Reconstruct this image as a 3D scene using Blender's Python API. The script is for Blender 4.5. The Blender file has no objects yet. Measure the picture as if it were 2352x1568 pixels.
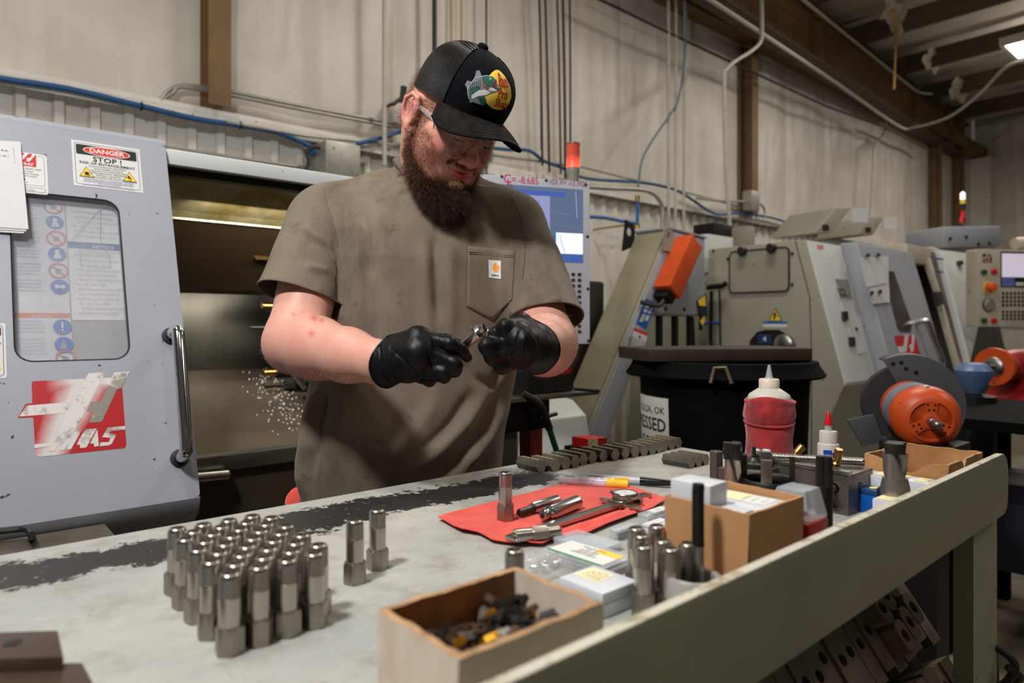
import bpy, bmesh, math, random
import numpy as np
from mathutils import Matrix, Vector, noise as mnoise
random.seed(7)
SC = bpy.context.scene
COL = SC.collection
# ------------------------------------------------------------------ camera, world, lamps, exposure
F, CX, HY, HC = 1568.0, 1176.0, 745.0, 1.25      # focal length (px of a 2352 wide frame), centre, horizon row, eye height
AR = (0.758, -0.652)                             # camera right in plan (x along the benches and the wall, y away from the bench)
AF = (0.652, 0.758)                              # camera forward in plan
cam_d = bpy.data.cameras.new('camera'); cam = bpy.data.objects.new('camera', cam_d); COL.objects.link(cam)
cam.location = (0, 0, HC); cam.rotation_euler = (math.pi/2, 0, -math.atan2(AF[0], AF[1]))
cam_d.sensor_width = 36; cam_d.lens = 36*F/2352; cam_d.shift_y = -(784-HY)/2352
cam_d.dof.use_dof = True; cam_d.dof.focus_distance = 1.2; cam_d.dof.aperture_fstop = 4.0
cam_d.clip_start = 0.02
SC.camera = cam
SC.view_settings.view_transform = 'Standard'; SC.view_settings.look = 'None'
SC.view_settings.gamma = 1; SC.view_settings.use_curve_mapping = False
SC.view_settings.exposure = 0.0
w = bpy.data.worlds.new('world'); SC.world = w; w.use_nodes = True
w.node_tree.nodes['Background'].inputs[0].default_value = (1.0, 0.95, 0.86, 1)
w.node_tree.nodes['Background'].inputs[1].default_value = 0.06
def cpos(x, y, z):                               # camera plan coordinates (right, forward, height) -> world
    return Vector((AR[0]*x+AF[0]*y, AR[1]*x+AF[1]*y, z))
def area(name, loc, target, size, power, col, sy=None):
    d = bpy.data.lights.new(name, 'AREA'); o = bpy.data.objects.new(name, d); COL.objects.link(o)
    d.energy = power; d.color = col; d.size = size
    if sy: d.shape = 'RECTANGLE'; d.size_y = sy
    o.location = loc; o.rotation_euler = (Vector(target)-Vector(loc)).to_track_quat('-Z', 'Y').to_euler()
    return o
area('strobe_light', cpos(-0.72, 0.05, 2.8), cpos(0.0, 1.5, 1.1), 0.22, 50, (1.0, 0.98, 0.97))
for lx, ly, lw in ((-0.5, 1.7, 44), (3.0, 1.7, 52), (6.5, 1.7, 52), (10.2, 1.6, 44), (1.0, -1.6, 14), (5.0, -1.6, 40)):
    area('shop_light', (lx, ly, 4.25), (lx, ly, 0), 0.3, lw*.98, (1.0, 0.92, 0.82), 1.3)
    area('shop_light', (lx, ly, 4.30), (lx, ly, 9), 0.3, lw*.16, (1.0, 0.90, 0.77), 1.3)  # upward light of the same fixtures, added to brighten the roof
# ------------------------------------------------------------------ helpers
def at(px, py, Y):                               # a point seen at pixel (px, py), Y metres in front of the lens
    return cpos((px-CX)/F*Y, Y, HC-(py-HY)/F*Y)
def onz(px, py, z):                              # the same on a level plane
    return at(px, py, F*(HC-z)/(py-HY))
def onv(px, py, v):                              # on a plane parallel to the wall
    k = (px-CX)/F; return at(px, py, v/(AR[1]*k+AF[1]))
def onu(px, py, u):
    k = (px-CX)/F; return at(px, py, u/(AR[0]*k+AF[0]))
def lin(h):
    if isinstance(h, str):
        h = h.lstrip('#'); c = [int(h[i:i+2], 16)/255 for i in (0, 2, 4)]
    else: c = [x/255 for x in h]
    return tuple(x/12.92 if x <= .04045 else ((x+.055)/1.055)**2.4 for x in c)
class N:                                         # small node-tree writer
    def __init__(s, name):
        s.m = bpy.data.materials.new(name); s.m.use_nodes = True; s.t = s.m.node_tree
        s.b = s.t.nodes['Principled BSDF']; s._co = None
    def n(s, typ, **kw):
        x = s.t.nodes.new(typ)
        for k, v in kw.items():
            if k.startswith('i_'):
                k = k[2:]; k = int(k) if k.isdigit() else k.replace('_', ' ')
                if hasattr(v, 'links') or isinstance(v, bpy.types.NodeSocket): s.t.links.new(v, x.inputs[k])
                else: x.inputs[k].default_value = v
            else: setattr(x, k, v)
        return x
    def co(s, kind='Object'):
        if not s._co: s._co = s.n('ShaderNodeTexCoord')
        return s._co.outputs[kind]
    def map(s, scale=(1, 1, 1), loc=(0, 0, 0), rot=(0, 0, 0), kind='Object'):
        m = s.n('ShaderNodeMapping'); s.t.links.new(s.co(kind), m.inputs[0])
        m.inputs['Scale'].default_value = scale; m.inputs['Location'].default_value = loc; m.inputs['Rotation'].default_value = rot
        return m.outputs[0]
    def noise(s, scale, detail=4, rough=.55, vec=None, dist=0):
        x = s.n('ShaderNodeTexNoise', i_Scale=scale, i_Detail=detail, i_Roughness=rough, i_Distortion=dist)
        s.t.links.new(vec if vec is not None else s.co(), x.inputs['Vector']); return x.outputs[0]
    def ramp(s, fac, stops):
        r = s.n('ShaderNodeValToRGB'); e = r.color_ramp.elements
        while len(e) < len(stops): e.new(.5)
        for x, (p, c) in zip(e, stops):
            x.position = p; x.color = (c, c, c, 1) if isinstance(c, (int, float)) else (*c, 1)
        s.t.links.new(fac, r.inputs[0]); return r.outputs[0]
    def mix(s, fac, a, b, mode='MIX'):
        x = s.n('ShaderNodeMix', data_type='RGBA', blend_type=mode)
        for sock, v in ((x.inputs[0], fac), (x.inputs[6], a), (x.inputs[7], b)):
            if isinstance(v, bpy.types.NodeSocket): s.t.links.new(v, sock)
            elif isinstance(v, (int, float)): sock.default_value = v
            else: sock.default_value = (*v[:3], 1)
        return x.outputs[2]
    def math(s, op, a, b=0.0, clamp=False):
        x = s.n('ShaderNodeMath', operation=op, use_clamp=clamp)
        for i, v in enumerate((a, b)):
            if isinstance(v, bpy.types.NodeSocket): s.t.links.new(v, x.inputs[i])
            else: x.inputs[i].default_value = v
        return x.outputs[0]
    def sep(s, vec=None):
        x = s.n('ShaderNodeSeparateXYZ'); s.t.links.new(vec if vec is not None else s.co(), x.inputs[0]); return x.outputs
    def set(s, **kw):
        for k, v in kw.items():
            k = {'col': 'Base Color', 'rough': 'Roughness', 'metal': 'Metallic', 'spec': 'Specular IOR Level', 'trans': 'Transmission Weight', 'alpha': 'Alpha', 'sheen': 'Sheen Weight', 'coat': 'Coat Weight', 'sss': 'Subsurface Weight', 'ior': 'IOR', 'emit': 'Emission Color', 'estr': 'Emission Strength'}.get(k, k)
            i = s.b.inputs[k]
            if isinstance(v, bpy.types.NodeSocket): s.t.links.new(v, i)
            elif isinstance(v, (int, float)): i.default_value = v
            else: i.default_value = (*v[:3], 1) if len(v) == 3 and i.type == 'RGBA' else v
        return s
    def bump(s, h, strength=.3, dist=.002):
        x = s.n('ShaderNodeBump', i_Strength=strength, i_Distance=dist); s.t.links.new(h, x.inputs['Height'])
        s.t.links.new(x.outputs[0], s.b.inputs['Normal']); return s
def simple(name, col, rough=.5, metal=0, var=.12, vscale=14, bump=0, bscale=300, **kw):
    """a plain surface with a little uneven colour and fine relief"""
    m = N(name); c = lin(col) if isinstance(col, str) or max(col) > 1 else col
    if var:
        f = m.noise(vscale, 5); a = tuple(min(1, x*(1+var)) for x in c); b = tuple(x*(1-var) for x in c)
        m.set(col=m.mix(m.ramp(f, [(.3, 0), (.7, 1)]), b, a))
    else: m.set(col=c)
    m.set(rough=rough, metal=metal, **kw)
    if bump: m.bump(m.noise(bscale, 3), bump, .001)
    return m.m
def painted(name, col, rough=.45, dirt=.35, dcol=(60, 55, 45), chips=0.0, var=.06, dscale=5):
    """painted sheet metal: soft dirt clouds, small dark chips"""
    m = N(name); c = lin(col)
    f = m.noise(dscale, 6, .6); base = m.mix(m.math('MULTIPLY', m.ramp(f, [(.42, 0), (.75, 1)]), dirt), c, lin(dcol))
    base = m.mix(m.math('MULTIPLY', m.noise(60, 3), var), base, tuple(x*.5 for x in c))
    if chips:
        g = m.ramp(m.noise(38, 3, .5, dist=.6), [(.72-chips*.1, 0), (.735-chips*.1, 1)])
        base = m.mix(g, base, lin((45, 42, 38)))
    m.set(col=base, rough=m.math('ADD', m.math('MULTIPLY', f, .2), rough-.1)); m.bump(m.noise(220, 2), .06, .001)
    return m.m
M = {}
def T(o, label=None, cat=None, group=None, kind=None):
    if label: o['label'] = label
    if cat: o['category'] = cat
    if group: o['group'] = group
    if kind: o['kind'] = kind
    return o
def thing(name, label, cat, loc=(0, 0, 0), rz=0.0, group=None, kind=None, rot=None):
    o = bpy.data.objects.new(name, None); COL.objects.link(o); o.empty_display_size = .05
    o.location = loc; o.rotation_euler = rot if rot is not None else (0, 0, rz)
    return T(o, label, cat, group, kind)
def root_of(o):
    while o.parent: o = o.parent
    return o
def rmat(o): return Matrix.LocRotScale(o.location, o.rotation_euler, o.scale)
def link_mesh(name, me, parent=None):
    o = bpy.data.objects.new(name, me); COL.objects.link(o)
    if parent is not None: o.parent = parent
    return o
def raw(name, verts, faces, mats, parent=None, smooth=False, mi=None, world=False, angle=40):
    me = bpy.data.meshes.new(name)
    if world and parent is not None:
        A = np.array(rmat(root_of(parent)).inverted()); v = np.asarray(verts, float).reshape(-1, 3); verts = v@A[:3, :3].T+A[:3, 3]
    me.from_pydata([tuple(map(float, v)) for v in verts], [], [tuple(int(i) for i in f) for f in faces])
    for m in (mats if isinstance(mats, (list, tuple)) else [mats]): me.materials.append(m)
    if mi is not None: me.polygons.foreach_set('material_index', mi)
    if smooth:
        me.polygons.foreach_set('use_smooth', [True]*len(me.polygons))
        if angle: me.set_sharp_from_angle(angle=math.radians(angle))
    me.update(); return link_mesh(name, me, parent)
def frame_of(d):
    d = Vector(d).normalized(); a = Vector((0, 0, 1)) if abs(d.z) < .95 else Vector((0, 1, 0))
    x = a.cross(d).normalized(); return x, d.cross(x), d
class MB:
    """collects solids, then links them as ONE mesh object"""
    def __init__(s): s.v = []; s.f = []; s.mi = []; s.c = 0
    def add(s, v, f, mi=None):
        o = len(s.v); s.v += [tuple(p) for p in v]; s.f += [tuple(i+o for i in q) for q in f]; s.mi += [s.c if mi is None else mi]*len(f); return s
    def mat(s, i): s.c = i; return s
    def box(s, a, b, M_=None):
        (x0, y0, z0), (x1, y1, z1) = a, b
        v = [Vector(p) for p in ((x0, y0, z0), (x1, y0, z0), (x1, y1, z0), (x0, y1, z0), (x0, y0, z1), (x1, y0, z1), (x1, y1, z1), (x0, y1, z1))]
        if M_ is not None: v = [M_@p for p in v]
        return s.add(v, [(0, 3, 2, 1), (4, 5, 6, 7), (0, 1, 5, 4), (1, 2, 6, 5), (2, 3, 7, 6), (3, 0, 4, 7)])
    def cbox(s, c, size, rz=0.0, rot=None):
        h = [x/2 for x in size]; R = Matrix.Translation(Vector(c))@(rot.to_4x4() if rot is not None else Matrix.Rotation(rz, 4, 'Z'))
        return s.box([-x for x in h], h, R)
    def hexa(s, p): return s.add(p, [(0, 3, 2, 1), (4, 5, 6, 7), (0, 1, 5, 4), (1, 2, 6, 5), (2, 3, 7, 6), (3, 0, 4, 7)])
    def lathe(s, prof, n=24, base=(0, 0, 0), axis=(0, 0, 1), hexn=None, phase=0.0):
        """profile [(r, h)...] turned about axis; r may be a function of the angle through a list of n radii factors"""
        x, y, d = frame_of(axis); b = Vector(base); v = []; f = []
        for (r, h) in prof:
            for k in range(n):
                a = 2*math.pi*k/n+phase; v.append(b+d*h+(x*math.cos(a)+y*math.sin(a))*r)
        m = len(prof)
        for i in range(m-1):
            for k in range(n):
                k2 = (k+1) % n; f.append((i*n+k, i*n+k2, (i+1)*n+k2, (i+1)*n+k))
        if prof[0][0] > 1e-6: f.append(tuple(range(n-1, -1, -1)))
        if prof[-1][0] > 1e-6: f.append(tuple((m-1)*n+k for k in range(n)))
        return s.add(v, f)
    def cyl(s, p0, p1, r0, r1=None, n=16):
        p0, p1 = Vector(p0), Vector(p1); return s.lathe([(r0, 0), (r0 if r1 is None else r1, (p1-p0).length)], n, p0, p1-p0)
    def tube(s, pts, r, n=8, closed=False, flat=None):
        """a round bar swept along points; r a number or one per point"""
        P = [Vector(p) for p in pts]; m = len(P); R = [r]*m if isinstance(r, (int, float)) else r
        v = []; f = []; up = None
        for i, p in enumerate(P):
            a = P[(i-1) % m] if closed or i > 0 else p; b = P[(i+1) % m] if closed or i < m-1 else p
            d = (b-a).normalized()
            if up is None: up, _, _ = frame_of(d)
            up = (up-d*up.dot(d)).normalized(); y = d.cross(up)
            for k in range(n):
                t = 2*math.pi*k/n; v.append(p+(up*math.cos(t)*(flat or 1)+y*math.sin(t))*R[i])
        for i in range(m if closed else m-1):
            j = (i+1) % m
            for k in range(n): f.append((i*n+k, i*n+(k+1) % n, j*n+(k+1) % n, j*n+k))
        if not closed: f += [tuple(range(n-1, -1, -1)), tuple((m-1)*n+k for k in range(n))]
        return s.add(v, f)
    def prism(s, poly, org, ex, ey, h):
        """polygon in the plane (org, ex, ey) pushed h along ex x ey"""
        o, ex, ey = Vector(org), Vector(ex), Vector(ey); d = ex.cross(ey).normalized()*h; n = len(poly)
        v = [o+ex*a+ey*b for a, b in poly]; v += [p+d for p in v]
        return s.add(v, [tuple(range(n-1, -1, -1)), tuple(range(n, 2*n))]+[(i, (i+1) % n, n+(i+1) % n, n+i) for i in range(n)])
    def plate(s, outer, holes, org, ex, ey, h):
        """flat plate with holes (each hole is a list of points), pushed h along ex x ey"""
        o, ex, ey = Vector(org), Vector(ex), Vector(ey); d = ex.cross(ey).normalized()*h
        bm = bmesh.new(); E = []
        for loop in [outer]+holes:
            vs = [bm.verts.new((a, b, 0)) for a, b in loop]; E += [bm.edges.new((vs[i], vs[(i+1) % len(vs)])) for i in range(len(vs))]
        bmesh.ops.triangle_fill(bm, use_beauty=True, use_dissolve=False, edges=E)
        bm.verts.index_update(); V = [v.co.copy() for v in bm.verts]; Fc = []
        for f in bm.faces:
            q = [v.index for v in f.verts]; Fc.append(q if f.normal.z > 0 else q[::-1])
        n = len(V); bm.free()
        pts = [o+ex*p.x+ey*p.y for p in V]; pts += [p+d for p in pts]
        fs = [tuple(reversed(q)) for q in Fc]+[tuple(i+n for i in q) for q in Fc]
        off = 0
        for li, loop in enumerate([outer]+holes):
            m = len(loop); A = sum(loop[i][0]*loop[(i+1) % m][1]-loop[(i+1) % m][0]*loop[i][1] for i in range(m))
            for i in range(m):
                a, b = off+i, off+(i+1) % m; q = (a, b, n+b, n+a)
                fs.append(q if (A > 0) == (li == 0) else q[::-1])
            off += m
        return s.add(pts, fs)
    def build(s, name, mats, parent=None, smooth=False, bevel=0, segs=2, world=False, angle=40, kind=None):
        if world and parent is not None:
            A = rmat(root_of(parent)).inverted(); s.v = [tuple(A@Vector(p)) for p in s.v]
        o = raw(name, s.v, s.f, mats, parent, False, s.mi)
        if bevel:
            bm = bmesh.new(); bm.from_mesh(o.data); bmesh.ops.remove_doubles(bm, verts=bm.verts, dist=1e-6)
            es = [e for e in bm.edges if len(e.link_faces) == 2 and e.calc_face_angle(0) > .5]
            bmesh.ops.bevel(bm, geom=es, offset=bevel, offset_type='OFFSET', segments=segs, profile=.6, affect='EDGES', clamp_overlap=True)
            bm.to_mesh(o.data); bm.free(); smooth = True
        if smooth:
            o.data.polygons.foreach_set('use_smooth', [True]*len(o.data.polygons)); o.data.set_sharp_from_angle(angle=math.radians(angle))
        if kind: o['kind'] = kind
        return o
def kids(o): return [c for c in bpy.data.objects if c.parent == o]
def copy_tree(o, loc=None, rot=None, label=None, group=None, parent=None):
    ch = COPY_KIDS.get(o.name)
    if ch is None: ch = COPY_KIDS[o.name] = kids(o)
    c = o.copy(); COL.objects.link(c)
    if parent is not None: c.parent = parent
    if loc is not None: c.location = loc
    if rot is not None: c.rotation_euler = rot
    if label: c['label'] = label
    if group: c['group'] = group
    for k in ch: copy_tree(k, parent=c)
    return c
COPY_KIDS = {}
_txt = {}
def text2d(body, size, bold=0.0, align='CENTER', shear=0.0, spacing=1.0, res=2):
    """text outlines as flat faces -> (points, faces), origin at the baseline"""
    key = (body, size, bold, align, shear, spacing)
    if key in _txt: return _txt[key]
    cu = bpy.data.curves.new('t', 'FONT'); cu.body = body; cu.size = size; cu.align_x = align; cu.offset = bold*size; cu.shear = shear
    cu.space_character = spacing; cu.resolution_u = res; cu.fill_mode = 'FRONT'
    ob = bpy.data.objects.new('t', cu); me = bpy.data.meshes.new_from_object(ob)
    r = ([(v.co.x, v.co.y) for v in me.vertices], [tuple(p.vertices) for p in me.polygons])
    bpy.data.objects.remove(ob); bpy.data.curves.remove(cu); bpy.data.meshes.remove(me)
    _txt[key] = r; return r
class Decal:
    """flat print: layers of coloured shapes in a plane, linked as one thin mesh"""
    def __init__(s): s.v = []; s.f = []; s.mi = []; s.mats = []; s.z = 0.0
    def _m(s, m):
        if m not in s.mats: s.mats.append(m)
        return s.mats.index(m)
    def up(s, d=.00025): s.z += d; return s
    def poly(s, pts, m):
        o = len(s.v); s.v += [(a, b, s.z) for a, b in pts]; q = list(range(o, o+len(pts)))
        A = sum(pts[i][0]*pts[(i+1) % len(pts)][1]-pts[(i+1) % len(pts)][0]*pts[i][1] for i in range(len(pts)))
        s.f.append(q if A > 0 else q[::-1]); s.mi.append(s._m(m)); return s
    def rect(s, x0, y0, x1, y1, m, r=0):
        return s.poly(rrect(x0, y0, x1, y1, r), m)
    def oval(s, x, y, a, b, m, n=28): return s.poly([(x+a*math.cos(2*math.pi*k/n), y+b*math.sin(2*math.pi*k/n)) for k in range(n)], m)
    def line(s, pts, wd, m):
        for (a, b), (c, d) in zip(pts, pts[1:]):
            l = math.hypot(c-a, d-b) or 1; nx, ny = -(d-b)/l*wd/2, (c-a)/l*wd/2; ex, ey = (c-a)/l*wd*.4, (d-b)/l*wd*.4
            s.poly([(a-ex+nx, b-ey+ny), (a-ex-nx, b-ey-ny), (c+ex-nx, d+ey-ny), (c+ex+nx, d+ey+ny)], m)
        return s
    def ring(s, x, y, a, b, wd, m, n=28): return s.line([(x+a*math.cos(2*math.pi*k/n), y+b*math.sin(2*math.pi*k/n)) for k in range(n+1)], wd, m)
    def frame(s, x0, y0, x1, y1, wd, m, r=0):
        p = rrect(x0, y0, x1, y1, r); return s.line(p+[p[0]], wd, m)
    def text(s, body, x, y, size, m, bold=0.0, align='CENTER', rot=0, sx=1.0, shear=0.0, spacing=1.0):
        P, Fc = text2d(body, size, bold, align, shear, spacing); c, d = math.cos(rot), math.sin(rot); o = len(s.v)
        s.v += [(x+a*sx*c-b*d, y+a*sx*d+b*c, s.z) for a, b in P]; s.f += [tuple(i+o for i in q) for q in Fc]; s.mi += [s._m(m)]*len(Fc); return s
    def build(s, name, org, ex, ey, parent=None, lift=.0006, world=True, warp=None, label=None, seg=.004):
        ex, ey = Vector(ex).normalized(), Vector(ey).normalized(); nz = ex.cross(ey).normalized(); o = Vector(org)
        if warp:                                     # cut long edges, so that the print follows the curved surface
            bm = bmesh.new(); vs = [bm.verts.new(p) for p in s.v]
            for q, k in zip(s.f, s.mi):
                try: bm.faces.new([vs[i] for i in q]).material_index = k
                except ValueError: pass
            bmesh.ops.triangulate(bm, faces=bm.faces[:])
            for _ in range(5):
                L = [e for e in bm.edges if e.calc_length() > seg]
                if not L: break
                bmesh.ops.subdivide_edges(bm, edges=L, cuts=1); bmesh.ops.triangulate(bm, faces=[f for f in bm.faces if len(f.verts) > 3])
            bm.verts.index_update(); s.v = [tuple(v.co) for v in bm.verts]; s.f = [[v.index for v in f.verts] for f in bm.faces]; s.mi = [f.material_index for f in bm.faces]; bm.free()
        V = [warp(a, b, z+lift) if warp else o+ex*a+ey*b+nz*(z+lift) for a, b, z in s.v]
        ob = raw(name, V, s.f, s.mats, parent, False, s.mi, world)
        if label: ob['label'] = label
        return ob
def rrect(x0, y0, x1, y1, r=0, n=5):
    if not r: return [(x0, y0), (x1, y0), (x1, y1), (x0, y1)]
    p = []
    for cx, cy, a0 in ((x1-r, y0+r, -90), (x1-r, y1-r, 0), (x0+r, y1-r, 90), (x0+r, y0+r, 180)):
        for k in range(n+1):
            a = math.radians(a0+90*k/n); p.append((cx+r*math.cos(a), cy+r*math.sin(a)))
    return p
def arc(cx, cy, r, a0, a1, n=10): return [(cx+r*math.cos(math.radians(a0+(a1-a0)*k/n)), cy+r*math.sin(math.radians(a0+(a1-a0)*k/n))) for k in range(n+1)]
def smoothpath(pts, n=6):
    """Catmull-Rom through points"""
    P = [Vector(p) for p in pts]; P = [P[0]*2-P[1]]+P+[P[-1]*2-P[-2]]; out = []
    for i in range(1, len(P)-2):
        for k in range(n):
            t = k/n; a, b, c, d = P[i-1:i+3]
            out.append(.5*((2*b)+(c-a)*t+(2*a-5*b+4*c-d)*t*t+(3*b-a-3*c+d)*t**3))
    return out+[P[-2]]
def flat(name, col, rough=.5, **kw): return simple(name, col, rough, var=0, **kw)
# shared materials
M['white_ink'] = flat('white_ink', (206, 206, 204), .5); M['black_ink'] = flat('black_ink', (22, 22, 24), .5)
M['red_ink'] = flat('red_ink', (196, 20, 30), .45); M['blue_ink'] = flat('blue_ink', (40, 60, 150), .5); M['grey_ink'] = flat('grey_ink', (120, 122, 126), .5)
M['yellow_ink'] = flat('yellow_ink', (232, 196, 60), .5); M['paper'] = simple('paper', (200, 201, 204), .7, var=.03)
M['magenta_ink'] = flat('magenta_ink', (190, 50, 110), .6); M['sky_ink'] = flat('sky_ink', (38, 98, 178), .5); M['orange_ink'] = flat('orange_ink', (226, 98, 50), .5)
M['black_plastic'] = simple('black_plastic', (24, 24, 25), .45, var=.2); M['black_rubber'] = simple('black_rubber', (20, 20, 20), .7, var=.2)
M['chrome'] = simple('chrome', (200, 200, 202), .09, 1, var=.03); M['steel'] = simple('steel', (150, 148, 143), .32, 1, var=.12, vscale=30)
M['dark_steel'] = simple('dark_steel', (72, 68, 64), .45, .85, var=.25, vscale=25, bump=.1); M['black_steel'] = simple('black_steel', (34, 32, 31), .5, .6, var=.25, vscale=20)
M['galv'] = simple('galvanised', (168, 166, 158), .42, .6, var=.12, vscale=20); M['brass'] = simple('brass', (178, 142, 78), .3, 1, var=.15)
M['blue_hose'] = simple('blue_hose', (30, 82, 130), .45, var=.15); M['cable_black'] = simple('cable_black', (38, 35, 32), .6, var=.2)
M['conduit_white'] = simple('conduit_paint', (186, 182, 170), .5, var=.1)
# ------------------------------------------------------------------ the setting
WV = 3.93                                        # plane of the long wall
WE = 14.5                                        # plane of the end wall
m = N('shop_concrete'); f = m.noise(1.3, 8, .62); g = m.noise(9, 6, .6)
m.set(col=m.mix(m.ramp(g, [(.35, 0), (.7, 1)]), m.mix(m.ramp(f, [(.38, 0), (.66, 1)]), lin((84, 74, 58)), lin((150, 140, 120))), m.mix(f, lin((58, 50, 40)), lin((160, 150, 132)))), rough=.55)
m.bump(g, .15, .003); M['concrete'] = m.m
raw('floor', [(-4, -4, 0), (WE, -4, 0), (WE, WV, 0), (-4, WV, 0)], [(0, 1, 2, 3)], M['concrete'])['kind'] = 'structure'
# insulation facing: white vinyl, dusty, with rusty run marks at the laps
m = N('insulation_facing'); sx = m.sep()
st = m.ramp(m.noise(1, 5, .6, m.map((7, 7, .35))), [(.48, 0), (.78, 1)])
cl = m.ramp(m.noise(2.1, 5, .6), [(.35, 0), (.7, 1)])
c = m.mix(cl, lin((218, 213, 205)), lin((198, 191, 180)))
c = m.mix(m.math('MULTIPLY', st, .30), c, lin((176, 148, 104)))
m.set(col=c, rough=.42, spec=.35); m.bump(m.noise(1, 5, .6, m.map((10, 10, 2.2))), .25, .02); M['facing'] = m.m
def sheet(name, p0, ex, w_, h_, parent, seed, nx=26, nz=34, amp=.022):
    """one lap of insulation facing hung from the top, with long drag wrinkles"""
    V = []; Fc = []; ex = Vector(ex); nn = ex.cross(Vector((0, 0, 1)))
    for j in range(nz+1):
        for i in range(nx+1):
            a, b = i/nx, j/nz
            fold = mnoise.noise((a*5+seed*3.1, b*1.1+seed, seed))*.6+mnoise.noise((a*11+b*2.2+seed, b*.8, seed*2))*.35+mnoise.noise((a*9-b*5, b*3+seed, 4.4))*.3
            edge = math.exp(-(min(a, 1-a)/.05)**2)
            V.append(Vector(p0)+ex*(a*w_)+Vector((0, 0, b*h_))+nn*(amp*fold*(1-edge)-.006*edge+.02*math.sin(math.pi*a)*(1-edge)+.010))
    for j in range(nz):
        for i in range(nx):
            q = j*(nx+1)+i; Fc.append((q, q+1, q+nx+2, q+nx+1))
    return raw(name, V, Fc, M['facing'], parent, True, angle=0)
wall = raw('wall_back', [(-4, WV+.05, 0), (WE, WV+.05, 0), (WE, WV+.05, 5.2), (-4, WV+.05, 5.2)], [(0, 1, 2, 3)], M['facing']); wall['kind'] = 'structure'
u0 = .745-3*.975
for k in range(18):
    if u0+k*.975 < WE-.1: sheet('insulation_sheet', (u0+k*.975, WV+.01, 2.38), (1, 0, 0), min(.975, WE-u0-k*.975), 2.1, wall, k*1.7)
M['white_sheet'] = painted('white_sheet_metal', (226, 222, 214), .4, .25, (160, 146, 124), .12)
prof = []
step, rw, rd = .150, .042, .030
k = 0; u = u0
cnt = int((WE-u0)/(step*7))
for b in range(cnt+1):                           # ribbed liner panels, seven ribs each
    P = []; x = u0+b*step*7; x1 = min(x+step*7, WE)
    while x < x1-.01:
        P += [(x, 0), (x+step-rw-.02, 0), (x+step-rw-.008, -rd), (x+step-.012, -rd), (x+step, 0)]; x += step
    V = []; Fc = []
    for (a, d) in P: V += [(a, WV-.005+d, 0), (a, WV-.005+d, 2.36)]
    for i in range(len(P)-1): Fc.append((2*i, 2*i+2, 2*i+3, 2*i+1))
    raw('liner_panel', V, Fc, M['white_sheet'], wall)
mb = MB().box((u0, WV-.11, 2.375), (WE, WV+.01, 2.405)).box((u0, WV-.11, 2.33), (WE, WV-.105, 2.376))
mb.build('trim_1', M['white_sheet'])['kind'] = 'structure'
# steel frame
M['primer'] = painted('red_oxide_primer', (122, 92, 56), .55, .45, (60, 44, 28), .2); M['primer_dark'] = painted('brown_primer', (88, 70, 52), .6, .5, (40, 32, 24))
for i, (uu, lab) in enumerate([(1.186, 'nearest brown steel wall column behind the open lathe'), (6.58, 'middle brown steel wall column, beyond the chip conveyor'), (12.15, 'third brown steel wall column near the far corner'), (13.25, 'last thin dark steel column in the far corner')]):
    wd = .115; dp = .15; mb = MB(); y0 = WV-.03-dp
    mb.box((uu-wd/2, y0, 2.41), (uu+wd/2, y0+.012, 4.8)).box((uu-.005, y0+.012, 2.41), (uu+.005, WV-.03, 4.8)).box((uu-wd/2, WV-.042, 2.41), (uu+wd/2, WV-.03, 4.8))
    T(mb.build('steel_column', M['primer']), lab, 'column')
A, B = Vector((4.2, 3.35, 4.1)), Vector((13.6, 3.86, 4.1)); d = (B-A).normalized(); s = d.cross(Vector((0, 0, 1))).normalized()
rt = thing('roof_beam', 'deep rusty brown steel girder running along the wall top', 'beam', A)
def beam_box(a0, a1, b0, b1, l0=0.0, l1=(B-A).length):
    return [A+d*l+s*p+Vector((0, 0, q)) for q in (b0, b1) for l, p in ((l0, a0), (l1, a0), (l1, a1), (l0, a1))]
MB().hexa(beam_box(-.006, .006, .0, .55)).build('web', M['primer'], rt, world=True)
MB().hexa(beam_box(-.11, .11, -.016, .0)).build('flange', M['primer_dark'], rt, world=True)
MB().hexa(beam_box(-.11, .11, .55, .566)).build('flange', M['primer_dark'], rt, world=True)
for l in (1.2, 3.2, 6.6, 8.4, 9.0): MB().hexa(beam_box(.006, .10, 0, .55, l, l+.014)).build('stiffener', M['primer'], rt, world=True)
rt = thing('eave_girt', 'orange brown eave girt along the top of the wall', 'beam', (3, WV-.1, 4.22))
MB().box((3.6, WV-.2, 4.22), (WE, WV-.02, 4.235)).box((3.6, WV-.2, 4.235), (WE, WV-.19, 4.42)).build('channel', M['primer'], rt, world=True)
# roof
ceil = raw('ceiling', [(-4, WV+.1, 5.0), (WE, WV+.1, 5.0), (WE, -4, 5.25), (-4, -4, 5.25)], [(0, 1, 2, 3)], M['facing']); ceil['kind'] = 'structure'
for k in range(8):
    ub = 4.2+k*1.45
    if ub > WE-.2: break
    MB().box((ub-.03, -4, 4.62), (ub+.035, WV-.1, 4.85)).build('purlin', M['primer_dark'], ceil)
    # a lap of insulation sagging between purlins
    V = []; Fc = []; nx, ny = 12, 40
    for j in range(ny+1):
        for i in range(nx+1):
            a, b = i/nx, j/ny; sag = math.sin(math.pi*a)*.05+.05*mnoise.noise((a*5+k, b*9, k*1.3))
            V.append((ub+a*1.45, WV-.02-b*7.6, 4.93+b*.1-sag))
    for j in range(ny):
        for i in range(nx):
            q = j*(nx+1)+i; Fc.append((q, q+nx+1, q+nx+2, q+1))
    raw('insulation_sheet', V, Fc, M['facing'], ceil, True, angle=0)
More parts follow.
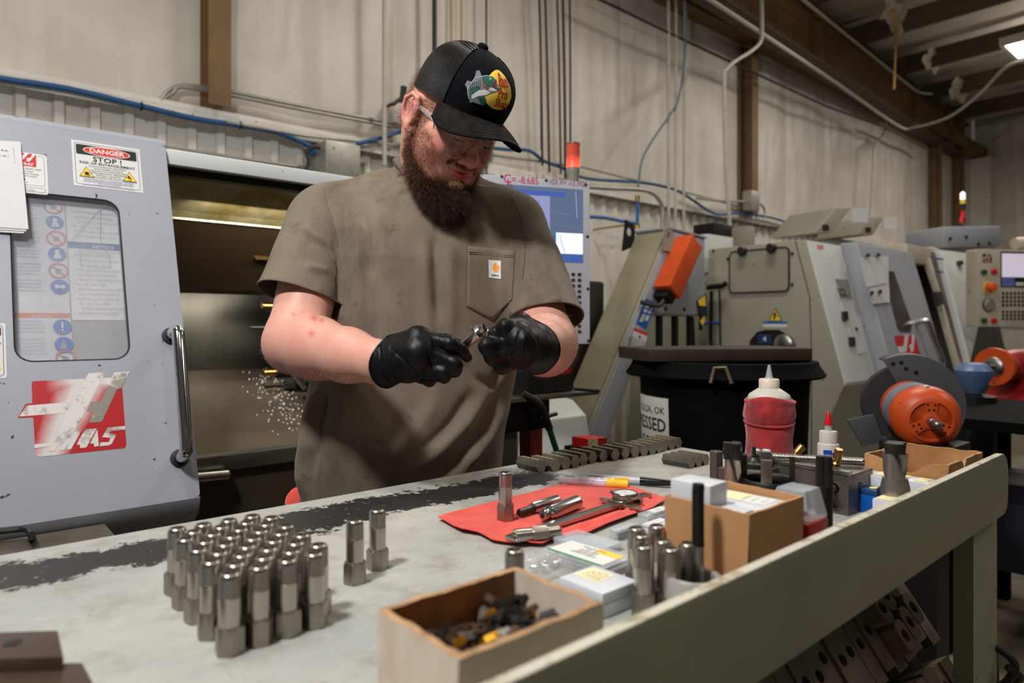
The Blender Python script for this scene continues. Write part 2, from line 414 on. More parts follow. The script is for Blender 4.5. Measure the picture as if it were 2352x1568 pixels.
# torn flaps of facing
M['torn'] = simple('torn_facing', (205, 198, 186), .4, var=.15)
for k, (px, py, Y, sz, n) in enumerate([(2065, 45, 7.6, .34, 1), (2155, 150, 8.9, .34, 2), (2215, 215, 9.9, .4, 3)]):
    p = at(px, py, Y); V = []; Fc = []
    for j in range(7):
        for i in range(9):
            a, b = i/8-.5, j/6; V.append((p.x+a*sz*1.6, p.y+b*.1+.06*mnoise.noise((a*4, b*3, n)), p.z+.18-b*sz*(.6+.5*mnoise.noise((a*5, n, 0)))+.05*mnoise.noise((a*7, b*5, n))))
    for j in range(6):
        for i in range(8): q = j*9+i; Fc.append((q, q+1, q+10, q+9))
    raw('torn_facing', V, Fc, M['torn'], ceil, True, angle=0)
mb = MB().tube(smoothpath([at(2050, 20, 7.4), at(2058, 75, 7.4), at(2057, 120, 7.42), at(2054, 205, 7.4)]), [.03]*6+[.022]*6+[.012]*7, 6, flat=.25)
mb.build('torn_strip', simple('insulation_fluff', (176, 140, 88), .8, var=.3), ceil, True)
# end wall
we = raw('wall_right', [(WE, WV, 0), (WE, -4, 0), (WE, -4, 5.3), (WE, WV, 5.3)], [(0, 1, 2, 3)], M['facing']); we['kind'] = 'structure'
for k in range(6): sheet('insulation_sheet', (WE-.02, WV-.3-k*.98, 1.2), (0, -1, 0), .98, 3.7, we, 40+k*1.3, amp=.03)
MB().box((WE-.35, WV-.32, 0), (WE-.02, WV-.02, 4.2)).build('trim_2', M['white_sheet'])['kind'] = 'structure'
# ceiling lamp
M['lamp_glow'] = N('lamp_glow').set(col=(1, 1, 1), emit=(1, .96, .88), estr=7.0).m
p = at(2300, 106, 7.7)
rt = thing('ceiling_light', 'bright square troffer lamp hanging under the roof', 'ceiling light', (p.x, p.y-.6, p.z))
MB().box((p.x-.02, p.y-1.2, p.z), (p.x+.62, p.y+.02, p.z+.09)).build('housing', M['white_sheet'], rt, bevel=.006, world=True)
MB().box((p.x+.03, p.y-1.15, p.z-.004), (p.x+.57, p.y-.03, p.z+.0)).build('diffuser', M['lamp_glow'], rt, world=True)
# ------------------------------------------------------------------ pipes, hoses and cables on the wall
def line_thing(name, label, cat, pts, r, mat, n=8, sm=0, group=None):
    P = smoothpath(pts, sm) if sm else pts
    return T(MB().tube(P, r, n).build(name, mat, None, True, angle=60), label, cat, group)
v = WV-.13
P = [onv(x, y, v) for x, y in ((-120, 152), (0, 180), (160, 205), (325, 244), (450, 273), (550, 288), (640, 305), (700, 330), (722, 345), (714, 356))]
line_thing('air_hose', 'thick blue air hose along the wall above the open lathe', 'hose', P, .015, M['blue_hose'], 8, 5)
for (px, py) in ((325, 244), (552, 288)):
    T(MB().tube([onv(px, py, v)+Vector((0, .02*math.cos(a), .02*math.sin(a))) for a in [i*math.pi/5 for i in range(10)]], .004, 6, True).build('cable_tie', M['black_plastic'], None, True), 'black cable tie round the blue air hose, %s' % ('nearer the left edge' if px < 400 else 'nearer the brown column'), 'cable tie')
v = WV-.10
for k, (dz, lab) in enumerate(((0, 'upper grey conduit bending up off the wall rail beside the nearest column'), (.035, 'lower grey conduit bending up off the wall rail beside the nearest column'))):
    P = [onv(x, y, v) for x, y in ((368, 232), (385+k*12, 210+k*4), (410, 198+k*3), (450, 198+k*6), (560, 217+k*8), (700, 245+k*8), (930, 288+k*8))]
    line_thing('conduit', lab, 'conduit', P, .011, M['galv'], 8, 5)
line_thing('conduit', 'thin horizontal conduit low on the ribbed wall behind the lathe', 'conduit', [onv(x, y, WV-.06) for x, y in ((300, 326), (386, 340), (735, 390), (960, 424))], .011, M['galv'])
line_thing('conduit', 'long grey conduit fixed below the wall rail, behind the worker', 'conduit', [onv(x, y, WV-.14) for x, y in ((520, 280), (700, 312), (1100, 352), (1340, 384), (1640, 458), (1740, 487))], .010, M['galv'])
line_thing('conduit', 'pale vertical conduit running up the wall left of the cap', 'conduit', [onv(883, y, WV-.2) for y in (-60, 380)], .015, M['conduit_white'])
line_thing('air_hose', 'blue air hose sagging along the wall behind the worker', 'hose', [onv(x, y, WV-.16) for x, y in ((820, 330), (880, 316), (935, 303), (1060, 330), (1160, 343), (1215, 346), (1250, 370), (1290, 385), (1350, 410), (1480, 420), (1560, 440), (1640, 490), (1700, 490), (1780, 502), (1850, 528))], .013, M['blue_hose'], 8, 5)
for x0, x1, r, lab in ((998, 998, .016, 'thick dark pipe standing on the wall behind the cap'), (1036, 1038, .009, 'ochre stained pipe next to the thick dark pipe behind the cap'), (1060, 1060, .008, 'thin grey pipe right of the ochre pipe behind the cap'), (1117, 1117, .007, 'single thin dark cable rising just behind the cap button')):
    line_thing('wall_pipe', lab, 'pipe', [onv(x0, -60, WV-.16), onv(x1, 470, WV-.16)], r, simple('ochre_pipe', (178, 146, 98), .6) if 'ochre' in lab else M['cable_black'] if 'dark' in lab else M['galv'])
for k, (xa, xb, y1, r) in enumerate(((1237, 1246, 380, .009), (1250, 1262, 395, .009), (1278, 1288, 400, .008), (1291, 1299, 410, .011), (1308, 1310, 330, .008), (1238, 1243, 345, .006))):
    lab = ['first', 'second', 'third', 'fourth and thickest', 'fifth', 'thinnest'][k]
    line_thing('drop_cable', lab+' of the black cables hanging behind the red beacon', 'cable', [onv(xa, -60, WV-.25), onv((xa+xb)/2+1, 150, WV-.22), onv(xb, y1, WV-.2)], r, M['cable_black'], 8, 4, None)
for k, (xa, xb, r, lab) in enumerate(((1535, 1536, .014, 'left'), (1553, 1551, .012, 'middle'), (1574, 1570, .012, 'right'))):
    line_thing('conduit', lab+' of the three white vertical conduits above the chip conveyor', 'conduit', [onv(xa, -80, WV-.3), onv(xb, 540, WV-.3)], r, M['conduit_white'])
line_thing('air_line', 'thin grey blue air line curving down beside the white conduits', 'hose', [onv(x, y, WV-.33) for x, y in ((1577, -40), (1573, 130), (1560, 220), (1545, 255), (1500, 320), (1474, 370), (1466, 430))], .009, simple('pale_blue_hose', (92, 118, 132), .5), 8, 5)
line_thing('conduit', 'pale conduit with a double bend descending beside the middle column', 'conduit', [onv(x, y, WV-.75) for x, y in ((1748, -60), (1750, 60), (1747, 95), (1725, 118), (1690, 140), (1668, 160), (1663, 185), (1667, 380), (1676, 520), (1678, 560))], .017, M['conduit_white'], 8, 5)
line_thing('steel_cable', 'long black cable sagging along the upper wall under the girder', 'cable', [onv(x, y, WV-.3) for x, y in ((1330, -25), (1380, 0), (1581, 97), (1727, 165), (1900, 245), (2020, 288))], .012, M['cable_black'])
line_thing('conduit', 'pale conduit running along the underside of the girder', 'conduit', [at(1600, -18, 5.3), at(1632, 0, 5.45), at(1911, 184, 7.6), at(2061, 288, 9.0), at(2100, 292, 9.1), at(2180, 268, 8.6), at(2250, 215, 8.2), at(2310, 155, 7.8), at(2370, 136, 7.5)], .018, M['conduit_white'], 8, 5)
line_thing('conduit', 'pale conduit on the upper edge of the girder', 'conduit', [at(1835, -8, 6.6), at(1900, 45, 7.2), at(2000, 126, 8.3), at(2080, 190, 9.3), at(2110, 212, 9.8), at(2140, 216, 10.0)], .018, M['conduit_white'], 8, 3)
line_thing('conduit', 'thin conduit dropping down the far wall bay to the second machine', 'conduit', [onv(x, y, WV-.2) for x, y in ((2035, 280), (2028, 310), (2010, 330), (2006, 370), (1998, 500))], .012, M['galv'], 8, 4)
line_thing('red_pipe', 'short red brown pipe on the wall at the end of the sagging cable', 'pipe', [onv(x, y, WV-.25) for x, y in ((2015, 282), (2130, 343))], .02, M['primer'])
mb = MB(); p = onv(1725, 462, WV-.2); mb.cbox(p, (.16, .1, .2)); T(mb.build('junction_box', M['galv'], None, bevel=.006), 'small grey junction box at the foot of the middle column', 'box')
line_thing('conduit', 'short conduit joining the junction box from the left', 'conduit', [onv(x, y, WV-.2) for x, y in ((1600, 455), (1660, 462), (1720, 463))], .012, M['galv'])
line_thing('conduit', 'short conduit curling down from the junction box', 'conduit', [onv(x, y, WV-.2) for x, y in ((1730, 465), (1748, 470), (1756, 482), (1756, 500))], .012, M['galv'], 8, 4)
p = onv(776, 372, WV-.2)
rt = thing('junction_box', 'galvanised junction box on the wall behind the shoulder', 'box', p)
MB().box((-.11, -.07, -.1), (.11, .19, .1)).build('box', M['galv'], rt, bevel=.005)
for q in ((-.06, -.071, .06), (.06, -.071, -.06)): MB().lathe([(.007, 0), (.007, .003)], 8, q, (0, -1, 0)).build('screw', M['steel'], rt)
line_thing('cable', 'black cable looping into the junction box behind the shoulder', 'cable', [onv(x, y, WV-.25) for x, y in ((700, 402), (708, 372), (704, 352), (716, 338), (735, 340))], .01, M['cable_black'], 8, 4)
p = onv(915, 225, WV-.2)
rt = thing('hose_valve', 'small black valve with a lever on the wall behind the ear', 'valve', p)
MB().cyl((-.04, 0, -.05), (.05, 0, .03), .012).cyl((0, 0, -.02), (0, .2, -.02), .01).build('valve_body', M['black_plastic'], rt, True); MB().cyl((.03, 0, -.02), (.04, 0, .08), .02).build('lever', M['black_plastic'], rt, True)
p = onv(975, 190, WV-.3)
rt = thing('wall_can', 'grey rounded wall lamp housing half hidden behind the cap', 'lamp', p)
MB().lathe([(.055, -.25), (.06, 0), (.055, .05), (.03, .085), (0, .09)], 24).build('housing', painted('grey_can', (120, 116, 104), .5), rt, True)
MB().lathe([(.061, .0), (.064, .01), (.061, .02)], 24).build('band', M['dark_steel'], rt, True)
line_thing('conduit', 'grey elbow conduit bending down behind the control panel', 'conduit', [onv(x, y, WV-.55) for x, y in ((1340, 428), (1400, 432), (1465, 435), (1495, 442), (1515, 460), (1522, 485), (1520, 540))], .017, M['galv'], 8, 5)
line_thing('air_hose', 'short bright blue hose running from the control panel to the conveyor', 'hose', [onv(x, y, WV-.5) for x, y in ((1340, 497), (1390, 500), (1430, 508), (1465, 514))], .014, simple('bright_blue_hose', (20, 92, 160), .4), 8, 4)
rt = thing('hose_drop', 'short vertical blue hose with brass fittings above the conveyor', 'hose', onv(1464, 513, WV-.5))
q = onv(1464, 462, WV-.5)-rt.location
MB().cyl((0, 0, 0), q, .013).build('tube', simple('bright_blue_hose2', (20, 92, 160), .4), rt, True); MB().cyl(q, q*1.25, .018).build('fitting', M['brass'], rt, True); MB().cyl(q*-.2, (0, 0, 0), .018).cyl((0, 0, 0), (0, .5, 0), .008).build('fitting', M['brass'], rt, True)
# ------------------------------------------------------------------ the workbench
BZ = .98; BV0, BV1, BU1 = .317, .995, 1.262
m = N('bench_top_paint'); x, y, z = m.sep()[0], m.sep()[1], m.sep()[2]
big = m.noise(3.2, 6, .6); fine = m.noise(26, 6, .62); scr = m.noise(1, 4, .6, m.map((22, 160, 1), rot=(0, 0, .5)))
hair = m.noise(120, 4, .6, dist=1.5)
c = m.mix(m.ramp(big, [(.35, 0), (.68, 1)]), lin((146, 149, 146)), lin((172, 171, 163)))
c = m.mix(m.math('MULTIPLY', m.ramp(fine, [(.48, 0), (.74, 1)]), .55), c, lin((116, 108, 94)))
c = m.mix(m.ramp(hair, [(.665, 0), (.70, .75)]), c, lin((78, 74, 68)))
c = m.mix(m.math('MULTIPLY', m.ramp(scr, [(.62, 0), (.68, 1)]), .35), c, lin((196, 196, 190)))
# paint worn off along the operator's edge down to blackened steel: a strip with ragged ends
slope = m.math('MULTIPLY', x, -.0)
mid = m.math('ADD', .902, m.math('MULTIPLY', m.math('SUBTRACT', x, .2), -.02))
dist = m.math('ABSOLUTE', m.math('SUBTRACT', y, mid))
rag = m.math('MULTIPLY', m.math('SUBTRACT', m.noise(14, 8, .72), .5), .13)
rag2 = m.math('MULTIPLY', m.math('SUBTRACT', m.noise(1, 3, .6, m.map((60, 60, 1), rot=(0, 0, .8)), dist=1.2), .5), .06)
wear = m.ramp(m.math('ADD', m.math('ADD', dist, rag), rag2), [(.044, 1), (.050, 0)])
endm = m.ramp(m.math('ADD', x, m.math('MULTIPLY', m.noise(9, 4), .3)), [(1.02, 1), (1.1, 0)])
# ramps clamp at 1: scale x for the end mask
endm = m.ramp(m.math('MULTIPLY', m.math('ADD', x, m.math('MULTIPLY', m.noise(9, 4), .2)), .5), [(.46, 1), (.50, 0)])
wear = m.math('MULTIPLY', wear, endm)
blk = m.mix(m.ramp(m.math('MULTIPLY', m.math('ADD', x, .6), .7), [(.1, 0), (.55, 1)]), lin((74, 73, 74)), lin((28, 27, 27)))
flake = m.ramp(m.noise(75, 4, .7), [(.66, 0), (.70, 1)])
wear = m.math('MULTIPLY', wear, m.math('SUBTRACT', 1.0, m.math('MULTIPLY', flake, .8)))
c = m.mix(wear, c, blk)
spots = m.math('MULTIPLY', m.ramp(m.noise(7, 8, .75), [(.66, 0), (.68, 1)]), m.ramp(y, [(.70, 0), (.86, 1)]))
c = m.mix(spots, c, lin((46, 44, 42)))
m.set(col=c, rough=m.math('ADD', .42, m.math('MULTIPLY', fine, .2))); m.bump(m.math('SUBTRACT', fine, m.math('MULTIPLY', wear, .6)), .15, .001)
M['bench_top'] = m.m
m = N('bench_rail_paint'); f1 = m.noise(4, 6, .6); ed = m.ramp(m.noise(34, 6, .75), [(.52, 0), (.6, 1)]); zz = m.sep()[2]
edge = m.ramp(zz, [(.063, 0), (.0655, 1)])
c = m.mix(m.ramp(f1, [(.35, 0), (.7, 1)]), lin((140, 141, 121)), lin((154, 155, 134)))
c = m.mix(m.ramp(m.noise(22, 3, .6, dist=.5), [(.735, 0), (.745, 1)]), c, lin((52, 48, 40)))
c = m.mix(edge, c, m.mix(ed, lin((196, 192, 176)), lin((128, 104, 74))))
m.set(col=c, rough=.5); m.bump(m.noise(160, 3), .08, .001); M['bench_rail'] = m.m
M['bench_leg'] = painted('bench_leg_paint', (160, 162, 140), .5, .3, (70, 66, 52), .3)
bench = thing('workbench', 'grey painted steel workbench with worn black strip and olive front rail', 'workbench', (0, BV0, 0))
RS = .01465                                      # the rail runs a touch out of square
def rv(u, v=.3135): return v+(u-1.26)*RS
MB().hexa([Vector(p) for z_ in (BZ-.012, BZ) for p in ((-1.6, rv(-1.6), z_), (BU1, rv(BU1), z_), (BU1, BV1, z_), (-1.6, BV1, z_))]).build('bench_top', M['bench_top'], bench, world=False).location = (0, 0, 0)
bt = [c for c in kids(bench)][0]
bt.data.transform(Matrix.Translation((0, 0, 0)))
bt.location = (0, -BV0, 0)                       # object coordinates stay those of the hall, so that the wear lies along the edge
rp = [(-1.6, .955), (1.27, .955)]+arc(1.27, .979, .024, -90, 0, 6)[1:]+arc(1.262, 1.016, .034, 0, 90, 8)+[(-1.6, 1.05)]
o = MB().prism([(a, b-.985) for a, b in rp], (0, -.002, .985), (1, 0, 0), (0, 0, 1), .010).build('front_rail', M['bench_rail'], bench, bevel=.0015)
o.data.transform(Matrix(((1, 0, 0, 0), (RS, 1, 0, -1.26*RS), (0, 0, 1, 0), (0, 0, 0, 1)))); o.data.transform(Matrix.Translation((0, 0, -.985))); o.location = (0, 0, .985)
MB().box((-1.6, BV1-.03, BZ-.06), (BU1, BV1-.002, BZ-.012)).build('rear_rail', M['bench_leg'], bench, world=True, bevel=.002)
MB().box((BU1-.006, BV0+.01, BZ-.06), (BU1, BV1-.03, BZ-.012)).build('end_rail', M['bench_leg'], bench, world=True)
for (lu, lv) in ((1.167, .318), (.62, BV1-.03), (-1.3, .318), (-1.3, BV1-.03)):
    mb = MB().box((lu, lv, 0), (lu+.117, lv+.006, .957)).box((lu, lv+.006, 0), (lu+.006, lv+.026, .957)).box((lu+.111, lv+.006, 0), (lu+.117, lv+.026, .957)).box((lu-.02, lv-.03, 0), (lu+.14, lv+.05, .006))
    mb.build('leg', M['bench_leg'], bench, world=True)
MB().box((-1.3, BV1-.06, .40), (.7, BV1-.03, .45)).box((-1.3, .40, .40), (.2, .43, .45)).build('stretcher', M['black_steel'], bench, world=True)
# slanted rack of drilled soft jaws under the bench
ra, rb = Vector((0, .45, .827)), Vector((0, -.102, -.14)).normalized()      # a point of the rack's plane, its downhill direction
rn = Vector((0, -.14, .102)).normalized()
def rk(u, l, h=0.0): return Vector((u, 0, 0))+ra+rb*l+rn*h
MB().hexa([rk(a, l, h) for h in (-.06, -.05) for a, l in ((.2, -.12), (.2, .34), (1.245, .34), (1.245, -.12))]).build('tool_rack', M['black_steel'], bench, world=True)
M['jaw'] = simple('jaw_steel', (138, 122, 108), .42, .4, var=.3, vscale=22, bump=.15, bscale=120)
def jaw(name, label, u, w_, l0, ln, h, th, holes, group, chamfer=0):
    t = thing(name, label, 'jaw', rk(u, l0, h-th), group=group)
    ex, ey = Vector((1, 0, 0)), rb
    out = [(0, 0), (w_, 0), (w_, ln), (0, ln)]
    if chamfer: k = chamfer; out = [(k, 0), (w_-k, 0), (w_, k), (w_, ln-k), (w_-k, ln), (k, ln), (0, ln-k), (0, k)]
    hs = [[(x0+r*math.cos(2*math.pi*q/14), y0+r*math.sin(2*math.pi*q/14)) for q in range(14)] for x0, y0, r in holes]
    org = Vector((0, 0, 0))
    mb = MB(); n = ex.cross(ey)
    sgn = 1 if n.dot(rn) > 0 else -1
    if sgn > 0: mb.plate(out, hs, org, ex, ey, th)
    else: mb.plate([(y, x) for x, y in out], [[(y, x) for x, y in q] for q in hs], org, ey, ex, th)
    mb.build('jaw_body', M['jaw'], t); return t
rr = random.Random(3)
g1 = 'drilled jaws in the upper row of the rack'; g2 = 'drilled jaws in the lower row of the rack'
u = .30; i = 0
while u < 1.22:
    w_ = .034
    if not (.885 < u < .905): jaw('soft_jaw', 'drilled dark steel soft jaw in the upper row of the rack under the bench', u, w_-.0012, -.05+rr.uniform(-.004, .004)-.012*(i % 4 == 2), .155, .0+rr.uniform(-.003, .003), .045, [(w_/2+rr.uniform(-.001, .001), .052, .0085), (w_/2, .098, .0085)], g1)
    u += w_; i += 1
u = .50; i = 0
while u < 1.20:
    w_ = .034
    if i not in (6, 13): jaw('soft_jaw', 'drilled dark steel soft jaw in the lower row of the rack under the bench', u, w_-.0012, .125+rr.uniform(-.004, .004)+(.012 if i % 5 == 1 else 0), .15, .012+rr.uniform(-.003, .004), .045, [(w_/2, .030, .0085), (w_/2, .072, .0085), (w_/2+.002, .118, .0085)], g2)
    u += w_; i += 1
for k, (du, l, h) in enumerate(((1.085, .045, .03), (1.12, .035, .03), (1.155, .022, .03), (1.075, .0, .028), (1.105, -.012, .028), (1.135, -.024, .028))):
    jaw('jaw_block', ('front' if k < 3 else 'back')+' row of small chamfered blocks with one hole, '+['nearest', 'middle', 'farthest'][k % 3]+' of three', du, .031, l, .045, h, .03, [(.0155, .022, .009)], 'small blocks lying on the jaws', .008)
T(MB().tube(smoothpath([(1.31, .36, .93), (1.325, .34, .8), (1.33, .33, .6), (1.335, .34, .3), (1.36, .42, .02), (1.5, .6, .01)], 6), .0055, 8).build('power_cord', M['cable_black'], None, True), 'black power cord hanging past the bench leg', 'cord')
T(MB().tube(smoothpath([(1.27, .30, .72), (1.29, .29, .70), (1.30, .33, .665), (1.28, .36, .65), (1.262, .33, .67), (1.27, .30, .70), (1.285, .30, .73), (1.275, .37, .76)], 6), .006, 8).build('cord_coil', M['cable_black'], None, True), 'black cord looped at the foot of the bench leg', 'cord')
# ------------------------------------------------------------------ hex fittings
mm = N('turned_steel'); zz = mm.sep()
mm.set(col=lin((176, 170, 162)), metal=1, rough=.27); mm.bump(mm.noise(1, 2, .5, mm.map((3, 3, 900))), .04, .0004); M['turned'] = mm.m
mm = N('hex_steel'); mm.set(col=mm.mix(mm.noise(40, 4), lin((146, 139, 130)), lin((166, 159, 149))), metal=1, rough=.4); M['hexsteel'] = mm.m
FH = .0655
def hexprism(mb, R, z0, z1, ch=.0012, base=(0, 0, 0), axis=(0, 0, 1), bore=0.0, ph=0.0):
    """hexagon bar with turned chamfers: rings of 24 points, hexagon radii cut by a cone"""
    x, y, d = frame_of(axis); b = Vector(base); n = 36; V = []; Fc = []
    def hr(a):
        a = (a+math.pi/6) % (math.pi/3)-math.pi/6; return R*math.cos(math.pi/6)/math.cos(a)
    rings = [(z0, R*.885), (z0+ch, 9), (z1-ch*1.6, 9), (z1, R*.86)]
    for zc, cap in rings:
        for k in range(n):
            a = 2*math.pi*k/n; r = min(hr(a), cap); V.append(b+d*zc+(x*math.cos(a+ph)+y*math.sin(a+ph))*r)
    for i in range(3):
        for k in range(n): k2 = (k+1) % n; Fc.append((i*n+k, i*n+k2, (i+1)*n+k2, (i+1)*n+k))
    if bore:
        for zc in (z0, z0+.02):
            for k in range(n):
                a = 2*math.pi*k/n; V.append(b+d*zc+(x*math.cos(a+ph)+y*math.sin(a+ph))*bore)
        for k in range(n):
            k2 = (k+1) % n; Fc.append((4*n+k, 4*n+k2, k2, k)); Fc.append((5*n+k, 5*n+k2, 4*n+k2, 4*n+k))
        Fc.append(tuple(5*n+k for k in range(n)))
    else: Fc.append(tuple(range(n-1, -1, -1)))
    Fc.append(tuple(3*n+k for k in range(n)))
    return mb.add(V, Fc)
def thread_prof(r, z0, z1, pitch=.0018, depth=.0007):
    p = []; z = z0
    while z < z1-pitch*.9: p += [(r-depth, z), (r, z+pitch*.35), (r, z+pitch*.6), (r-depth, z+pitch*.98)]; z += pitch
    return p
def fitting(label, group=None):
    t = thing('hex_fitting', label, 'fitting', group=group)
    mb = MB(); hexprism(mb, .0122, 0, .0225); mb.build('hex_base', M['hexsteel'], t, True, angle=25)
    MB().lathe([(.0092, .0222), (.0092, .046)], 28).build('barrel', M['turned'], t, True)
    MB().lathe([(.0090, .0458)]+thread_prof(.0091, .046, .0622)+[(.0084, .0628), (.0078, .0645), (.0068, FH), (.0056, FH), (.0050, .0640), (.0048, .040), (0, .040)], 28).build('threaded_end', M['turned'], t, True, angle=50)
    return t
CR = [(765,250),(920,272),(575,290),(400,322),(730,318),(860,333),(1010,355),(205,352),(555,350),(335,377),(680,368),(830,388),(475,405),(635,428),(985,412),(1145,430),(275,440),(425,462),(790,450),(600,485),(940,470),(1110,492),(390,525),(765,515),(1290,500),(545,555),(930,540),(1110,552),(720,575),(1285,578),(520,628),(900,605),(1085,633),(690,647),(860,655),(635,712)]
pts = [np.array(onz(380+(x+14)/4.055, 1130+(y-22)/4.055, BZ+FH)[:2]) for x, y in CR]
for it in range(220):                            # let the cluster settle so that no two fittings share space
    for a in range(len(pts)):
        for b in range(a+1, len(pts)):
            dd = pts[b]-pts[a]; l = np.hypot(*dd)
            if l < .0236: q = dd/l*(.0236-l)*.45; pts[a] = pts[a]-q; pts[b] = pts[b]+q
proto = fitting('shiny steel hex fitting standing on end in the tight cluster of fittings', 'fittings in the tight cluster')
for i, p in enumerate(pts):
    o = proto if i == 0 else copy_tree(proto)
    o.location = (p[0], p[1], BZ); o.rotation_euler = (0, 0, rr.choice([.26, .26, .3, .9, 1.3])+rr.uniform(-.06, .06))
def place_fit(x, y, lab, g=None, dz=0.0, rz=None):
    p = onz(x, y, BZ+dz); return copy_tree(proto, p, (0, 0, rr.uniform(0, 1) if rz is None else rz), lab, g)
place_fit(815, 1337, 'single steel hex fitting standing apart, nearer of the pair right of the cluster', 'pair of fittings apart from the cluster', rz=.38)
place_fit(867, 1305, 'single steel hex fitting standing apart, farther of the pair right of the cluster', 'pair of fittings apart from the cluster', rz=.02)
place_fit(1161, 1194, 'steel hex fitting standing upright on the red shop towel', dz=.0045, rz=.2)
names = ['frontmost steel fitting in the group beside the aluminium cup', 'second steel fitting behind the frontmost in the group beside the cup', 'rear left steel fitting in the group beside the cup', 'rear right steel fitting in the group beside the cup', 'inner steel fitting just left of the aluminium cup', 'steel fitting touching the left rim of the aluminium cup', 'steel fitting alone behind the aluminium cup against the cardboard box']
q = [np.array(onz(x+4, y-6, BZ+FH)[:2]) for x, y in ((1478, 1258), (1474, 1234), (1463, 1216), (1501, 1212), (1519, 1247), (1532, 1260), (1575, 1252))]
for it in range(200):
    for a in range(7):
        for b in range(a+1, 7):
            dd = q[b]-q[a]; l = np.hypot(*dd)
            if l < .0236: s_ = dd/l*(.0236-l)*.45; q[a] = q[a]-s_; q[b] = q[b]+s_
for p, lab in zip(q, names): copy_tree(proto, (p[0], p[1], BZ), (0, 0, rr.uniform(0, 1)), lab, 'fittings beside the aluminium cup')
p = onz(1182, 1300, BZ+.05); copy_tree(proto, (p.x, p.y, BZ), (0, 0, .3), 'steel fitting peeping out behind the foreground wooden box', '')
# ------------------------------------------------------------------ red shop towel and what lies on it
m = N('red_towel'); f = m.noise(420, 2, .6); g = m.noise(30, 5, .6)
m.set(col=m.mix(m.ramp(g, [(.35, 0), (.75, 1)]), lin((206, 62, 50)), lin((224, 84, 68))), rough=.9, sheen=.3); m.bump(m.math('ADD', f, m.math('MULTIPLY', g, .5)), .7, .0015); M['towel'] = m.m
m = N('red_rag'); f = m.noise(300, 2, .6); g = m.noise(24, 5, .6)
m.set(col=m.mix(m.ramp(g, [(.35, 0), (.75, 1)]), lin((128, 22, 28)), lin((186, 46, 46))), rough=.95, sheen=.3); m.bump(m.math('ADD', f, m.math('MULTIPLY', g, .5)), .8, .002); M['rag'] = m.m
def edge_pts(L, n):
    P = [Vector(onz(x, y, BZ+.002)) for x, y in L]; ln = [0]
    for a, b in zip(P, P[1:]): ln.append(ln[-1]+(b-a).length)
    out = []
    for k in range(n+1):
        s_ = ln[-1]*k/n; i = 0
        while i < len(P)-2 and ln[i+1] < s_: i += 1
        out.append(P[i].lerp(P[i+1], min(1, (s_-ln[i])/(ln[i+1]-ln[i]))))
    return out
nU, nV = 60, 44
e0 = edge_pts([(1005, 1192), (1060, 1222), (1100, 1228), (1130, 1245), (1180, 1252), (1245, 1254)], nU)
e1 = edge_pts([(1338, 1106), (1380, 1110), (1440, 1118), (1490, 1134), (1531, 1150)], nU)
s0 = edge_pts([(1005, 1192), (1090, 1168), (1180, 1146), (1270, 1122), (1338, 1106)], nV)
s1 = edge_pts([(1245, 1254), (1285, 1236), (1340, 1232), (1400, 1206), (1460, 1184), (1500, 1170), (1531, 1150)], nV)
V = []; Fc = []
for j in range(nV+1):
    for i in range(nU+1):
        a, b = i/nU, j/nV
        p = e0[i]*(1-b)+e1[i]*b+s0[j]*(1-a)+s1[j]*a-(e0[0]*(1-a)*(1-b)+e0[nU]*a*(1-b)+e1[0]*(1-a)*b+e1[nU]*a*b)
        ew = min(a, 1-a, b, 1-b); hem = math.exp(-(ew/.03)**2)
        h = .0022+.0012*mnoise.noise((a*6, b*6, 3))+.0022*hem
        ridge = math.exp(-((a-.90+.05*math.sin(b*9))/.018)**2)*(.006 if .3 < b < .9 else .002)+math.exp(-((a-.96)/.012)**2)*.004*(b > .1)
        h += ridge+max(0, mnoise.noise((a*4, b*3, 9)))*.002
        V.append(p+Vector((0, 0, h-.002+.0006)))
for j in range(nV):
    for i in range(nU): k = j*(nU+1)+i; Fc.append((k, k+1, k+nU+2, k+nU+1))
tw = raw('shop_towel', V, Fc, M['towel'], None, True, angle=0); md = tw.modifiers.new('solid', 'SOLIDIFY'); md.thickness = .0014; md.offset = 1
T(tw, 'bright red shop towel spread flat on the bench', 'towel')
TZ = BZ+.0045
M['zinc'] = simple('bright_zinc', (168, 176, 178), .2, 1, var=.06)
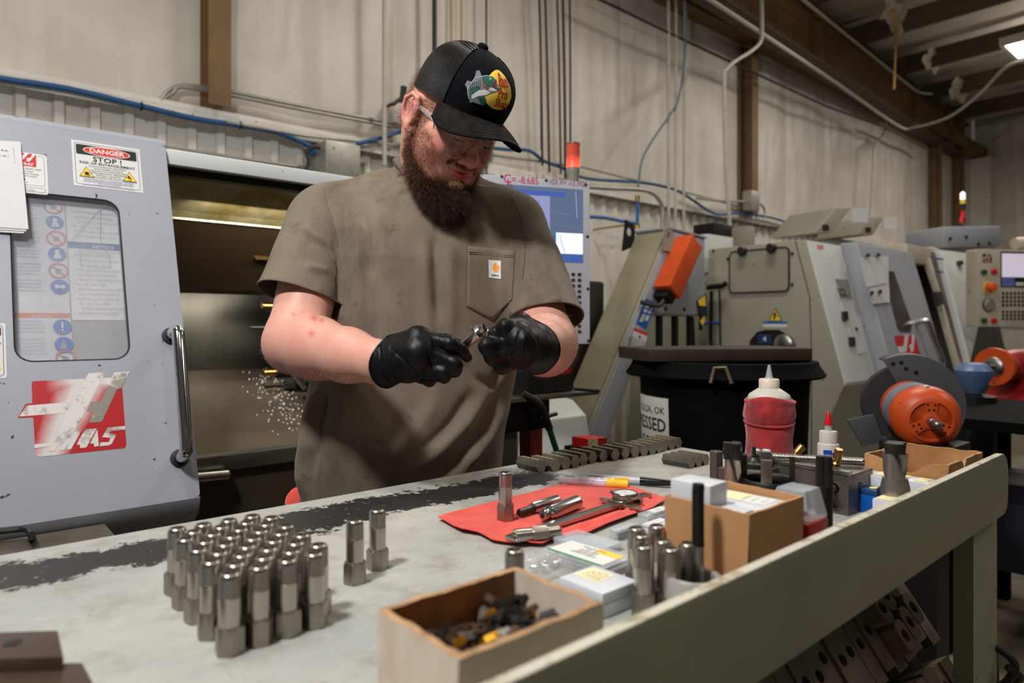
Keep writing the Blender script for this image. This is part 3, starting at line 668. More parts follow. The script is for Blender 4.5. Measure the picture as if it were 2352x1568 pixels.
def lying(label, a, b, R, kind):
    """hex coupling lying on the towel from pixel a to pixel b"""
    A, B = Vector(onz(*a, TZ+R)), Vector(onz(*b, TZ+R)); d = (B-A); L = d.length; d.normalize()
    A.z = B.z = TZ+R*.9
    t = thing('coupling' if kind != 'bored' else 'bored_fitting', label, 'coupling' if kind != 'bored' else 'fitting', A)
    if kind == 'stem':
        MB().lathe([(R*.30, 0), (R*.55, .001)]+thread_prof(R*.6, .002, L*.30, .0016, .0005)+[(R*.55, L*.31), (R*.55, L*.36)], 20, (0, 0, 0), d).build('threaded_stem', M['dark_steel'], t, True)
        mb = MB(); hexprism(mb, R, L*.34, L, .001, (0, 0, 0), d); mb.build('hex_body', M['zinc'], t, True, angle=25)
    elif kind == 'collar':
        MB().lathe([(0, .006), (R*.3, .006), (R*.34, 0), (R*.6, .0005), (R*.68, .003), (R*.68, L*.10), (R*.60, L*.12), (R*.60, L*.14), (R*.9, L*.16), (R*.9, L*.22)], 24, (0, 0, 0), d).build('collar', M['zinc'], t, True)
        mb = MB(); hexprism(mb, R, L*.21, L, .0015, (0, 0, 0), d); mb.build('hex_body', M['zinc'], t, True, angle=25)
    else:
        MB().lathe([(0, .010), (R*.78, .0008), (R*.84, 0), (R*.84, L*.16), (R*.8, L*.30), (R*.8, L*.38)], 24, (0, 0, 0), d).build('coned_end', M['turned'], t, True)
        mb = MB(); hexprism(mb, R, L*.36, L*.70, .001, (0, 0, 0), d); mb.build('hex_body', M['hexsteel'], t, True, angle=25)
        MB().lathe([(R*.7, L*.69)]+thread_prof(R*.8, L*.70, L*.99)+[(R*.6, L)], 24, (0, 0, 0), d).build('threaded_end', M['turned'], t, True)
lying('slim zinc hex coupling with a dark threaded stem lying on the towel', (1191, 1176), (1280, 1147), .0085, 'stem')
lying('stout zinc hex coupling with a collared end lying on the towel', (1246, 1182), (1326, 1150), .0105, 'collar')
lying('steel fitting with a coned bore lying on the towel edge beside the caliper', (1182, 1229), (1287, 1217), .0098, 'bored')
# dial caliper
A, B = Vector(onz(1196, 1224, BZ+.012)), Vector(onz(1470, 1137, BZ+.012)); d = (B-A); L = d.length; d.normalize(); nrm = Vector((-d.y, d.x, 0))
cal = thing('dial_caliper', 'satin steel dial caliper lying across the red towel', 'caliper', (A.x, A.y, TZ+.001)); M['satin'] = simple('satin_steel', (176, 168, 156), .28, 1, var=.05)
def cbx(l0, l1, b0, b1, z0, z1, mb=None):
    mb = mb or MB(); return mb.hexa([d*l+nrm*b+Vector((0, 0, z)) for z in (z0, z1) for l, b in ((l0, b0), (l1, b0), (l1, b1), (l0, b1))])
cbx(-.02, L+.02, -.008, .008, .002, .0065).build('beam', M['satin'], cal, bevel=.0005)
MB().prism([(-.016, -.006), (-.016, .009), (.002, .011), (.006, .020), (.012, .008), (.012, -.009), (-.004, -.012)], (0, 0, .0025), d, nrm, .0035).build('fixed_jaw', M['satin'], cal, bevel=.0004)
dl = L*.86
cbx(dl-.030, dl+.022, -.012, .013, .0, .010).build('slider', M['satin'], cal, bevel=.001)
MB().prism([(dl-.03, .010), (dl-.02, .034), (dl-.014, .034), (dl-.006, .010)], (0, 0, .003), d, nrm, .0035).build('upper_jaw', M['satin'], cal, bevel=.0004)
MB().prism([(dl-.03, -.012), (dl-.026, -.042), (dl-.018, -.040), (dl-.004, -.012)], (0, 0, .003), d, nrm, .0035).build('lower_jaw', M['satin'], cal, bevel=.0004)
dc = d*(dl-.002)+Vector((0, 0, .0105))
MB().lathe([(.019, 0), (.0195, .002), (.0195, .006), (.0182, .0078), (.0168, .0078), (.0165, .0068), (0, .0068)], 36, dc).build('dial', M['satin'], cal, True)
dd = Decal(); dd.oval(0, 0, .0162, .0162, M['white_ink'])
for k in range(40):
    a = math.radians(9*k); r0 = .0135 if k % 4 else .0122; dd.up(.00001).line([(r0*math.cos(a), r0*math.sin(a)), (.0155*math.cos(a), .0155*math.sin(a))], .0004, M['black_ink'])
dd.up().line([(0, -.003), (.006, .0125)], .0006, M['black_ink']); dd.build('dial_face', dc+Vector((0, 0, .0068)), d, nrm, cal, world=False, lift=.0003)
MB().cyl(d*(dl+.01)-nrm*.012+Vector((0, 0, .006)), d*(dl+.01)-nrm*.021+Vector((0, 0, .006)), .0035).build('thumb_roller', M['steel'], cal, True)
MB().cyl(d*(dl-.002)+nrm*.019+Vector((0, 0, .014)), d*(dl-.002)+nrm*.026+Vector((0, 0, .014)), .0025).build('lock_screw', M['steel'], cal, True)
# markers
def marker(name, label, a, b, z, parts):
    A, B = Vector(onz(*a, z)), Vector(onz(*b, z)); d = (B-A).normalized(); L = (B-A).length
    t = thing(name, label, 'marker', A)
    for nm, l0, l1, prof, mat in parts:
        MB().lathe([(r, L*(l0+(l1-l0)*h)) for r, h in prof], 24, (0, 0, 0), d).build(nm, mat, t, True)
    return t, A, d, L
t, A, d, L = marker('paint_marker', 'white paint marker with a yellow cap beside the red towel', (1285, 1102), (1444, 1112), BZ+.009, [('barrel', 0, .66, [(.0070, 0), (.0082, .02), (.0082, 1)], simple('marker_white', (222, 220, 232), .35, var=.02)), ('collar', .66, .69, [(.0085, 0), (.0085, 1)], flat('marker_lilac', (198, 192, 214), .4)), ('cap', .69, 1, [(.0086, 0), (.0086, .35), (.0078, .40), (.0074, .97), (.006, 1)], simple('marker_yellow', (238, 204, 60), .35, var=.03))])
side = Vector((-d.y, d.x, 0)); mb = MB()
mb.hexa([d*(L*l)+Vector((0, 0, z))+side*s_ for z in (.0075, .0098) for l, s_ in ((.80, -.0025), (.995, -.002), (.995, .002), (.80, .0025))]).build('cap_clip', bpy.data.materials['marker_yellow'], t)
def wrap_text(rad, org, d, ang0):
    up = Vector((0, 0, 1)); sd = Vector((-d.y, d.x, 0))
    def f(a, b, z):
        th = ang0+b/rad; return org+d*a+(up*math.cos(th)+sd*math.sin(th))*(rad+z)
    return f
dd = Decal(); ik = flat('label_grey', (120, 118, 140), .6)
for k in range(16): dd.rect(.008+k*.0012, .0045, .0084+k*.0012+.0002*(k % 3), .0085, ik)
for k, tx in enumerate(('M', 'S', 'C', 'O', 'X')): dd.ring(.036+k*.012, .0065, .0026, .0026, .0004, ik, 14).text(tx, .036+k*.012, .0052, .0034, ik)
dd.text('oil based opaque paint  medium point  shake well', .056, -.001, .0026, ik, sx=.95).text('xylene free  keep cap on tight', .045, -.005, .0022, ik)
dd.build('print', (0, 0, 0), d, (0, 0, 1), t, world=False, warp=wrap_text(.0082, Vector((0, 0, 0)), d, 1.05*-1))
t, A, d, L = marker('black_marker', 'grey barrelled black marker pen behind the paint marker', (1352, 1096), (1547, 1109), BZ+.0075, [('barrel', 0, .615, [(.004, 0), (.0062, .015), (.0062, 1)], simple('marker_grey', (186, 186, 190), .35, var=.03)), ('cap', .615, 1, [(.0068, 0), (.0068, .08), (.0062, .5), (.0048, .92), (.003, 1)], simple('marker_black', (18, 18, 20), .25, var=.02))])
side = Vector((-d.y, d.x, 0))
MB().hexa([d*(L*l)-side*.0068+Vector((0, 0, z))-side*s_ for z in (-.0018, .0018) for l, s_ in ((.68, -.001), (.985, -.001), (.985, .0016), (.68, .0022))]).build('cap_clip', bpy.data.materials['marker_black'], t)
dd = Decal(); dd.text('Sharpie', -(.078), -.002, .0095, M['black_ink'], .01, shear=.25, sx=.95).text('FINE POINT PERMANENT MARKER', -.074, .0045, .0024, M['black_ink'])
dd.build('print', (0, 0, 0), -d, (0, 0, 1), t, world=False, warp=wrap_text(.0062, Vector((0, 0, 0)), -d, -.9))
# hex bar blanks
m = N('mill_bar'); f = m.noise(18, 5, .6); m.set(col=m.mix(m.ramp(f, [(.3, 0), (.7, 1)]), lin((66, 62, 57)), lin((106, 100, 91))), metal=.55, rough=.48); m.bump(m.noise(1, 4, .6, m.map((60, 60, 400))), .15, .001); M['bar'] = m.m
m = N('sawn_face'); m.set(col=m.mix(m.noise(1, 3, .6, m.map((240, 240, 10), rot=(0, 0, .6))), lin((118, 108, 98)), lin((156, 146, 132))), metal=.6, rough=.4); M['sawn'] = m.m
m = N('yellow_paint_streak'); m.set(col=m.mix(m.ramp(m.noise(90, 4, .7), [(.42, 0), (.5, 1)]), lin((84, 80, 66)), lin((176, 172, 84))), rough=.6); M['streak'] = m.m
R = .0126
def bar(label, group, R=R, L=.058, streak=True):
    t = thing('hex_bar', label, 'bar', group=group); ax = (0, 1, 0); ph = math.pi/6*0
    # flats up and down: corner points to the sides
    V = []; 
    for yy in (0, L):
        for k in range(6): a = math.pi/3*k; V.append((R*math.cos(a), yy, R*.866+R*math.sin(a)))
    raw('bar_body', V, [(k, (k+1) % 6, 6+(k+1) % 6, 6+k) for k in range(6)]+[tuple(range(6, 12))], M['bar'], t)
    raw('sawn_end', [(x_, -.0004, z_) for x_, y_, z_ in V[:6]]+V[:6], [(5, 4, 3, 2, 1, 0)]+[(k, (k+1) % 6, 6+(k+1) % 6, 6+k) for k in range(6)], M['sawn'], t)
    if streak: raw('paint_streak', [(-.0016, L*.12, 1.732*R+.0004), (.0016, L*.10, 1.732*R+.0004), (.0012, L*.9, 1.732*R+.0004), (-.0012, L*.88, 1.732*R+.0004)], [(0, 1, 2, 3)], M['streak'], t)
    return t
pb = bar('dark hexagonal bar blank with yellow paint streak in the long row on the bench', 'row of hexagonal bar blanks')
pt = [(1243.8,1071),(1275,1069),(1301,1064),(1321,1060),(1342,1054),(1363,1050),(1390,1046),(1414.5,1044),(1441.7,1039.5),(1457,1038),(1474.5,1035.6),(1495.8,1032),(1514.7,1027.7),(1527,1023.5),(1542.7,1020.7),(1558,1017.3)]
P = [onz(x, y, BZ+R*.87) for x, y in pt]
us = [P[0].x+(P[-1].x-P[0].x)*k/15 for k in range(16)]
for k in range(16):
    u_ = .5*us[k]+.5*P[k].x
    if k and u_-lastu < 2*R+.0003: u_ = lastu+2*R+.0003
    lastu = u_
    o = pb if k == 0 else copy_tree(pb)
    o.location = (u_, min(P[k].y, .93), BZ); o.rotation_euler = (0, 0, rr.uniform(-.025, .005))
    o['label'] = 'dark hexagonal bar blank with yellow streak, %s in the long row' % ('nearest the black wear strip' if k == 0 else 'farthest from the worker' if k == 15 else ['second', 'third', 'fourth', 'fifth', 'sixth', 'seventh', 'eighth', 'ninth', 'tenth', 'eleventh', 'twelfth', 'thirteenth', 'fourteenth', 'fifteenth'][k-1]+' from the worker')
ps = bar('', 'three short bar stubs', .0115, .06, False)
u_ = onz(1589, 1063, BZ+.01)
for k, lab in enumerate(('nearest', 'middle', 'farthest')):
    o = ps if k == 0 else copy_tree(ps); o.location = (u_.x+k*.0235, u_.y, BZ); o.rotation_euler = (0, 0, .03)
    o['label'] = lab+' of three plain hexagonal bar stubs lying side by side'
t = thing('hex_bar', 'hexagonal bar standing upright behind the cardboard box', 'bar', (*onz(1645, 1122, BZ)[:2], BZ), rz=.1)
mb = MB(); hexprism(mb, .0115, 0, .062, .0006); mb.build('bar_body', M['bar'], t, True, angle=25)
# ------------------------------------------------------------------ boxes and tools on the bench
m = N('worn_card'); f = m.noise(9, 6, .65); st = m.ramp(m.noise(5, 5, .7), [(.45, 0), (.62, 1)])
c = m.mix(m.ramp(f, [(.3, 0), (.7, 1)]), lin((190, 172, 150)), lin((214, 202, 190))); c = m.mix(m.math('MULTIPLY', st, .55), c, lin((168, 138, 104)))
m.set(col=c, rough=.75); m.bump(f, .2, .002); M['worn_card'] = m.m
m = N('oily_card'); f = m.noise(14, 6, .65); m.set(col=m.mix(m.ramp(f, [(.3, 0), (.7, 1)]), lin((104, 62, 22)), lin((150, 96, 42))), rough=.6); m.bump(f, .2, .002); M['oily_card'] = m.m
m = N('kraft_card'); f = m.noise(7, 5, .6); m.set(col=m.mix(m.ramp(f, [(.3, 0), (.7, 1)]), lin((164, 118, 76)), lin((186, 140, 96))), rough=.7); m.bump(m.noise(1, 3, .5, m.map((300, 300, 20))), .06, .001); M['kraft'] = m.m
m = N('old_card'); f = m.noise(11, 6, .65); m.set(col=m.mix(m.ramp(f, [(.3, 0), (.7, 1)]), lin((140, 92, 48)), lin((186, 138, 88))), rough=.7); m.bump(f, .25, .002); M['old_card'] = m.m
M['clear_plastic'] = simple('clear_plastic', (205, 212, 218), .28, var=.03, alpha=.42); M['frost_plastic'] = simple('frosted_plastic', (196, 200, 205), .4, var=.02, sss=.25)
M['frost_plastic'].node_tree.nodes['Principled BSDF'].inputs['Subsurface Radius'].default_value = (.004, .004, .004)
M['white_plastic'] = simple('white_plastic', (200, 203, 210), .35, var=.03)
def tray(name, label, u0, u1, v0, v1, h, th, outer, inner, rim, floor_m, wob=.0025, seed=1, dips=()):
    """open box: four walls with uneven worn rims, a floor"""
    t = thing(name, label, 'box', (u0, v0, BZ)); W, D = u1-u0, v1-v0
    def wallm(nm, a, b, inw, sd, mats):
        A, B = Vector(a), Vector(b); n = 24; V = []; Fc = []; mi = []; iv = Vector(inw)*th
        for k in range(n+1):
            q = k/n; p = A.lerp(B, q); z = h+wob*mnoise.noise((q*6, sd, seed))-sum(dp*math.exp(-((q-c)/wd)**2) for i_, c, wd, dp in dips if i_ == sd)
            bow = iv.normalized()*(.0015*mnoise.noise((q*4, sd*3, seed+5)))
            V += [p, p+Vector((0, 0, z))+bow, p+iv+Vector((0, 0, z+.0006*mnoise.noise((q*20, sd, 2))))+bow, p+iv]
        for k in range(n):
            o = 4*k
            for j in range(3): Fc.append((o+j, o+4+j, o+5+j, o+1+j)); mi.append((0, 2, 1)[j])
        Fc += [(0, 1, 2, 3), (4*n+3, 4*n+2, 4*n+1, 4*n)]; mi += [0, 0]
        return raw(nm, V, Fc, mats, t, False, mi)
    mats = [outer, inner, rim]
    wallm('side_wall', (0, 0, 0), (W, 0, 0), (0, 1, 0), 0, mats); wallm('side_wall', (W, D, 0), (0, D, 0), (0, -1, 0), 1, mats)
    wallm('end_wall', (0, D, 0), (0, 0, 0), (1, 0, 0), 2, mats); wallm('end_wall', (W, 0, 0), (W, D, 0), (-1, 0, 0), 3, mats)
    MB().box((th*.5, th*.5, .0005), (W-th*.5, D-th*.5, .015 if seed == 3 else .003)).build('box_bottom', floor_m, t)
    return t
M['card_rim'] = simple('card_rim', (158, 124, 88), .8, var=.35, vscale=60)
tr = tray('wooden_box', 'worn tan open box of loose carbide inserts at the front corner of the bench', .239, .366, .326, .421, .072, .0055, M['worn_card'], M['oily_card'], M['card_rim'], M['oily_card'], .0016, 3)
for o in kids(tr):
    if o.name.startswith('end_wall') and o.data.vertices[0].co.x > .05: o.data.materials[1] = M['worn_card']
MI = [simple('insert_'+n_, c_, r_, mt_, var=.2, vscale=60) for n_, c_, r_, mt_ in (('bronze', (92, 72, 58), .4, .7), ('dark', (40, 36, 34), .4, .6), ('gold', (206, 150, 40), .3, .8), ('grey', (128, 124, 122), .4, .6))]
pi = []
for k, mt in enumerate(MI):
    hole = [(.0022*math.cos(q*math.pi/5), .0022*math.sin(q*math.pi/5)) for q in range(10)]
    out = rrect(-.0063, -.0063, .0063, .0063, .001, 3) if k != 2 else [(.0085, 0), (0, .0052), (-.0085, 0), (0, -.0052)]
    mb = MB(); mb.plate(out, [hole], (0, 0, -.0022), (1, 0, 0), (0, 1, 0), .0044); me = mb.build('t', mt); pi.append(me.data); bpy.data.objects.remove(me)
ir = random.Random(11)
for k in range(150):
    t_ = k % 4 if ir.random() > .55 else ir.choice([0, 1]); lay = k//30
    x_ = .239+.018+ir.random()*.092; y_ = .326+.016+ir.random()*.066
    zc = BZ+.020+lay*.0072+.008*math.exp(-((x_-.325)/.03)**2)*(lay > 0)+ir.uniform(0, .003)
    o = bpy.data.objects.new('carbide_insert', pi[t_]); COL.objects.link(o); o.location = (x_, y_, zc)
    o.rotation_euler = (ir.uniform(-.7, .7), ir.uniform(-.7, .7), ir.uniform(0, 6))
    T(o, ['bronze coated', 'black coated', 'gold coated diamond shaped', 'plain grey'][t_]+' carbide insert in the pile inside the foreground wooden box', 'insert', ['bronze', 'black', 'gold', 'grey'][t_]+' carbide inserts')
# cardboard box of plastic insert cases
tr = tray('cardboard_box', 'small brown cardboard box packed with white plastic cases', .569, .672, .330, .424, .097, .0028, M['kraft'], M['kraft'], M['kraft'], M['kraft'], .0009, 8)
def case(name, label, c, size, rz, mat, lid=.35, lab=None, group=None, tilt=None, lidmat=None):
    t = thing(name, label, 'case', c, rz, group, rot=tilt); a, b, h = size
    MB().box((-a/2, -b/2, 0), (a/2, b/2, h*(1-lid))).build('case_base', mat, t, bevel=min(.0018, h*.15))
    MB().box((-a/2-.0004, -b/2-.0004, h*(1-lid)+.0003), (a/2+.0004, b/2+.0004, h)).build('case_lid', lidmat or mat, t, bevel=min(.0018, h*.12))
    if lab:
        d = Decal(); lab(d, a, b); d.build('label', (0, 0, h), (1, 0, 0), (0, 1, 0), t, world=False, lift=.0003)
    return t
cream = flat('cream_label', (226, 214, 168), .6); wl = flat('white_label', (208, 208, 205), .6); bl = flat('bright_blue', (24, 92, 172), .45)
def l1(d, a, b):
    d.rect(-a*.1, -b*.32, a*.42, b*.34, wl).up().rect(-a*.1, .0, a*.42, b*.34, cream).up()
    for k in range(3): d.text('TPMT 32 52 MP'[k:8+k], a*.16, -b*.26+k*b*.13, .004, M['grey_ink'])
case('insert_case', 'white case standing on edge in the cardboard box', (.590, .398, BZ+.060), (.032, .044, .054), .05, M['frost_plastic'], .5)
case('insert_case', 'white case lying flat on top in the middle of the cardboard box', (.637, .377, BZ+.064), (.060, .080, .026), .05, M['frost_plastic'], .4, l1)
case('insert_case', 'lower white case bedded under the top one in the cardboard box', (.634, .377, BZ+.034), (.066, .082, .028), .0, M['frost_plastic'], .4)
case('insert_case', 'small white case leaning at the back of the cardboard box', (.586, .356, BZ+.046), (.026, .026, .048), .0, M['frost_plastic'], .3)
# white plastic case in front
p = onz(1375, 1345, BZ)
def l2(d, a, b):
    d.rect(-a*.2, -b*.1, a*.36, b*.42, cream).up()
    for k in range(4): d.text('CNMG 432 grade'[k:9+k], a*.08, .0+k*.0058-b*.05, .0045, M['grey_ink'])
q = onz(1374, 1328, BZ+.024)
case('insert_case', 'frosted white insert case with a cream label, next to the front wooden box', (q.x, q.y, BZ), (.050, .056, .024), .0, M['frost_plastic'], .45, l2)
q = onz(1352, 1268, BZ+.014)
def l3(d, a, b):
    gr = flat('label_green', (40, 140, 84), .5); d.rect(-a*.44, -b*.42, a*.30, b*.46, wl).up().rect(-a*.44, -b*.42, -a*.38, b*.46, gr).rect(a*.08, -b*.42, a*.30, -b*.05, M['yellow_ink']).up()
    for k in range(5): d.text(('CARBIDE INSERTS', 'GRADE 4225', 'WNMG 0804', 'QTY 10', 'MADE IN JAPAN')[k], -a*.2+k*a*.09, .0, .0046, M['black_ink'], rot=math.pi/2*-1)
case('clear_case', 'flat clear plastic case with a white and yellow label below the red towel', (q.x, q.y, BZ), (.058, .088, .014), .05, M['clear_plastic'], .5, l3)
q = onz(1340, 1240, BZ+.016)
case('clear_case', 'empty clear plastic lid behind the labelled flat case', (q.x+.02, q.y+.012, BZ), (.045, .07, .010), .08, M['clear_plastic'], .5)
q = onz(1433, 1222, BZ+.006); case('tool_tube', 'clear square tube holding a dark tool, left of the steel fittings', (q.x, q.y, BZ), (.042, .014, .014), .06, M['clear_plastic'], .3)
q2 = thing('end_mill', 'dark end mill inside the clear square tube', 'tool', (q.x-.012, q.y, BZ+.006)); MB().cyl((0, 0, 0), (.026, .002, 0), .0035).build('shank', M['dark_steel'], q2, True)
q = onz(1502, 1186, BZ+.008)
def l4(d, a, b): d.rect(-a*.15, -b*.4, a*.48, b*.4, wl).up().text('1/2 4FL', a*.15, -b*.1, .004, M['grey_ink'])
case('tool_tube', 'clear tool tube with a white label at the towel corner', (q.x, q.y, BZ), (.052, .017, .016), .05, M['clear_plastic'], .3, l4)
q = onz(1520, 1212, BZ+.004)
def l5(d, a, b): d.rect(-a*.48, -b*.46, a*.48, b*.46, wl).up().text('SGH  12', 0, 0, .006, M['grey_ink']).rect(a*.3, -b*.46, a*.48, b*.46, bl)
case('insert_case', 'flat white case with a blue end strip behind the steel fittings', (q.x+.005, q.y, BZ), (.05, .035, .010), .05, M['white_plastic'], .4, l5)
q = onz(1625, 1111, BZ+.002); T(MB().cbox((q.x, q.y, BZ+.0012), (.04, .03, .002), .1).build('paper_slip', M['paper']), 'white paper slip under the upright hexagonal bar', 'paper')
# plastic bag with small parts
q = onz(1262, 1312, BZ); V = []; Fc = []
for j in range(15):
    for i in range(19):
        a, b = i/18-.5, j/14-.5; e = max(0, 1-(abs(a)*2)**4)*max(0, 1-(abs(b)*2)**4)
        V.append((q.x+a*.075, q.y+.01+b*.06, BZ+.002+e*(.011+.007*mnoise.noise((a*9, b*9, 1)))+.002*abs(mnoise.noise((a*22, b*22, 3)))))
for j in range(14):
    for i in range(18): k = j*19+i; Fc.append((k, k+1, k+20, k+19))
bag = thing('plastic_bag', 'crumpled clear plastic bag behind the front wooden box', 'bag', (q.x, q.y, BZ))
raw('film', V, Fc, simple('bag_film', (196, 196, 194), .14, var=0, alpha=.38), bag, True, world=True, angle=0)
for k in range(3):
    t = thing('set_screw', ['nearest', 'middle', 'farthest'][k]+' small steel pin inside the plastic bag', 'pin', (q.x-.012+k*.013, q.y+.004+.006*(k % 2), BZ+.006), rz=.6*k-.8)
    MB().lathe([(.0028, 0), (.0034, .001), (.0034, .019), (.0028, .02)], 14, (-.01, 0, 0), (1, 0, 0)).build('pin_body', M['zinc'], t, True)
# aluminium cup and the tap standing in it
q = onz(1591, 1319, BZ+.041)
cup = thing('aluminium_cup', 'turned aluminium ring cup on the bench beside the rail', 'cup', (q.x, q.y, BZ))
M['alu'] = simple('turned_aluminium', (190, 188, 184), .42, .55, var=.06)
MB().lathe([(.0175, .004), (.0255, .0), (.0262, .001), (.0262, .039), (.0252, .041), (.0205, .041), (.0195, .0395), (.0185, .004), (0, .004)], 48).build('cup_body', M['alu'], cup, True, angle=30)
t = thing('hand_tap', 'long tap with a black upper half standing in the aluminium cup', 'tap', (q.x+.006, q.y-.002, BZ+.005), rot=(-.02, .03, 0))
MB().lathe([(.0035, 0), (.0052, .002), (.0052, .064)], 18).build('shank', M['steel'], t, True)
def fluted(name, mat, parent, R, z0, z1, n_fl, depth, twist=0.0, n=48, seg=14, base=(0, 0, 0), width=.5, axis=None):
    V = []; Fc = []; b = Vector(base)
    for j in range(seg+1):
        z = z0+(z1-z0)*j/seg
        for k in range(n):
            a = 2*math.pi*k/n; ph = (a*n_fl/(2*math.pi)) % 1; d_ = abs(ph-.5)*2
            r = R-depth*max(0, 1-(d_/width)**2) if d_ < width else R
            aa = a+twist*(j/seg); V.append(b+Vector((r*math.cos(aa), r*math.sin(aa), z)))
    for j in range(seg):
        for k in range(n): k2 = (k+1) % n; Fc.append((j*n+k, j*n+k2, (j+1)*n+k2, (j+1)*n+k))
    Fc += [tuple(range(n-1, -1, -1)), tuple(seg*n+k for k in range(n))]
    return raw(name, V, Fc, mat, parent, True, angle=35)
fluted('fluted_end', M['black_steel'], t, .0058, .0642, .112, 3, .002, .0); MB().lathe([(.0058, .112), (.0052, .118), (0, .119)], 18).build('tip', M['black_steel'], t, True)
MB().lathe([(.0054, .061), (.0056, .064), (.0056, .0645)], 18).build('neck', M['black_steel'], t, True)
# clear and red tap case
q = Vector((.705, .350, 0))
t = thing('drill_case', 'clear topped red plastic case of drills behind the cardboard box', 'case', (q.x, q.y, BZ))
MB().box((-.022, -.020, 0), (.022, .024, .066)).build('case_base', simple('red_plastic', (176, 16, 22), .3, var=.06), t, bevel=.003)
MB().hexa([Vector(p_) for p_ in ((-.022, -.020, .0665), (.022, -.020, .0665), (.022, .024, .0665), (-.022, .024, .0665), (-.018, -.014, .098), (.016, -.014, .098), (.016, .018, .098), (-.018, .018, .098))]).build('clear_lid', M['clear_plastic'], t, bevel=.003)
for k in range(5): MB().cyl((-.015+k*.0075, .002, .067), (-.015+k*.0075, .002, .092), .002+.0002*k, n=10).build('drill', M['steel'], t, True)
# cutters standing about
def cutter(label, px, py_top, Y, R, mat, kind, h=None):
    p = at(px, py_top, Y); h = p.z-BZ; t = thing('milling_cutter' if kind != 'sleeve' else 'tool_holder', label, 'tool', (p.x, p.y, BZ), rz=.4); return t, h
t, h = cutter('large steel insert drill with a twisted flute standing by the rail', 2056, 1016, .875, .0145, None, 'drill')
M['cutter'] = simple('nickel_steel', (150, 142, 136), .34, .8, var=.12, vscale=20)
MB().lathe([(.0115, 0), (.0115, .046), (.0160, .048), (.0172, .052), (.0172, .060), (.0158, .068), (.0145, .074)], 32).build('flange', M['cutter'], t, True)
fluted('fluted_body', M['cutter'], t, .0143, .072, h-.012, 2, .0070, -1.2, seg=24, width=.42); fluted('black_tip', M['dark_steel'], t, .0148, h-.013, h, 2, .0065, -.25, width=.40)
MB().cbox((.012, .002, h-.008), (.006, .003, .010)).build('insert', M['brass'], t, bevel=.0005)
t, h = cutter('slim end mill with a black head behind the cardboard box', 1684, 1016, .93, .0115, None, 'mill')
MB().lathe([(.0105, 0), (.0105, .05)], 28).build('shank', M['steel'], t, True); fluted('fluted_body', M['satin'], t, .0108, .049, h-.02, 2, .006, -1.4, seg=20, width=.4)
fluted('cutter_head', M['dark_steel'], t, .0130, h-.022, h, 3, .006, -.4, width=.5)
for k in range(3): a = k*2.094; MB().cbox((.0115*math.cos(a), .0115*math.sin(a), h-.006), (.005, .0025, .009), a).build('insert', M['zinc'], t, bevel=.0004)
t, h = cutter('black slotted boring sleeve standing in front of the vise jaw', 1893, 1048, .785, .0095, None, 'sleeve')
MB().lathe([(.0088, 0), (.0092, .002), (.0092, h-.036), (.0085, h-.033)], 28).build('sleeve', M['black_steel'], t, True); fluted('slotted_head', M['black_plastic'], t, .0092, h-.036, h, 1, .008, .2, width=.5)
# steel jaw blocks with their hardware
t = thing('vise_jaw', 'machined steel vise jaw block with bolt holes behind the black sleeve', 'jaw', (.998, .42, BZ))
hs = [[(x0+r*math.cos(2*math.pi*q/20), z0+r*math.sin(2*math.pi*q/20)) for q in range(20)] for x0, z0, r in ((-.020, .036, .0075), (-.017, .012, .009))]
M['ground'] = simple('ground_steel', (112, 104, 98), .42, .75, var=.25, vscale=26, bump=.12)
mb = MB(); mb.plate([(-.165, 0), (0, 0), (0, .0572), (-.165, .0572)], hs, (0, 0, 0), (0, -1, 0), (0, 0, 1), .012)
mb.v = [(-x if False else x, y, z) for x, y, z in mb.v]; o = mb.build('front_face', M['ground'], t)
MB().box((.0, 0, 0), (.072, .165, .0568)).build('jaw_body', M['ground'], t, bevel=.0012)
MB().box((-.0135, -.001, .0575), (.0, .166, .0625)).build('top_edge', M['steel'], t, bevel=.0006)
MB().cyl((-.022, .020, .036), (.0, .020, .036), .0055).build('pin', M['steel'], t, True)
for yy, zz in ((-.0005, .036), ): MB().lathe([(.0062, 0), (.0062, .0008), (0, .0009)], 20, (.028, yy, zz), (0, -1, 0)).build('end_hole', M['black_ink'], t, True)
for k, (x_, y_, tilt) in enumerate(((.012, .095, (.5, .5)), (.012, .028, (.25, -.12)))):
    b = thing('brass_plug', ['brass plug lying tilted on the far part of the vise jaw', 'tall brass plug leaning on the near end of the vise jaw'][k], 'plug', (.998+x_, .42+y_, BZ+.064), rot=(tilt[0], tilt[1], 0))
    MB().lathe([(.006, 0), (.006, .004), (.004, .006), (.004, .010), (.0062, .011), (.0062, .024), (.005, .026)], 20).build('plug_body', M['brass'], b, True)
t = thing('jaw_block', 'octagonal steel jaw block with a round hole behind the cardboard box', 'jaw', (.93, .545, BZ))
hs = [[(.03+.0085*math.cos(2*math.pi*q/20), .032+.0085*math.sin(2*math.pi*q/20)) for q in range(20)]]
MB().plate([(0, 0), (.062, 0), (.062, .052), (0, .052)], hs, (.0, .04, 0), (0, -1, 0), (0, 0, 1), .012).build('front_face', M['ground'], t)
MB().prism([(0, -.022), (.06, -.022), (.085, 0), (.085, .03), (.06, .04), (0, .04)], (0, 0, 0), (1, 0, 0), (0, 1, 0), .052).build('jaw_body', M['ground'], t, bevel=.001)
t = thing('t_nut', 'dark round clamp washer with a stud on the octagonal jaw block', 'clamp', (.965, .552, BZ+.0525))
MB().lathe([(.021, 0), (.022, .003), (.022, .006), (.012, .007), (.009, .010), (.006, .014), (0, .014)], 28).build('washer', M['dark_steel'], t, True); MB().cbox((0, 0, .02), (.005, .005, .02), .3).build('stud', M['black_steel'], t, bevel=.0006)
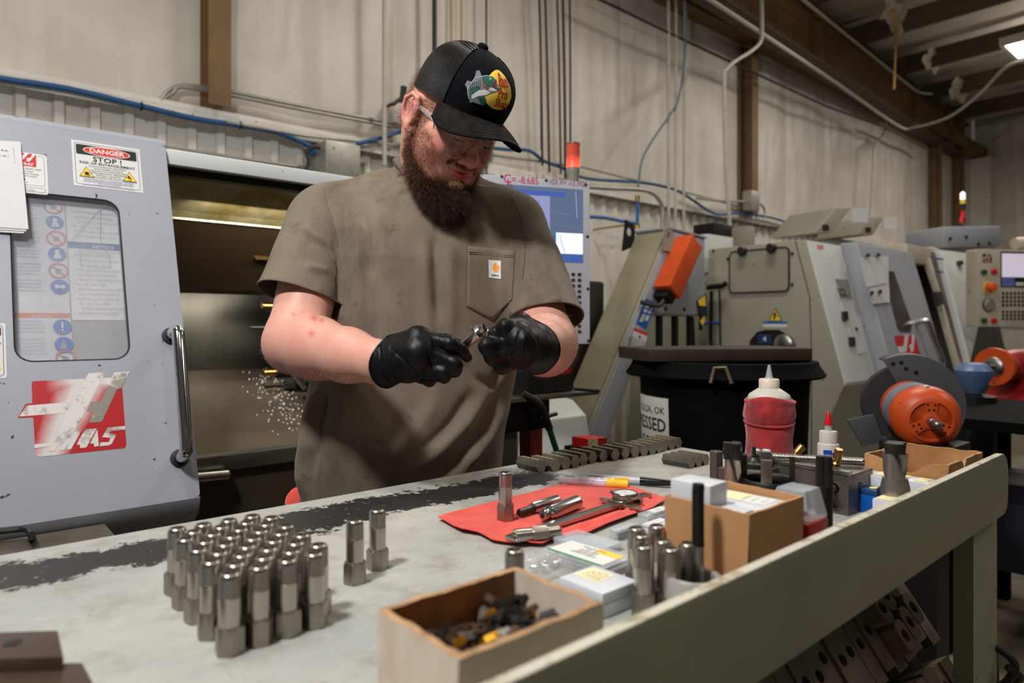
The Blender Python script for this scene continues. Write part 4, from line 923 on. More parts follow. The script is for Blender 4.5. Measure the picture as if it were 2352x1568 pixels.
t = thing('chuck_ring', 'black three legged chuck ring standing before the vise jaw', 'ring', (.872, .478, BZ+.0))
MB().lathe([(.030, .05), (.034, .048), (.038, .05), (.0385, .057), (.036, .061), (.031, .060), (.029, .056), (.030, .05)], 40).build('ring', M['black_steel'], t, True)
MB().lathe([(.034, 0), (.034, .05)], 32).build('ring_base', M['black_steel'], t, True)
for k, a in enumerate((-2.7, -.9, .6, 2.0)): MB().cbox((.031*math.cos(a),   .031*math.sin(a), .072), (.007, .014 if k != 1 else .004, .038), a).build('prong', M['dark_steel'] if k % 2 else M['steel'], t, bevel=.0008)
A, B = Vector((*onz(1742, 1047, 1.047)[:2], 1.047)), Vector((*onz(1985, 1060, 1.045)[:2], 1.045)); d = (B-A).normalized(); L = (B-A).length
t = thing('threaded_rod', 'long threaded rod with two nuts lying across the jaw blocks', 'rod', A)
MB().lathe([(.0052, 0)]+thread_prof(.0062, .001, L-.001, .0024, .0009)+[(.005, L)], 14, (0, 0, 0), d).build('rod', M['steel'], t, True, angle=60)
for l in (-.004, .011): mb = MB(); hexprism(mb, .0118, l-.006, l+.007, .0012, (0, 0, 0), d); mb.build('nut', M['zinc'], t, True, angle=25)
# label boxes
t = thing('label_box', 'white box with yellow and white size labels on top, in front of the old tray', 'box', (1.06, .335, BZ))
MB().box((0, 0, 0), (.037, .118, .048)).build('box_body', M['white_plastic'], t, bevel=.001)
dd = Decal()
for k in range(4): dd.rect(.004, .012+k*.027, .033, .028+k*.027, cream).up(.0001).text(('12', '10', '08', '06')[k], .018, .017+k*.027, .010, M['black_ink'], rot=math.pi/2*-1)
dd.build('size_labels', (0, 0, .048), (1, 0, 0), (0, 1, 0), t, world=False)
t = thing('blue_case', 'bright blue plastic case beside the steel vise jaw', 'case', (1.022, .335, BZ))
M['blue_plastic'] = simple('blue_plastic', (12, 84, 166), .3, var=.06)
MB().box((0, 0, 0), (.034, .085, .026)).build('case_base', M['blue_plastic'], t, bevel=.002); MB().box((.001, .001, .0262), (.033, .084, .034)).build('case_lid', simple('dark_blue_plastic', (24, 62, 110), .35), t, bevel=.002)
dd = Decal()
for k in range(5): dd.oval(.017, .012+k*.015, .009, .005, flat('pale_yellow', (206, 196, 110), .6))
dd.build('lid_print', (0, 0, .034), (1, 0, 0), (0, 1, 0), t, world=False)
t = thing('label_tag', 'small cream labelled block by the rail near the black sleeve', 'block', (.90, .326, BZ)); MB().box((0, 0, 0), (.03, .028, .052)).build('block', M['white_plastic'], t, bevel=.001)
dd = Decal(); dd.rect(.002, .006, .028, .026, cream); dd.build('label', (0, 0, .052), (1, 0, 0), (0, 1, 0), t, world=False)
t = thing('ring_cutter', 'small dark ring cutter lying against the rail', 'cutter', (.948, .352, BZ+.0), rz=.5)
MB().lathe([(.008, 0), (.014, 0), (.0145, .002), (.0145, .055), (.012, .058), (.008, .056), (.008, 0)], 24).build('ring', M['black_steel'], t, True); MB().cbox((.010, -.006, .06), (.004, .006, .012), .3).build('tooth', cream, t, bevel=.0005)
# old cardboard tray with a round stone
tray('card_tray', 'old brown cardboard tray with a torn rim at the far bench corner', 1.102, 1.258, .330, .445, .070, .0045, M['old_card'], M['old_card'], M['card_rim'], M['old_card'], .0015, 5, dips=((2, .5, .22, .020), (0, .42, .04, .012)))
t = thing('round_stone', 'dark rounded rubber plug with a faint red mark in the old tray', 'plug', (1.17, .385, BZ+.0035)); MB().lathe([(.020, 0), (.024, .008), (.022, .020), (.017, .028), (.009, .033), (0, .034)], 28).build('plug_body', M['dark_steel'], t, True)
dd = Decal(); dd.ring(0, 0, .006, .005, .0015, flat('faint_red', (120, 44, 40), .7)); dd.text('3', 0, -.002, .006, bpy.data.materials['faint_red']); dd.build('red_mark', (0, -.002, .0342), (1, 0, 0), (0, 1, 0), t, world=False)
# squeeze bottle wrapped in a red rag
q = cpos(.484, 1.285, BZ)
t = thing('squeeze_bottle', 'white squeeze bottle with a nozzle, wrapped in a red rag', 'bottle', q)
M['hdpe'] = simple('milky_plastic', (196, 193, 184), .4, var=.04, sss=.2); M['hdpe'].node_tree.nodes['Principled BSDF'].inputs['Subsurface Radius'].default_value = (.006, .005, .004)
MB().lathe([(.036, 0), (.039, .003), (.039, .132), (.036, .139), (.020, .150), (.0165, .151)], 36).build('bottle_body', M['hdpe'], t, True)
MB().lathe([(.0185, .150), (.0185, .166), (.017, .168)], 28).build('cap', simple('aged_cap', (214, 200, 184), .5), t, True); MB().lathe([(.0085, .168), (.0065, .172), (.0028, .192), (.0022, .1945)], 18).build('nozzle', M['clear_plastic'], t, True)
V = []; Fc = []; n, mrows = 72, 34
for j in range(mrows+1):
    zz = .003+.130*j/mrows
    for k in range(n):
        a = 2*math.pi*k/n; fold = .0016*mnoise.noise((math.cos(a)*3, math.sin(a)*3, zz*40))+.0012*mnoise.noise((math.cos(a)*7, math.sin(a)*7, zz*22+3))
        bulge = .0045*math.exp(-((zz-.106-.006*math.sin(a*2))/.018)**2)+.003*math.exp(-((zz-.128)/.006)**2)-.003*math.exp(-((zz-.090-.007*math.sin(a+1))/.004)**2)
        r = .0425+bulge+fold-.001*math.exp(-((zz-.045)/.02)**2); V.append((r*math.cos(a), r*math.sin(a), zz+(.004*math.sin(2*a+.6)+.003*mnoise.noise((a, 1, 1)) if j > mrows-2 else 0)))
for j in range(mrows):
    for k in range(n): k2 = (k+1) % n; Fc.append((j*n+k, j*n+k2, (j+1)*n+k2, (j+1)*n+k))
o = raw('rag_wrap', V, Fc, M['rag'], t, True, angle=0); md = o.modifiers.new('s', 'SOLIDIFY'); md.thickness = .003; md.offset = -1
MB().tube([(.044*math.cos(a), .044*math.sin(a), .005+.002*math.sin(3*a)) for a in [k*.3 for k in range(21)]], .0018, 6, True).build('blue_hem', simple('blue_thread', (30, 42, 92), .8), t, True)
MB().tube([(.0445*math.cos(a), .0445*math.sin(a), .088+.005*math.sin(a+1)) for a in [k*.3 for k in range(21)]], .0022, 6, True).build('tuck', M['rag'], t, True)
q = cpos(.556, 1.2, BZ)
t = thing('glue_bottle', 'small white glue bottle with blue label and red pointed cap', 'bottle', q)
MB().lathe([(.0165, 0), (.0180, .002), (.0180, .058), (.0172, .061), (.0150, .0625), (.0150, .081), (.0142, .083), (.006, .0835)], 32).build('bottle_body', M['hdpe'], t, True)
MB().lathe([(.0062, .083), (.0055, .095)], 20).build('neck', M['clear_plastic'], t, True); MB().lathe([(.0068, .094), (.0066, .097), (.0022, .117), (.0016, .118), (0, .118)], 20).build('red_cap', simple('red_cap', (206, 20, 26), .3), t, True)
def wrapz(r):
    def f(a, b, z): th = a/r-1.571-.67; return Vector(((r+z)*math.cos(th), (r+z)*math.sin(th), b))
    return f
dd = Decal(); db = flat('label_blue', (22, 62, 160), .4)
for k in range(12): dd.rect(-.0165+k*.00275, .014, -.0165+(k+1)*.00275, .052, db if k < 5 else wl)
dd.up()
for k in range(5, 12): dd.rect(-.0165+k*.00275, .041, -.0165+(k+1)*.00275, .048, db)
dd.up().text('RON', -.010, .040, .007, wl, .01).text('Bonding', .007, .0425, .004, wl).text('instant adhesive', .007, .035, .0026, M['black_ink']).text('clear bond fast set', .007, .031, .0024, M['black_ink']).text('10 s', -.010, .032, .003, wl)
dd.build('label', (0, 0, 0), (1, 0, 0), (0, 1, 0), t, world=False, warp=wrapz(.0180))
# dark blocks at the near end of the bench
M['brown_block'] = simple('oiled_block', (74, 58, 48), .38, .35, var=.15, vscale=20)
a, b, c_ = onz(133, 1446, 1.01), onz(-60, 1452, 1.01), onz(143, 1492, 1.01)
t = thing('steel_block', 'dark oiled steel block at the near end of the bench, farther of two', 'block', (a.x, a.y, BZ))
L = 1.01-BZ; ex = (b-a); ey = Vector((-.758+.72, -.04, 0)); ey = (c_-a)
MB().hexa([Vector((0, 0, z_))+p_ for z_ in (0.0, L) for p_ in (Vector((0, 0, 0)), ex, ex+ey*1.3, ey*1.3)]).build('block_body', M['brown_block'], t, bevel=.0015)
MB().lathe([(.006, 0), (.006, .0006), (0, .0007)], 20, Vector((ex.x*.55+ey.x*.6, ex.y*.55+ey.y*.6, L))).build('bolt_hole', M['black_ink'], t, True)
a, b, c_ = onz(190, 1520, 1.0), onz(-100, 1528, 1.0), onz(225, 1585, 1.0)
t = thing('steel_block', 'dark oiled steel block cut by the frame edge, nearer of two', 'block', (a.x, a.y, BZ)); ex, ey = b-a, c_-a
MB().hexa([Vector((0, 0, z_))+p_ for z_ in (0.0, .02) for p_ in (Vector((0, 0, 0)), ex, ex+ey*1.6, ey*1.6)]).build('block_body', M['brown_block'], t, bevel=.0015)
# ------------------------------------------------------------------ machine tools
M['mach_grey'] = painted('machine_grey', (154, 159, 169), .4, .22, (112, 110, 108), .04, dscale=3); M['mach_beige'] = painted('machine_beige', (150, 148, 134), .45, .3, (112, 104, 86), .1, dscale=2.5)
M['mach_light'] = painted('machine_light_grey', (204, 208, 208), .38, .2, (140, 140, 130), .05, dscale=2); M['mach_dark'] = simple('machine_interior', (38, 34, 30), .4, .3, var=.3, vscale=6)
M['cream_paint'] = painted('cream_paint', (196, 190, 172), .45, .4, (130, 112, 86), .2); M['orange_paint'] = painted('orange_paint', (206, 78, 24), .4, .25, (96, 50, 30), .1)
def rayp(px, py, nrm, c):                        # where the sight line through a pixel meets the plane nrm . p = c
    D = at(px, py, 1.0)-Vector((0, 0, HC)); n = Vector(nrm); return Vector((0, 0, HC))+D*((c-n.z*HC)/n.dot(D))
LEAN = .347; LN = (0, 1, -LEAN); LC = 1.75-LEAN*.886      # sloping fronts of the lathes: y - .347 z = const
EX = Vector((1, 0, 0)); EY = Vector((0, LEAN, 1)).normalized(); D0 = Vector((0, 1.75, .886)); DN = EX.cross(EY)   # DN points out to the aisle
def dl2(px, py, off=0.0):                        # pixel -> (a, b) in the sloping front plane
    p = rayp(px, py, LN, LC-off*math.sqrt(1+LEAN**2))-D0; return p.dot(EX), p.dot(EY)
def lean_plate(name, poly, holes, th, mat, parent, off=0.0, bevel=0, smooth=False):
    o = MB().plate(poly, holes, D0+DN*(off-th), EX, EY, th).build(name, mat, parent, world=True, bevel=bevel); return o
lathe = thing('lathe_machine', 'blue grey lathe machine with the windowed sliding door open beside the worker', 'machine', (.5, 2.4, 0))
uR = .502; top = (1.741-.886)*math.sqrt(1+LEAN**2); low = (.835-.886)*math.sqrt(1+LEAN**2)
wx1, wy1 = dl2(300, 822); wx1b, wy2 = dl2(272, 462); wx0, wy0 = dl2(42, 833); wx0 = min(wx0, dl2(25, 560)[0])
wx1 = (wx1+wx1b)/2; wy1 = (wy1+wy0)/2
win = rrect(wx0, wy1, wx1, wy2, .035, 6)
door = lean_plate('sliding_door', rrect(-.75, low, uR, top, .012, 3), [win], .035, M['mach_grey'], lathe)
V = []                                           # rolled top edge and the apron that tucks under
prof = []
pt = D0+EY*top
for k in range(7): a = math.radians(90*k/6); prof.append((pt.y+.03-.03*math.cos(a)*1.0, pt.z+.022*math.sin(a)))
prof += [(pt.y+.16, pt.z+.03), (pt.y+.16, pt.z+.02), (pt.y+.035, pt.z-.0)]
mb = MB(); mb.prism([(y_, z_) for y_, z_ in prof], (-.75, 0, 0), (0, 1, 0), (0, 0, 1), uR+.75-.002); mb.build('door_top_roll', M['mach_grey'], door, True, world=True)
pb_ = D0+EY*low; ap = [(pb_.y, pb_.z), (pb_.y+.012, pb_.z-.035), (pb_.y+.05, pb_.z-.07), (pb_.y+.10, pb_.z-.12), (pb_.y+.13, pb_.z-.45), (pb_.y+.16, pb_.z-.45), (pb_.y+.16, pb_.z-.10), (pb_.y+.06, pb_.z+.0)]
MB().prism(ap, (-.75, 0, 0), (0, 1, 0), (0, 0, 1), uR+.75).build('lower_apron', M['mach_grey'], lathe, True, world=True)
# safety sheets behind the window, then the scuffed pane
W_, H_ = wx1-wx0, wy2-wy1
def wp(px, py): a, b = dl2(px, py, -.03); return a, b
dd = Decal(); pg = flat('sheet_paper', (196, 198, 204), .6); pg2 = flat('sheet_paper_2', (206, 206, 208), .6); lt = flat('sheet_text', (140, 143, 156), .6); lr = flat('sheet_red', (206, 120, 118), .6); lb = flat('sheet_blue', (58, 104, 176), .6); lbd = flat('sheet_blue_dark', (40, 86, 140), .6); lo = flat('sheet_orange', (196, 112, 84), .6)
x0, x1, xs = wp(20, 700)[0], wp(305, 700)[0], wp(158, 600)[0]
yb, yt = wp(150, 845)[1], wp(150, 440)[1]
dd.rect(x0-.02, yb-.02, x1+.03, yt+.03, flat('window_grey', (150, 152, 152), .6)).up(.0006).rect(x0, yb-.01, xs-.003, yt-.002, pg).rect(xs, wp(200, 735)[1], x1, yt-.01, pg2).up()
dd.rect(xs, yt-.004, x1, yt+.03, lbd).rect(xs, wp(200, 572)[1], x1, wp(200, 557)[1], lbd).rect(x0, wp(100, 730)[1], xs-.004, wp(100, 719)[1], lo).rect(x0, wp(100, 476)[1], x0+.08, wp(100, 456)[1], lt).up()
dd.text('NOTICE', (xs+x1)/2+.01, wp(200, 570)[1], .013, wl, .012).text('GUARDS', x0+.06, wp(100, 729)[1], .010, pg)
ci = [(122, 475, 'r'), (126, 511, 'b'), (129, 548, 'r'), (131, 584, 'b'), (134, 622, 'r'), (137, 659, 'b'), (143, 751, 'b'), (146, 792, 'b'), (150, 824, 'r')]
pgx = []
for k, (px, py, cc) in enumerate(ci):
    cx_, cy_ = wp(px, py); r_ = .0185; pgx.append((cx_, cy_))
    if cc == 'b':
        dd.oval(cx_, cy_, r_, r_, lb).up()
        if k in (1, 3): dd.oval(cx_, cy_+.006, .005, .006, pg).poly([(cx_-.009, cy_-.012), (cx_+.008, cy_-.012), (cx_+.006, cy_), (cx_-.004, cy_+.001)], pg)
        elif k == 5: dd.oval(cx_-.005, cy_, .0055, .005, pg).oval(cx_+.006, cy_, .0055, .005, pg)
        elif k == 6: dd.rect(cx_-.002, cy_-.004, cx_+.002, cy_+.012, pg).oval(cx_, cy_-.009, .0025, .0025, pg)
        else: dd.oval(cx_, cy_+.005, .004, .005, lt).rect(cx_-.006, cy_-.010, cx_+.006, cy_, lt)
    else:
        dd.ring(cx_, cy_, r_, r_, .0035, lr).line([(cx_-.012, cy_+.012), (cx_+.012, cy_-.012)], .0035, lr).rect(cx_-.006, cy_-.006, cx_+.006, cy_+.005, lt)
    dd.up()
    rows_ = 4 if k < 8 else 1
    for j in range(rows_):
        L_ = (.050, .058, .044, .052)[(k+j) % 4]; yy = cy_+.013-.0085*j; dd.text(('Do not operate with guards open', 'Wear eye protection at all times', 'Keep hands clear of the spindle', 'Read the manual before service')[(k+j) % 4], x0+.012, yy, .0062, lt, align='LEFT', sx=min(1.0, (cx_-.024-x0-.012)/.10))
for j in range(22):
    yy = wp(200, 490+j*11)[1]
    if abs(yy-wp(200, 565)[1]) > .012: dd.text(('Authorised personnel only may adjust', 'work holding and chuck pressure', 'See chart for maximum spindle rpm', 'Part   Qty   Tool   Offset')[j % 4], xs+.012+.004*(j % 3), yy, .0062, lt, align='LEFT')
dd.line([wp(162, 555), wp(240, 470)], .0012, lt).line([wp(230, 478), wp(230, 555)], .0009, lt).frame(wp(185, 612)[0], wp(185, 612)[1], wp(250, 585)[0], wp(250, 585)[1], .0008, lt)
dd.build('safety_sheets', D0-DN*.030, EX, EY, door, lift=0)
# the pane is scuffed plastic
m = N('scuffed_pane'); m.set(col=lin((176, 178, 186)), rough=.22, spec=.5)
m.set(alpha=m.ramp(m.noise(5, 5, .6), [(.35, .10), (.75, .34)])); M['pane'] = m.m
MB().prism(rrect(wx0-.004, wy1-.004, wx1+.004, wy2+.004, .036, 6), D0-DN*.016, EX, EY, .003).build('window_pane', M['pane'], door, world=True)
rim = [D0+EX*a+EY*b-DN*.002 for a, b in win]; MB().tube(rim, .0028, 6, True).build('window_gasket', M['black_rubber'], door, True, world=True)
# handle
def lp(px, py, off=0.0): a, b = dl2(px, py); return D0+EX*a+EY*b+DN*off
h0, h1 = lp(392, 772), lp(412, 1052)
hp = [h0, h0+DN*.035, h0+DN*.058+(h1-h0)*.02, h0+DN*.066+(h1-h0)*.075, h0.lerp(h1, .5)+DN*.066, h1+DN*.066-(h1-h0)*.075, h1+DN*.058-(h1-h0)*.02, h1+DN*.035, h1]
MB().tube(smoothpath(hp, 6), .0145, 16).build('door_handle', M['chrome'], door, True, world=True)
for q in (h0, h1): MB().lathe([(.021, 0), (.021, .006), (.016, .009)], 20, q, DN).build('handle_washer', M['black_rubber'], door, True, world=True)
# danger sticker
def quad_frame(pl, pr, pb):                      # sticker frame: origin lower left, axes in the plane
    return pl, (pr-pl), (pb-pl)
a0, b1 = dl2(163, 320); a1, _ = dl2(321, 352); _, b0 = dl2(167, 425); w_, h_ = a1-a0, b1-b0
dd = Decal(); s_ = w_; wk, kk, rd = M['white_ink'], M['black_ink'], flat('danger_red', (206, 44, 34), .45)
bi = M['blue_ink']; yi = M['yellow_ink']
dd.rect(0, 0, w_, h_, wk).up().frame(w_*.04, h_*.05, w_*.96, h_*.95, w_*.006, kk, w_*.03).rect(w_*.06, h_*.70, w_*.94, h_*.92, kk, w_*.02).up()
dd.oval(w_*.5, h_*.81, w_*.345, h_*.105, wk).up().oval(w_*.5, h_*.81, w_*.33, h_*.09, rd).up().text('DANGER', w_*.5, h_*.765, h_*.135, wk, .03, sx=1.12)
dd.text('STOP !', w_*.5, h_*.575, h_*.145, kk, .015, sx=1.2).text('RISK OF ENTANGLEMENT', w_*.5, h_*.50, h_*.075, kk, .012, sx=1.12)
for k, tx in enumerate(('ALWAYS OPERATE MACHINERY', 'WITH GUARD IN PLACE', 'FOLLOW LOTO PROCEDURES', 'WHEN SERVICING, REPAIRING,', 'TESTING, CLEANING,', 'MAINTAINING OR ADJUSTING.')): dd.text(tx, w_*.5, h_*(.445-.047*k), h_*.042, kk, sx=1.1)
for k, tx in enumerate(('DO NOT OPERATE EXPOSED ROTATING EQUIPMENT WITH LOOSE', 'CLOTHING, LONG SLEEVES, LONG EXPOSED HAIR, GLOVES, NECK', 'LANYARDS OR JEWELLERY (WATCHES, FINGER RINGS, NECK CHAINS,', 'HAND BANDS OR BRACELETS).', 'NEVER PLACE HANDS DIRECTLY ON ROTATING PARTS OR EQUIPMENT.')): dd.text(tx, w_*.5, h_*(.165-.031*k-(k == 4)*.012), h_*.032, bi, sx=.88)
for cx_ in (.19, .81):
    cx_ *= w_; cy_ = h_*.30; t3 = [(cx_-w_*.105, cy_-h_*.09), (cx_+w_*.105, cy_-h_*.09), (cx_, cy_+h_*.14)]
    dd.poly(t3, kk).up().poly([(cx_+(a-cx_)*.86, cy_-.004*0+(b-cy_)*.86) for a, b in t3], yi).up()
dd.oval(w_*.19, h_*.285, w_*.032, h_*.035, kk).line([(w_*.17, h_*.255), (w_*.23, h_*.25)], .002, kk).ring(w_*.81, h_*.26, w_*.02, h_*.03, .0012, kk).oval(w_*.80, h_*.33, w_*.010, h_*.015, kk).line([(w_*.79, h_*.32), (w_*.825, h_*.285)], .0035, kk).line([(w_*.77, h_*.295), (w_*.80, h_*.30)], .002, kk)
dd.build('danger_sticker', D0+EX*a0+EY*b0, EX, EY, door, label='white danger sticker with a red oval and yellow triangles')
# maker's label
a1, b1 = dl2(107, 357); a0, b0 = dl2(-40, 445); _, b0 = dl2(100, 447); w_, h_ = a1-a0, b1-b0
dd = Decal(); gk = flat('plate_grey', (90, 92, 98), .5); dd.rect(0, 0, w_, h_, wk, .006).up().frame(.005, h_*.2, w_-.006, h_*.95, .0008, gk, .006).frame(.005, h_*.05, w_-.006, h_*.14, .0008, gk, .003)
lx, ly, ls = w_-.066, h_*.66, .044
rdk = M['red_ink']
def haas(d, x, y, s_, white, red, h_=None):
    h_ = h_ or s_*.8
    d.rect(x, y, x+s_, y+h_, red, s_*.03).up(.0001)
    for P in ([(.0, .60), (.30, .60), (.52, 1.03), (.70, 1.03), (.36, .38), (-.0, .38)], [(.62, .66), (.72, .66), (.86, 1.03), (1.02, 1.03), (.70, .38), (.54, .38), (.60, .5), (.54, .52)]): d.poly([(x+a*s_, y+b*h_) for a, b in P], white)
    d.text('HAAS', x+s_*.5, y+h_*.08, h_*.30, white, .03, shear=.4, sx=1.05).rect(x, y+h_*.08, x+s_*.16, y+h_*.15, white); return d
haas(dd, lx, ly, ls, wk, rdk); dd.up()
for k, tx in enumerate(('WITH THIS HAAS UNIT', 'contact your', 'Haas Factory Outlet,', 'or support online')): dd.text(tx, w_-.045, h_*(.58-.06*k), .0065, gk)
dd.text('227.', w_-.055, h_*.25, .014, kk, .01, sx=1.2).text('machine serial number', w_-.05, h_*.075, .005, gk)
dd.build('maker_label', D0+EX*a0+EY*b0, EX, EY, door)
# big worn logo, drawn on a measured grid (0..1 of the red field)
P0 = dl2(85, 1048); P1 = dl2(290, 1028); P2 = dl2(74, 877)
def lg(x, y):                                    # logo crop pixel (2138 wide crop of 300 px) -> door plane
    return dl2(20+x/7.127, 840+y/7.127)
dd = Decal()
m = N('worn_logo_red'); f = m.noise(9, 5, .65); sp = m.sep(); rn_ = m.noise(7, 5, .6)
# the spray-like white fade is wear in the print itself: along the big H's left stroke
u_ = m.math('SUBTRACT', sp[0], (lg(1050, 700)[0]-.5)); w2 = m.math('SUBTRACT', sp[2], (D0+EY*lg(1050, 700)[1]).z)
dist = m.math('ABSOLUTE', m.math('SUBTRACT', u_, m.math('MULTIPLY', w2, .50))); dist = m.math('ADD', dist, m.math('MULTIPLY', m.math('SUBTRACT', f, .5), .035)); dist = m.math('ADD', dist, m.math('MULTIPLY', m.math('MAXIMUM', m.math('MULTIPLY', w2, -1.0), 0.0), .12))
fade = m.ramp(m.math('MULTIPLY', dist, 10.0), [(.20, 1), (.50, 0)])
dist2 = m.math('ADD', m.math('ABSOLUTE', m.math('SUBTRACT', w2, .068)), m.math('MULTIPLY', m.math('SUBTRACT', f, .5), .03)); fade2 = m.math('MULTIPLY', m.ramp(m.math('MULTIPLY', dist2, 10.0), [(.12, 1), (.30, 0)]), m.ramp(m.math('ADD', m.math('MULTIPLY', u_, 4.0), .5), [(.30, 0), (.5, 1)]))
cc = m.mix(m.math('MAXIMUM', fade, fade2), m.mix(rn_, lin((160, 8, 16)), lin((184, 20, 30))), lin((206, 200, 198))); m.set(col=cc, rough=.45); LR = m.m
m = N('worn_logo_white'); m.set(col=m.mix(m.ramp(m.noise(16, 6, .7), [(.52, 0), (.6, 1)]), lin((210, 206, 204)), lin((150, 144, 136))), rough=.5); LW = m.m
m = N('worn_logo_grey'); m.set(col=m.mix(m.ramp(m.noise(30, 6, .7), [(.6, 0), (.66, 1)]), lin((136, 130, 122)), lin((208, 204, 200))), rough=.5); LG = m.m
red = [(375, 300), (380, 262), (415, 250), (1270, 208), (1310, 120), (1585, 105), (1545, 200), (1680, 195), (1725, 108), (1985, 92), (1855, 340), (1925, 1290), (1900, 1345), (480, 1490), (440, 1465), (400, 840), (150, 852), (275, 622), (385, 610)]
dd.poly([lg(*p) for p in red], LR).up(.0003)
dd.poly([lg(*p) for p in [(290, 650), (1075, 590), (1250, 208), (1310, 122), (1583, 108), (1340, 560), (1080, 1060), (830, 1060), (950, 770), (175, 828)]], LW)
dd.poly([lg(*p) for p in [(1545, 202), (1682, 196), (1728, 110), (1983, 94), (1860, 330), (1790, 380), (1600, 300)]], LW).up(.0002)
dd.poly([lg(*p) for p in [(1640, 310), (1780, 370), (1520, 915), (1310, 935), (1375, 770), (1345, 735), (1275, 740), (1340, 590), (1490, 590)]], LG)
dd.poly([lg(*p) for p in [(420, 1285), (735, 1255), (840, 1060), (1000, 1050), (850, 1250), (800, 1300), (745, 1395), (645, 1398), (695, 1310), (425, 1350)]], LW)
for P in ([(830, 1300), (940, 1160), (1010, 1055), (1090, 1050), (1010, 1230), (905, 1380), (820, 1382), (860, 1310)], [(1080, 1055), (1200, 1042), (1020, 1362), (940, 1368)], [(1115, 1290), (1160, 1180), (1260, 1040), (1440, 1022), (1270, 1335), (1165, 1345), (1165, 1290)], [(1330, 1270), (1450, 1040), (1475, 1310), (1400, 1325), (1390, 1270)], [(1500, 1255), (1640, 1245), (1665, 1180), (1530, 1165), (1620, 1010), (1908, 985), (1910, 1040), (1670, 1065), (1640, 1105), (1755, 1125), (1690, 1270), (1640, 1300), (1490, 1315)]): dd.poly([lg(*p) for p in P], LW)
dd.build('logo_badge', D0, EX, EY, door, label='large worn red and white logo badge')
a0, b1 = dl2(-60, 742); a1, b0 = dl2(16, 868); w_, h_ = a1-a0, b1-b0
dd = Decal(); dd.rect(0, 0, w_, h_, wk, .004).up().frame(.005, .005, w_-.005, h_-.005, .001, kk, .006).rect(.01, h_*.76, w_-.008, h_*.93, kk, .004); dd.up().poly([(w_-.035, .02), (w_-.008, .02), (w_-.021, .045)], yi).text('LOCK OUT', w_*.5, h_*.6, .008, kk)
dd.build('warning_sticker', D0+EX*a0+EY*b0, EX, EY, door)
# cabinet behind the door, roof, opening
MB().box((-.75, 2.10, .0), (uR-.02, 3.3, 1.74)).build('left_cabinet', M['mach_grey'], lathe, world=True)
UE = 1.74
MB().box((uR, 2.055, 1.695), (UE, 2.085, 1.735)).box((uR, 2.085, 1.73), (UE, 3.3, 1.745)).build('lintel', M['mach_light'], lathe, world=True, bevel=.003)
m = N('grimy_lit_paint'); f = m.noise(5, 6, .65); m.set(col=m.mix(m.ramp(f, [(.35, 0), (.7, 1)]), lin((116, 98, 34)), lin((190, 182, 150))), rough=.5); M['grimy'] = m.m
V = [(uR-.02, 2.10, 1.70), (UE, 2.10, 1.70), (UE, 2.13, 1.68), (uR-.02, 2.13, 1.68)]
MB().box((uR-.02, 2.09, 1.675), (UE, 2.13, 1.694)).build('gap_shade_strip', M['black_steel'], lathe, world=True)  # black strip stands for the shade in the gap below the lintel
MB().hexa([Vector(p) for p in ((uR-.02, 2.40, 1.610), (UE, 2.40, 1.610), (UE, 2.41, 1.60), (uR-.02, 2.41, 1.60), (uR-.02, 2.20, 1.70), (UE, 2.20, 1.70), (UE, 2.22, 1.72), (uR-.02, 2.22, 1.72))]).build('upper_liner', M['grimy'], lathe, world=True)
m = N('streaked_stainless'); f = m.noise(1, 4, .6, m.map((9, 1, 1.2))); m.set(col=m.mix(f, lin((70, 66, 58)), lin((128, 124, 114))), metal=.8, rough=.33); m.bump(m.noise(1, 3, .6, m.map((6, 6, 300))), .1, .001); M['stainless'] = m.m  # vertical streaks in the colour imitate reflections on the steel
m = N('brown_cover'); f = m.noise(1, 4, .6, m.map((3, 1, 40))); m.set(col=m.mix(f, lin((34, 25, 16)), lin((52, 40, 28))), metal=.2, rough=.3); M['cover'] = m.m
MB().hexa([Vector(p) for p in ((uR-.02, 2.50, 1.372), (UE, 2.50, 1.372), (UE, 2.56, 1.36), (uR-.02, 2.56, 1.36), (uR-.02, 2.415, 1.60), (UE, 2.415, 1.60), (UE, 2.56, 1.60), (uR-.02, 2.56, 1.60))]).build('slide_cover', M['cover'], lathe, world=True)
MB().box((uR-.02, 2.408, 1.595), (UE, 2.418, 1.612)).build('cover_edge', M['galv'], lathe, world=True)
MB().box((uR-.02, 3.0, .9), (UE, 3.02, 1.74)).build('back_liner', M['stainless'], lathe, world=True)
MB().box((UE-.02, 2.06, .0), (UE, 3.02, 1.74)).build('end_liner', M['mach_dark'], lathe, world=True); MB().box((uR-.03, 2.2, .9), (uR-.012, 3.02, 1.74)).build('end_liner', M['mach_dark'], lathe, world=True)
m = N('wet_chip_pan'); f = m.noise(4, 6, .6); m.set(col=m.mix(f, lin((62, 52, 42)), lin((116, 104, 90))), rough=.35, metal=.3); m.bump(m.noise(90, 3), .1, .001); M['chip_pan'] = m.m
MB().hexa([Vector(p) for p in ((uR-.02, 2.0, .865), (UE, 2.0, .865), (UE, 3.0, 1.04), (uR-.02, 3.0, 1.04), (uR-.02, 2.0, .882), (UE, 2.0, .882), (UE, 3.0, 1.058), (uR-.02, 3.0, 1.058))]).build('chip_slope', M['chip_pan'], lathe, world=True)
MB().box((uR-.02, 1.965, .842), (UE, 2.02, .886)).build('sill', M['steel'], lathe, world=True, bevel=.004)
MB().box((uR-.02, 1.99, .0), (UE, 2.01, .842)).build('front_panel', simple('oily_panel', (62, 54, 42), .4, .3, var=.25, vscale=3), lathe, world=True)
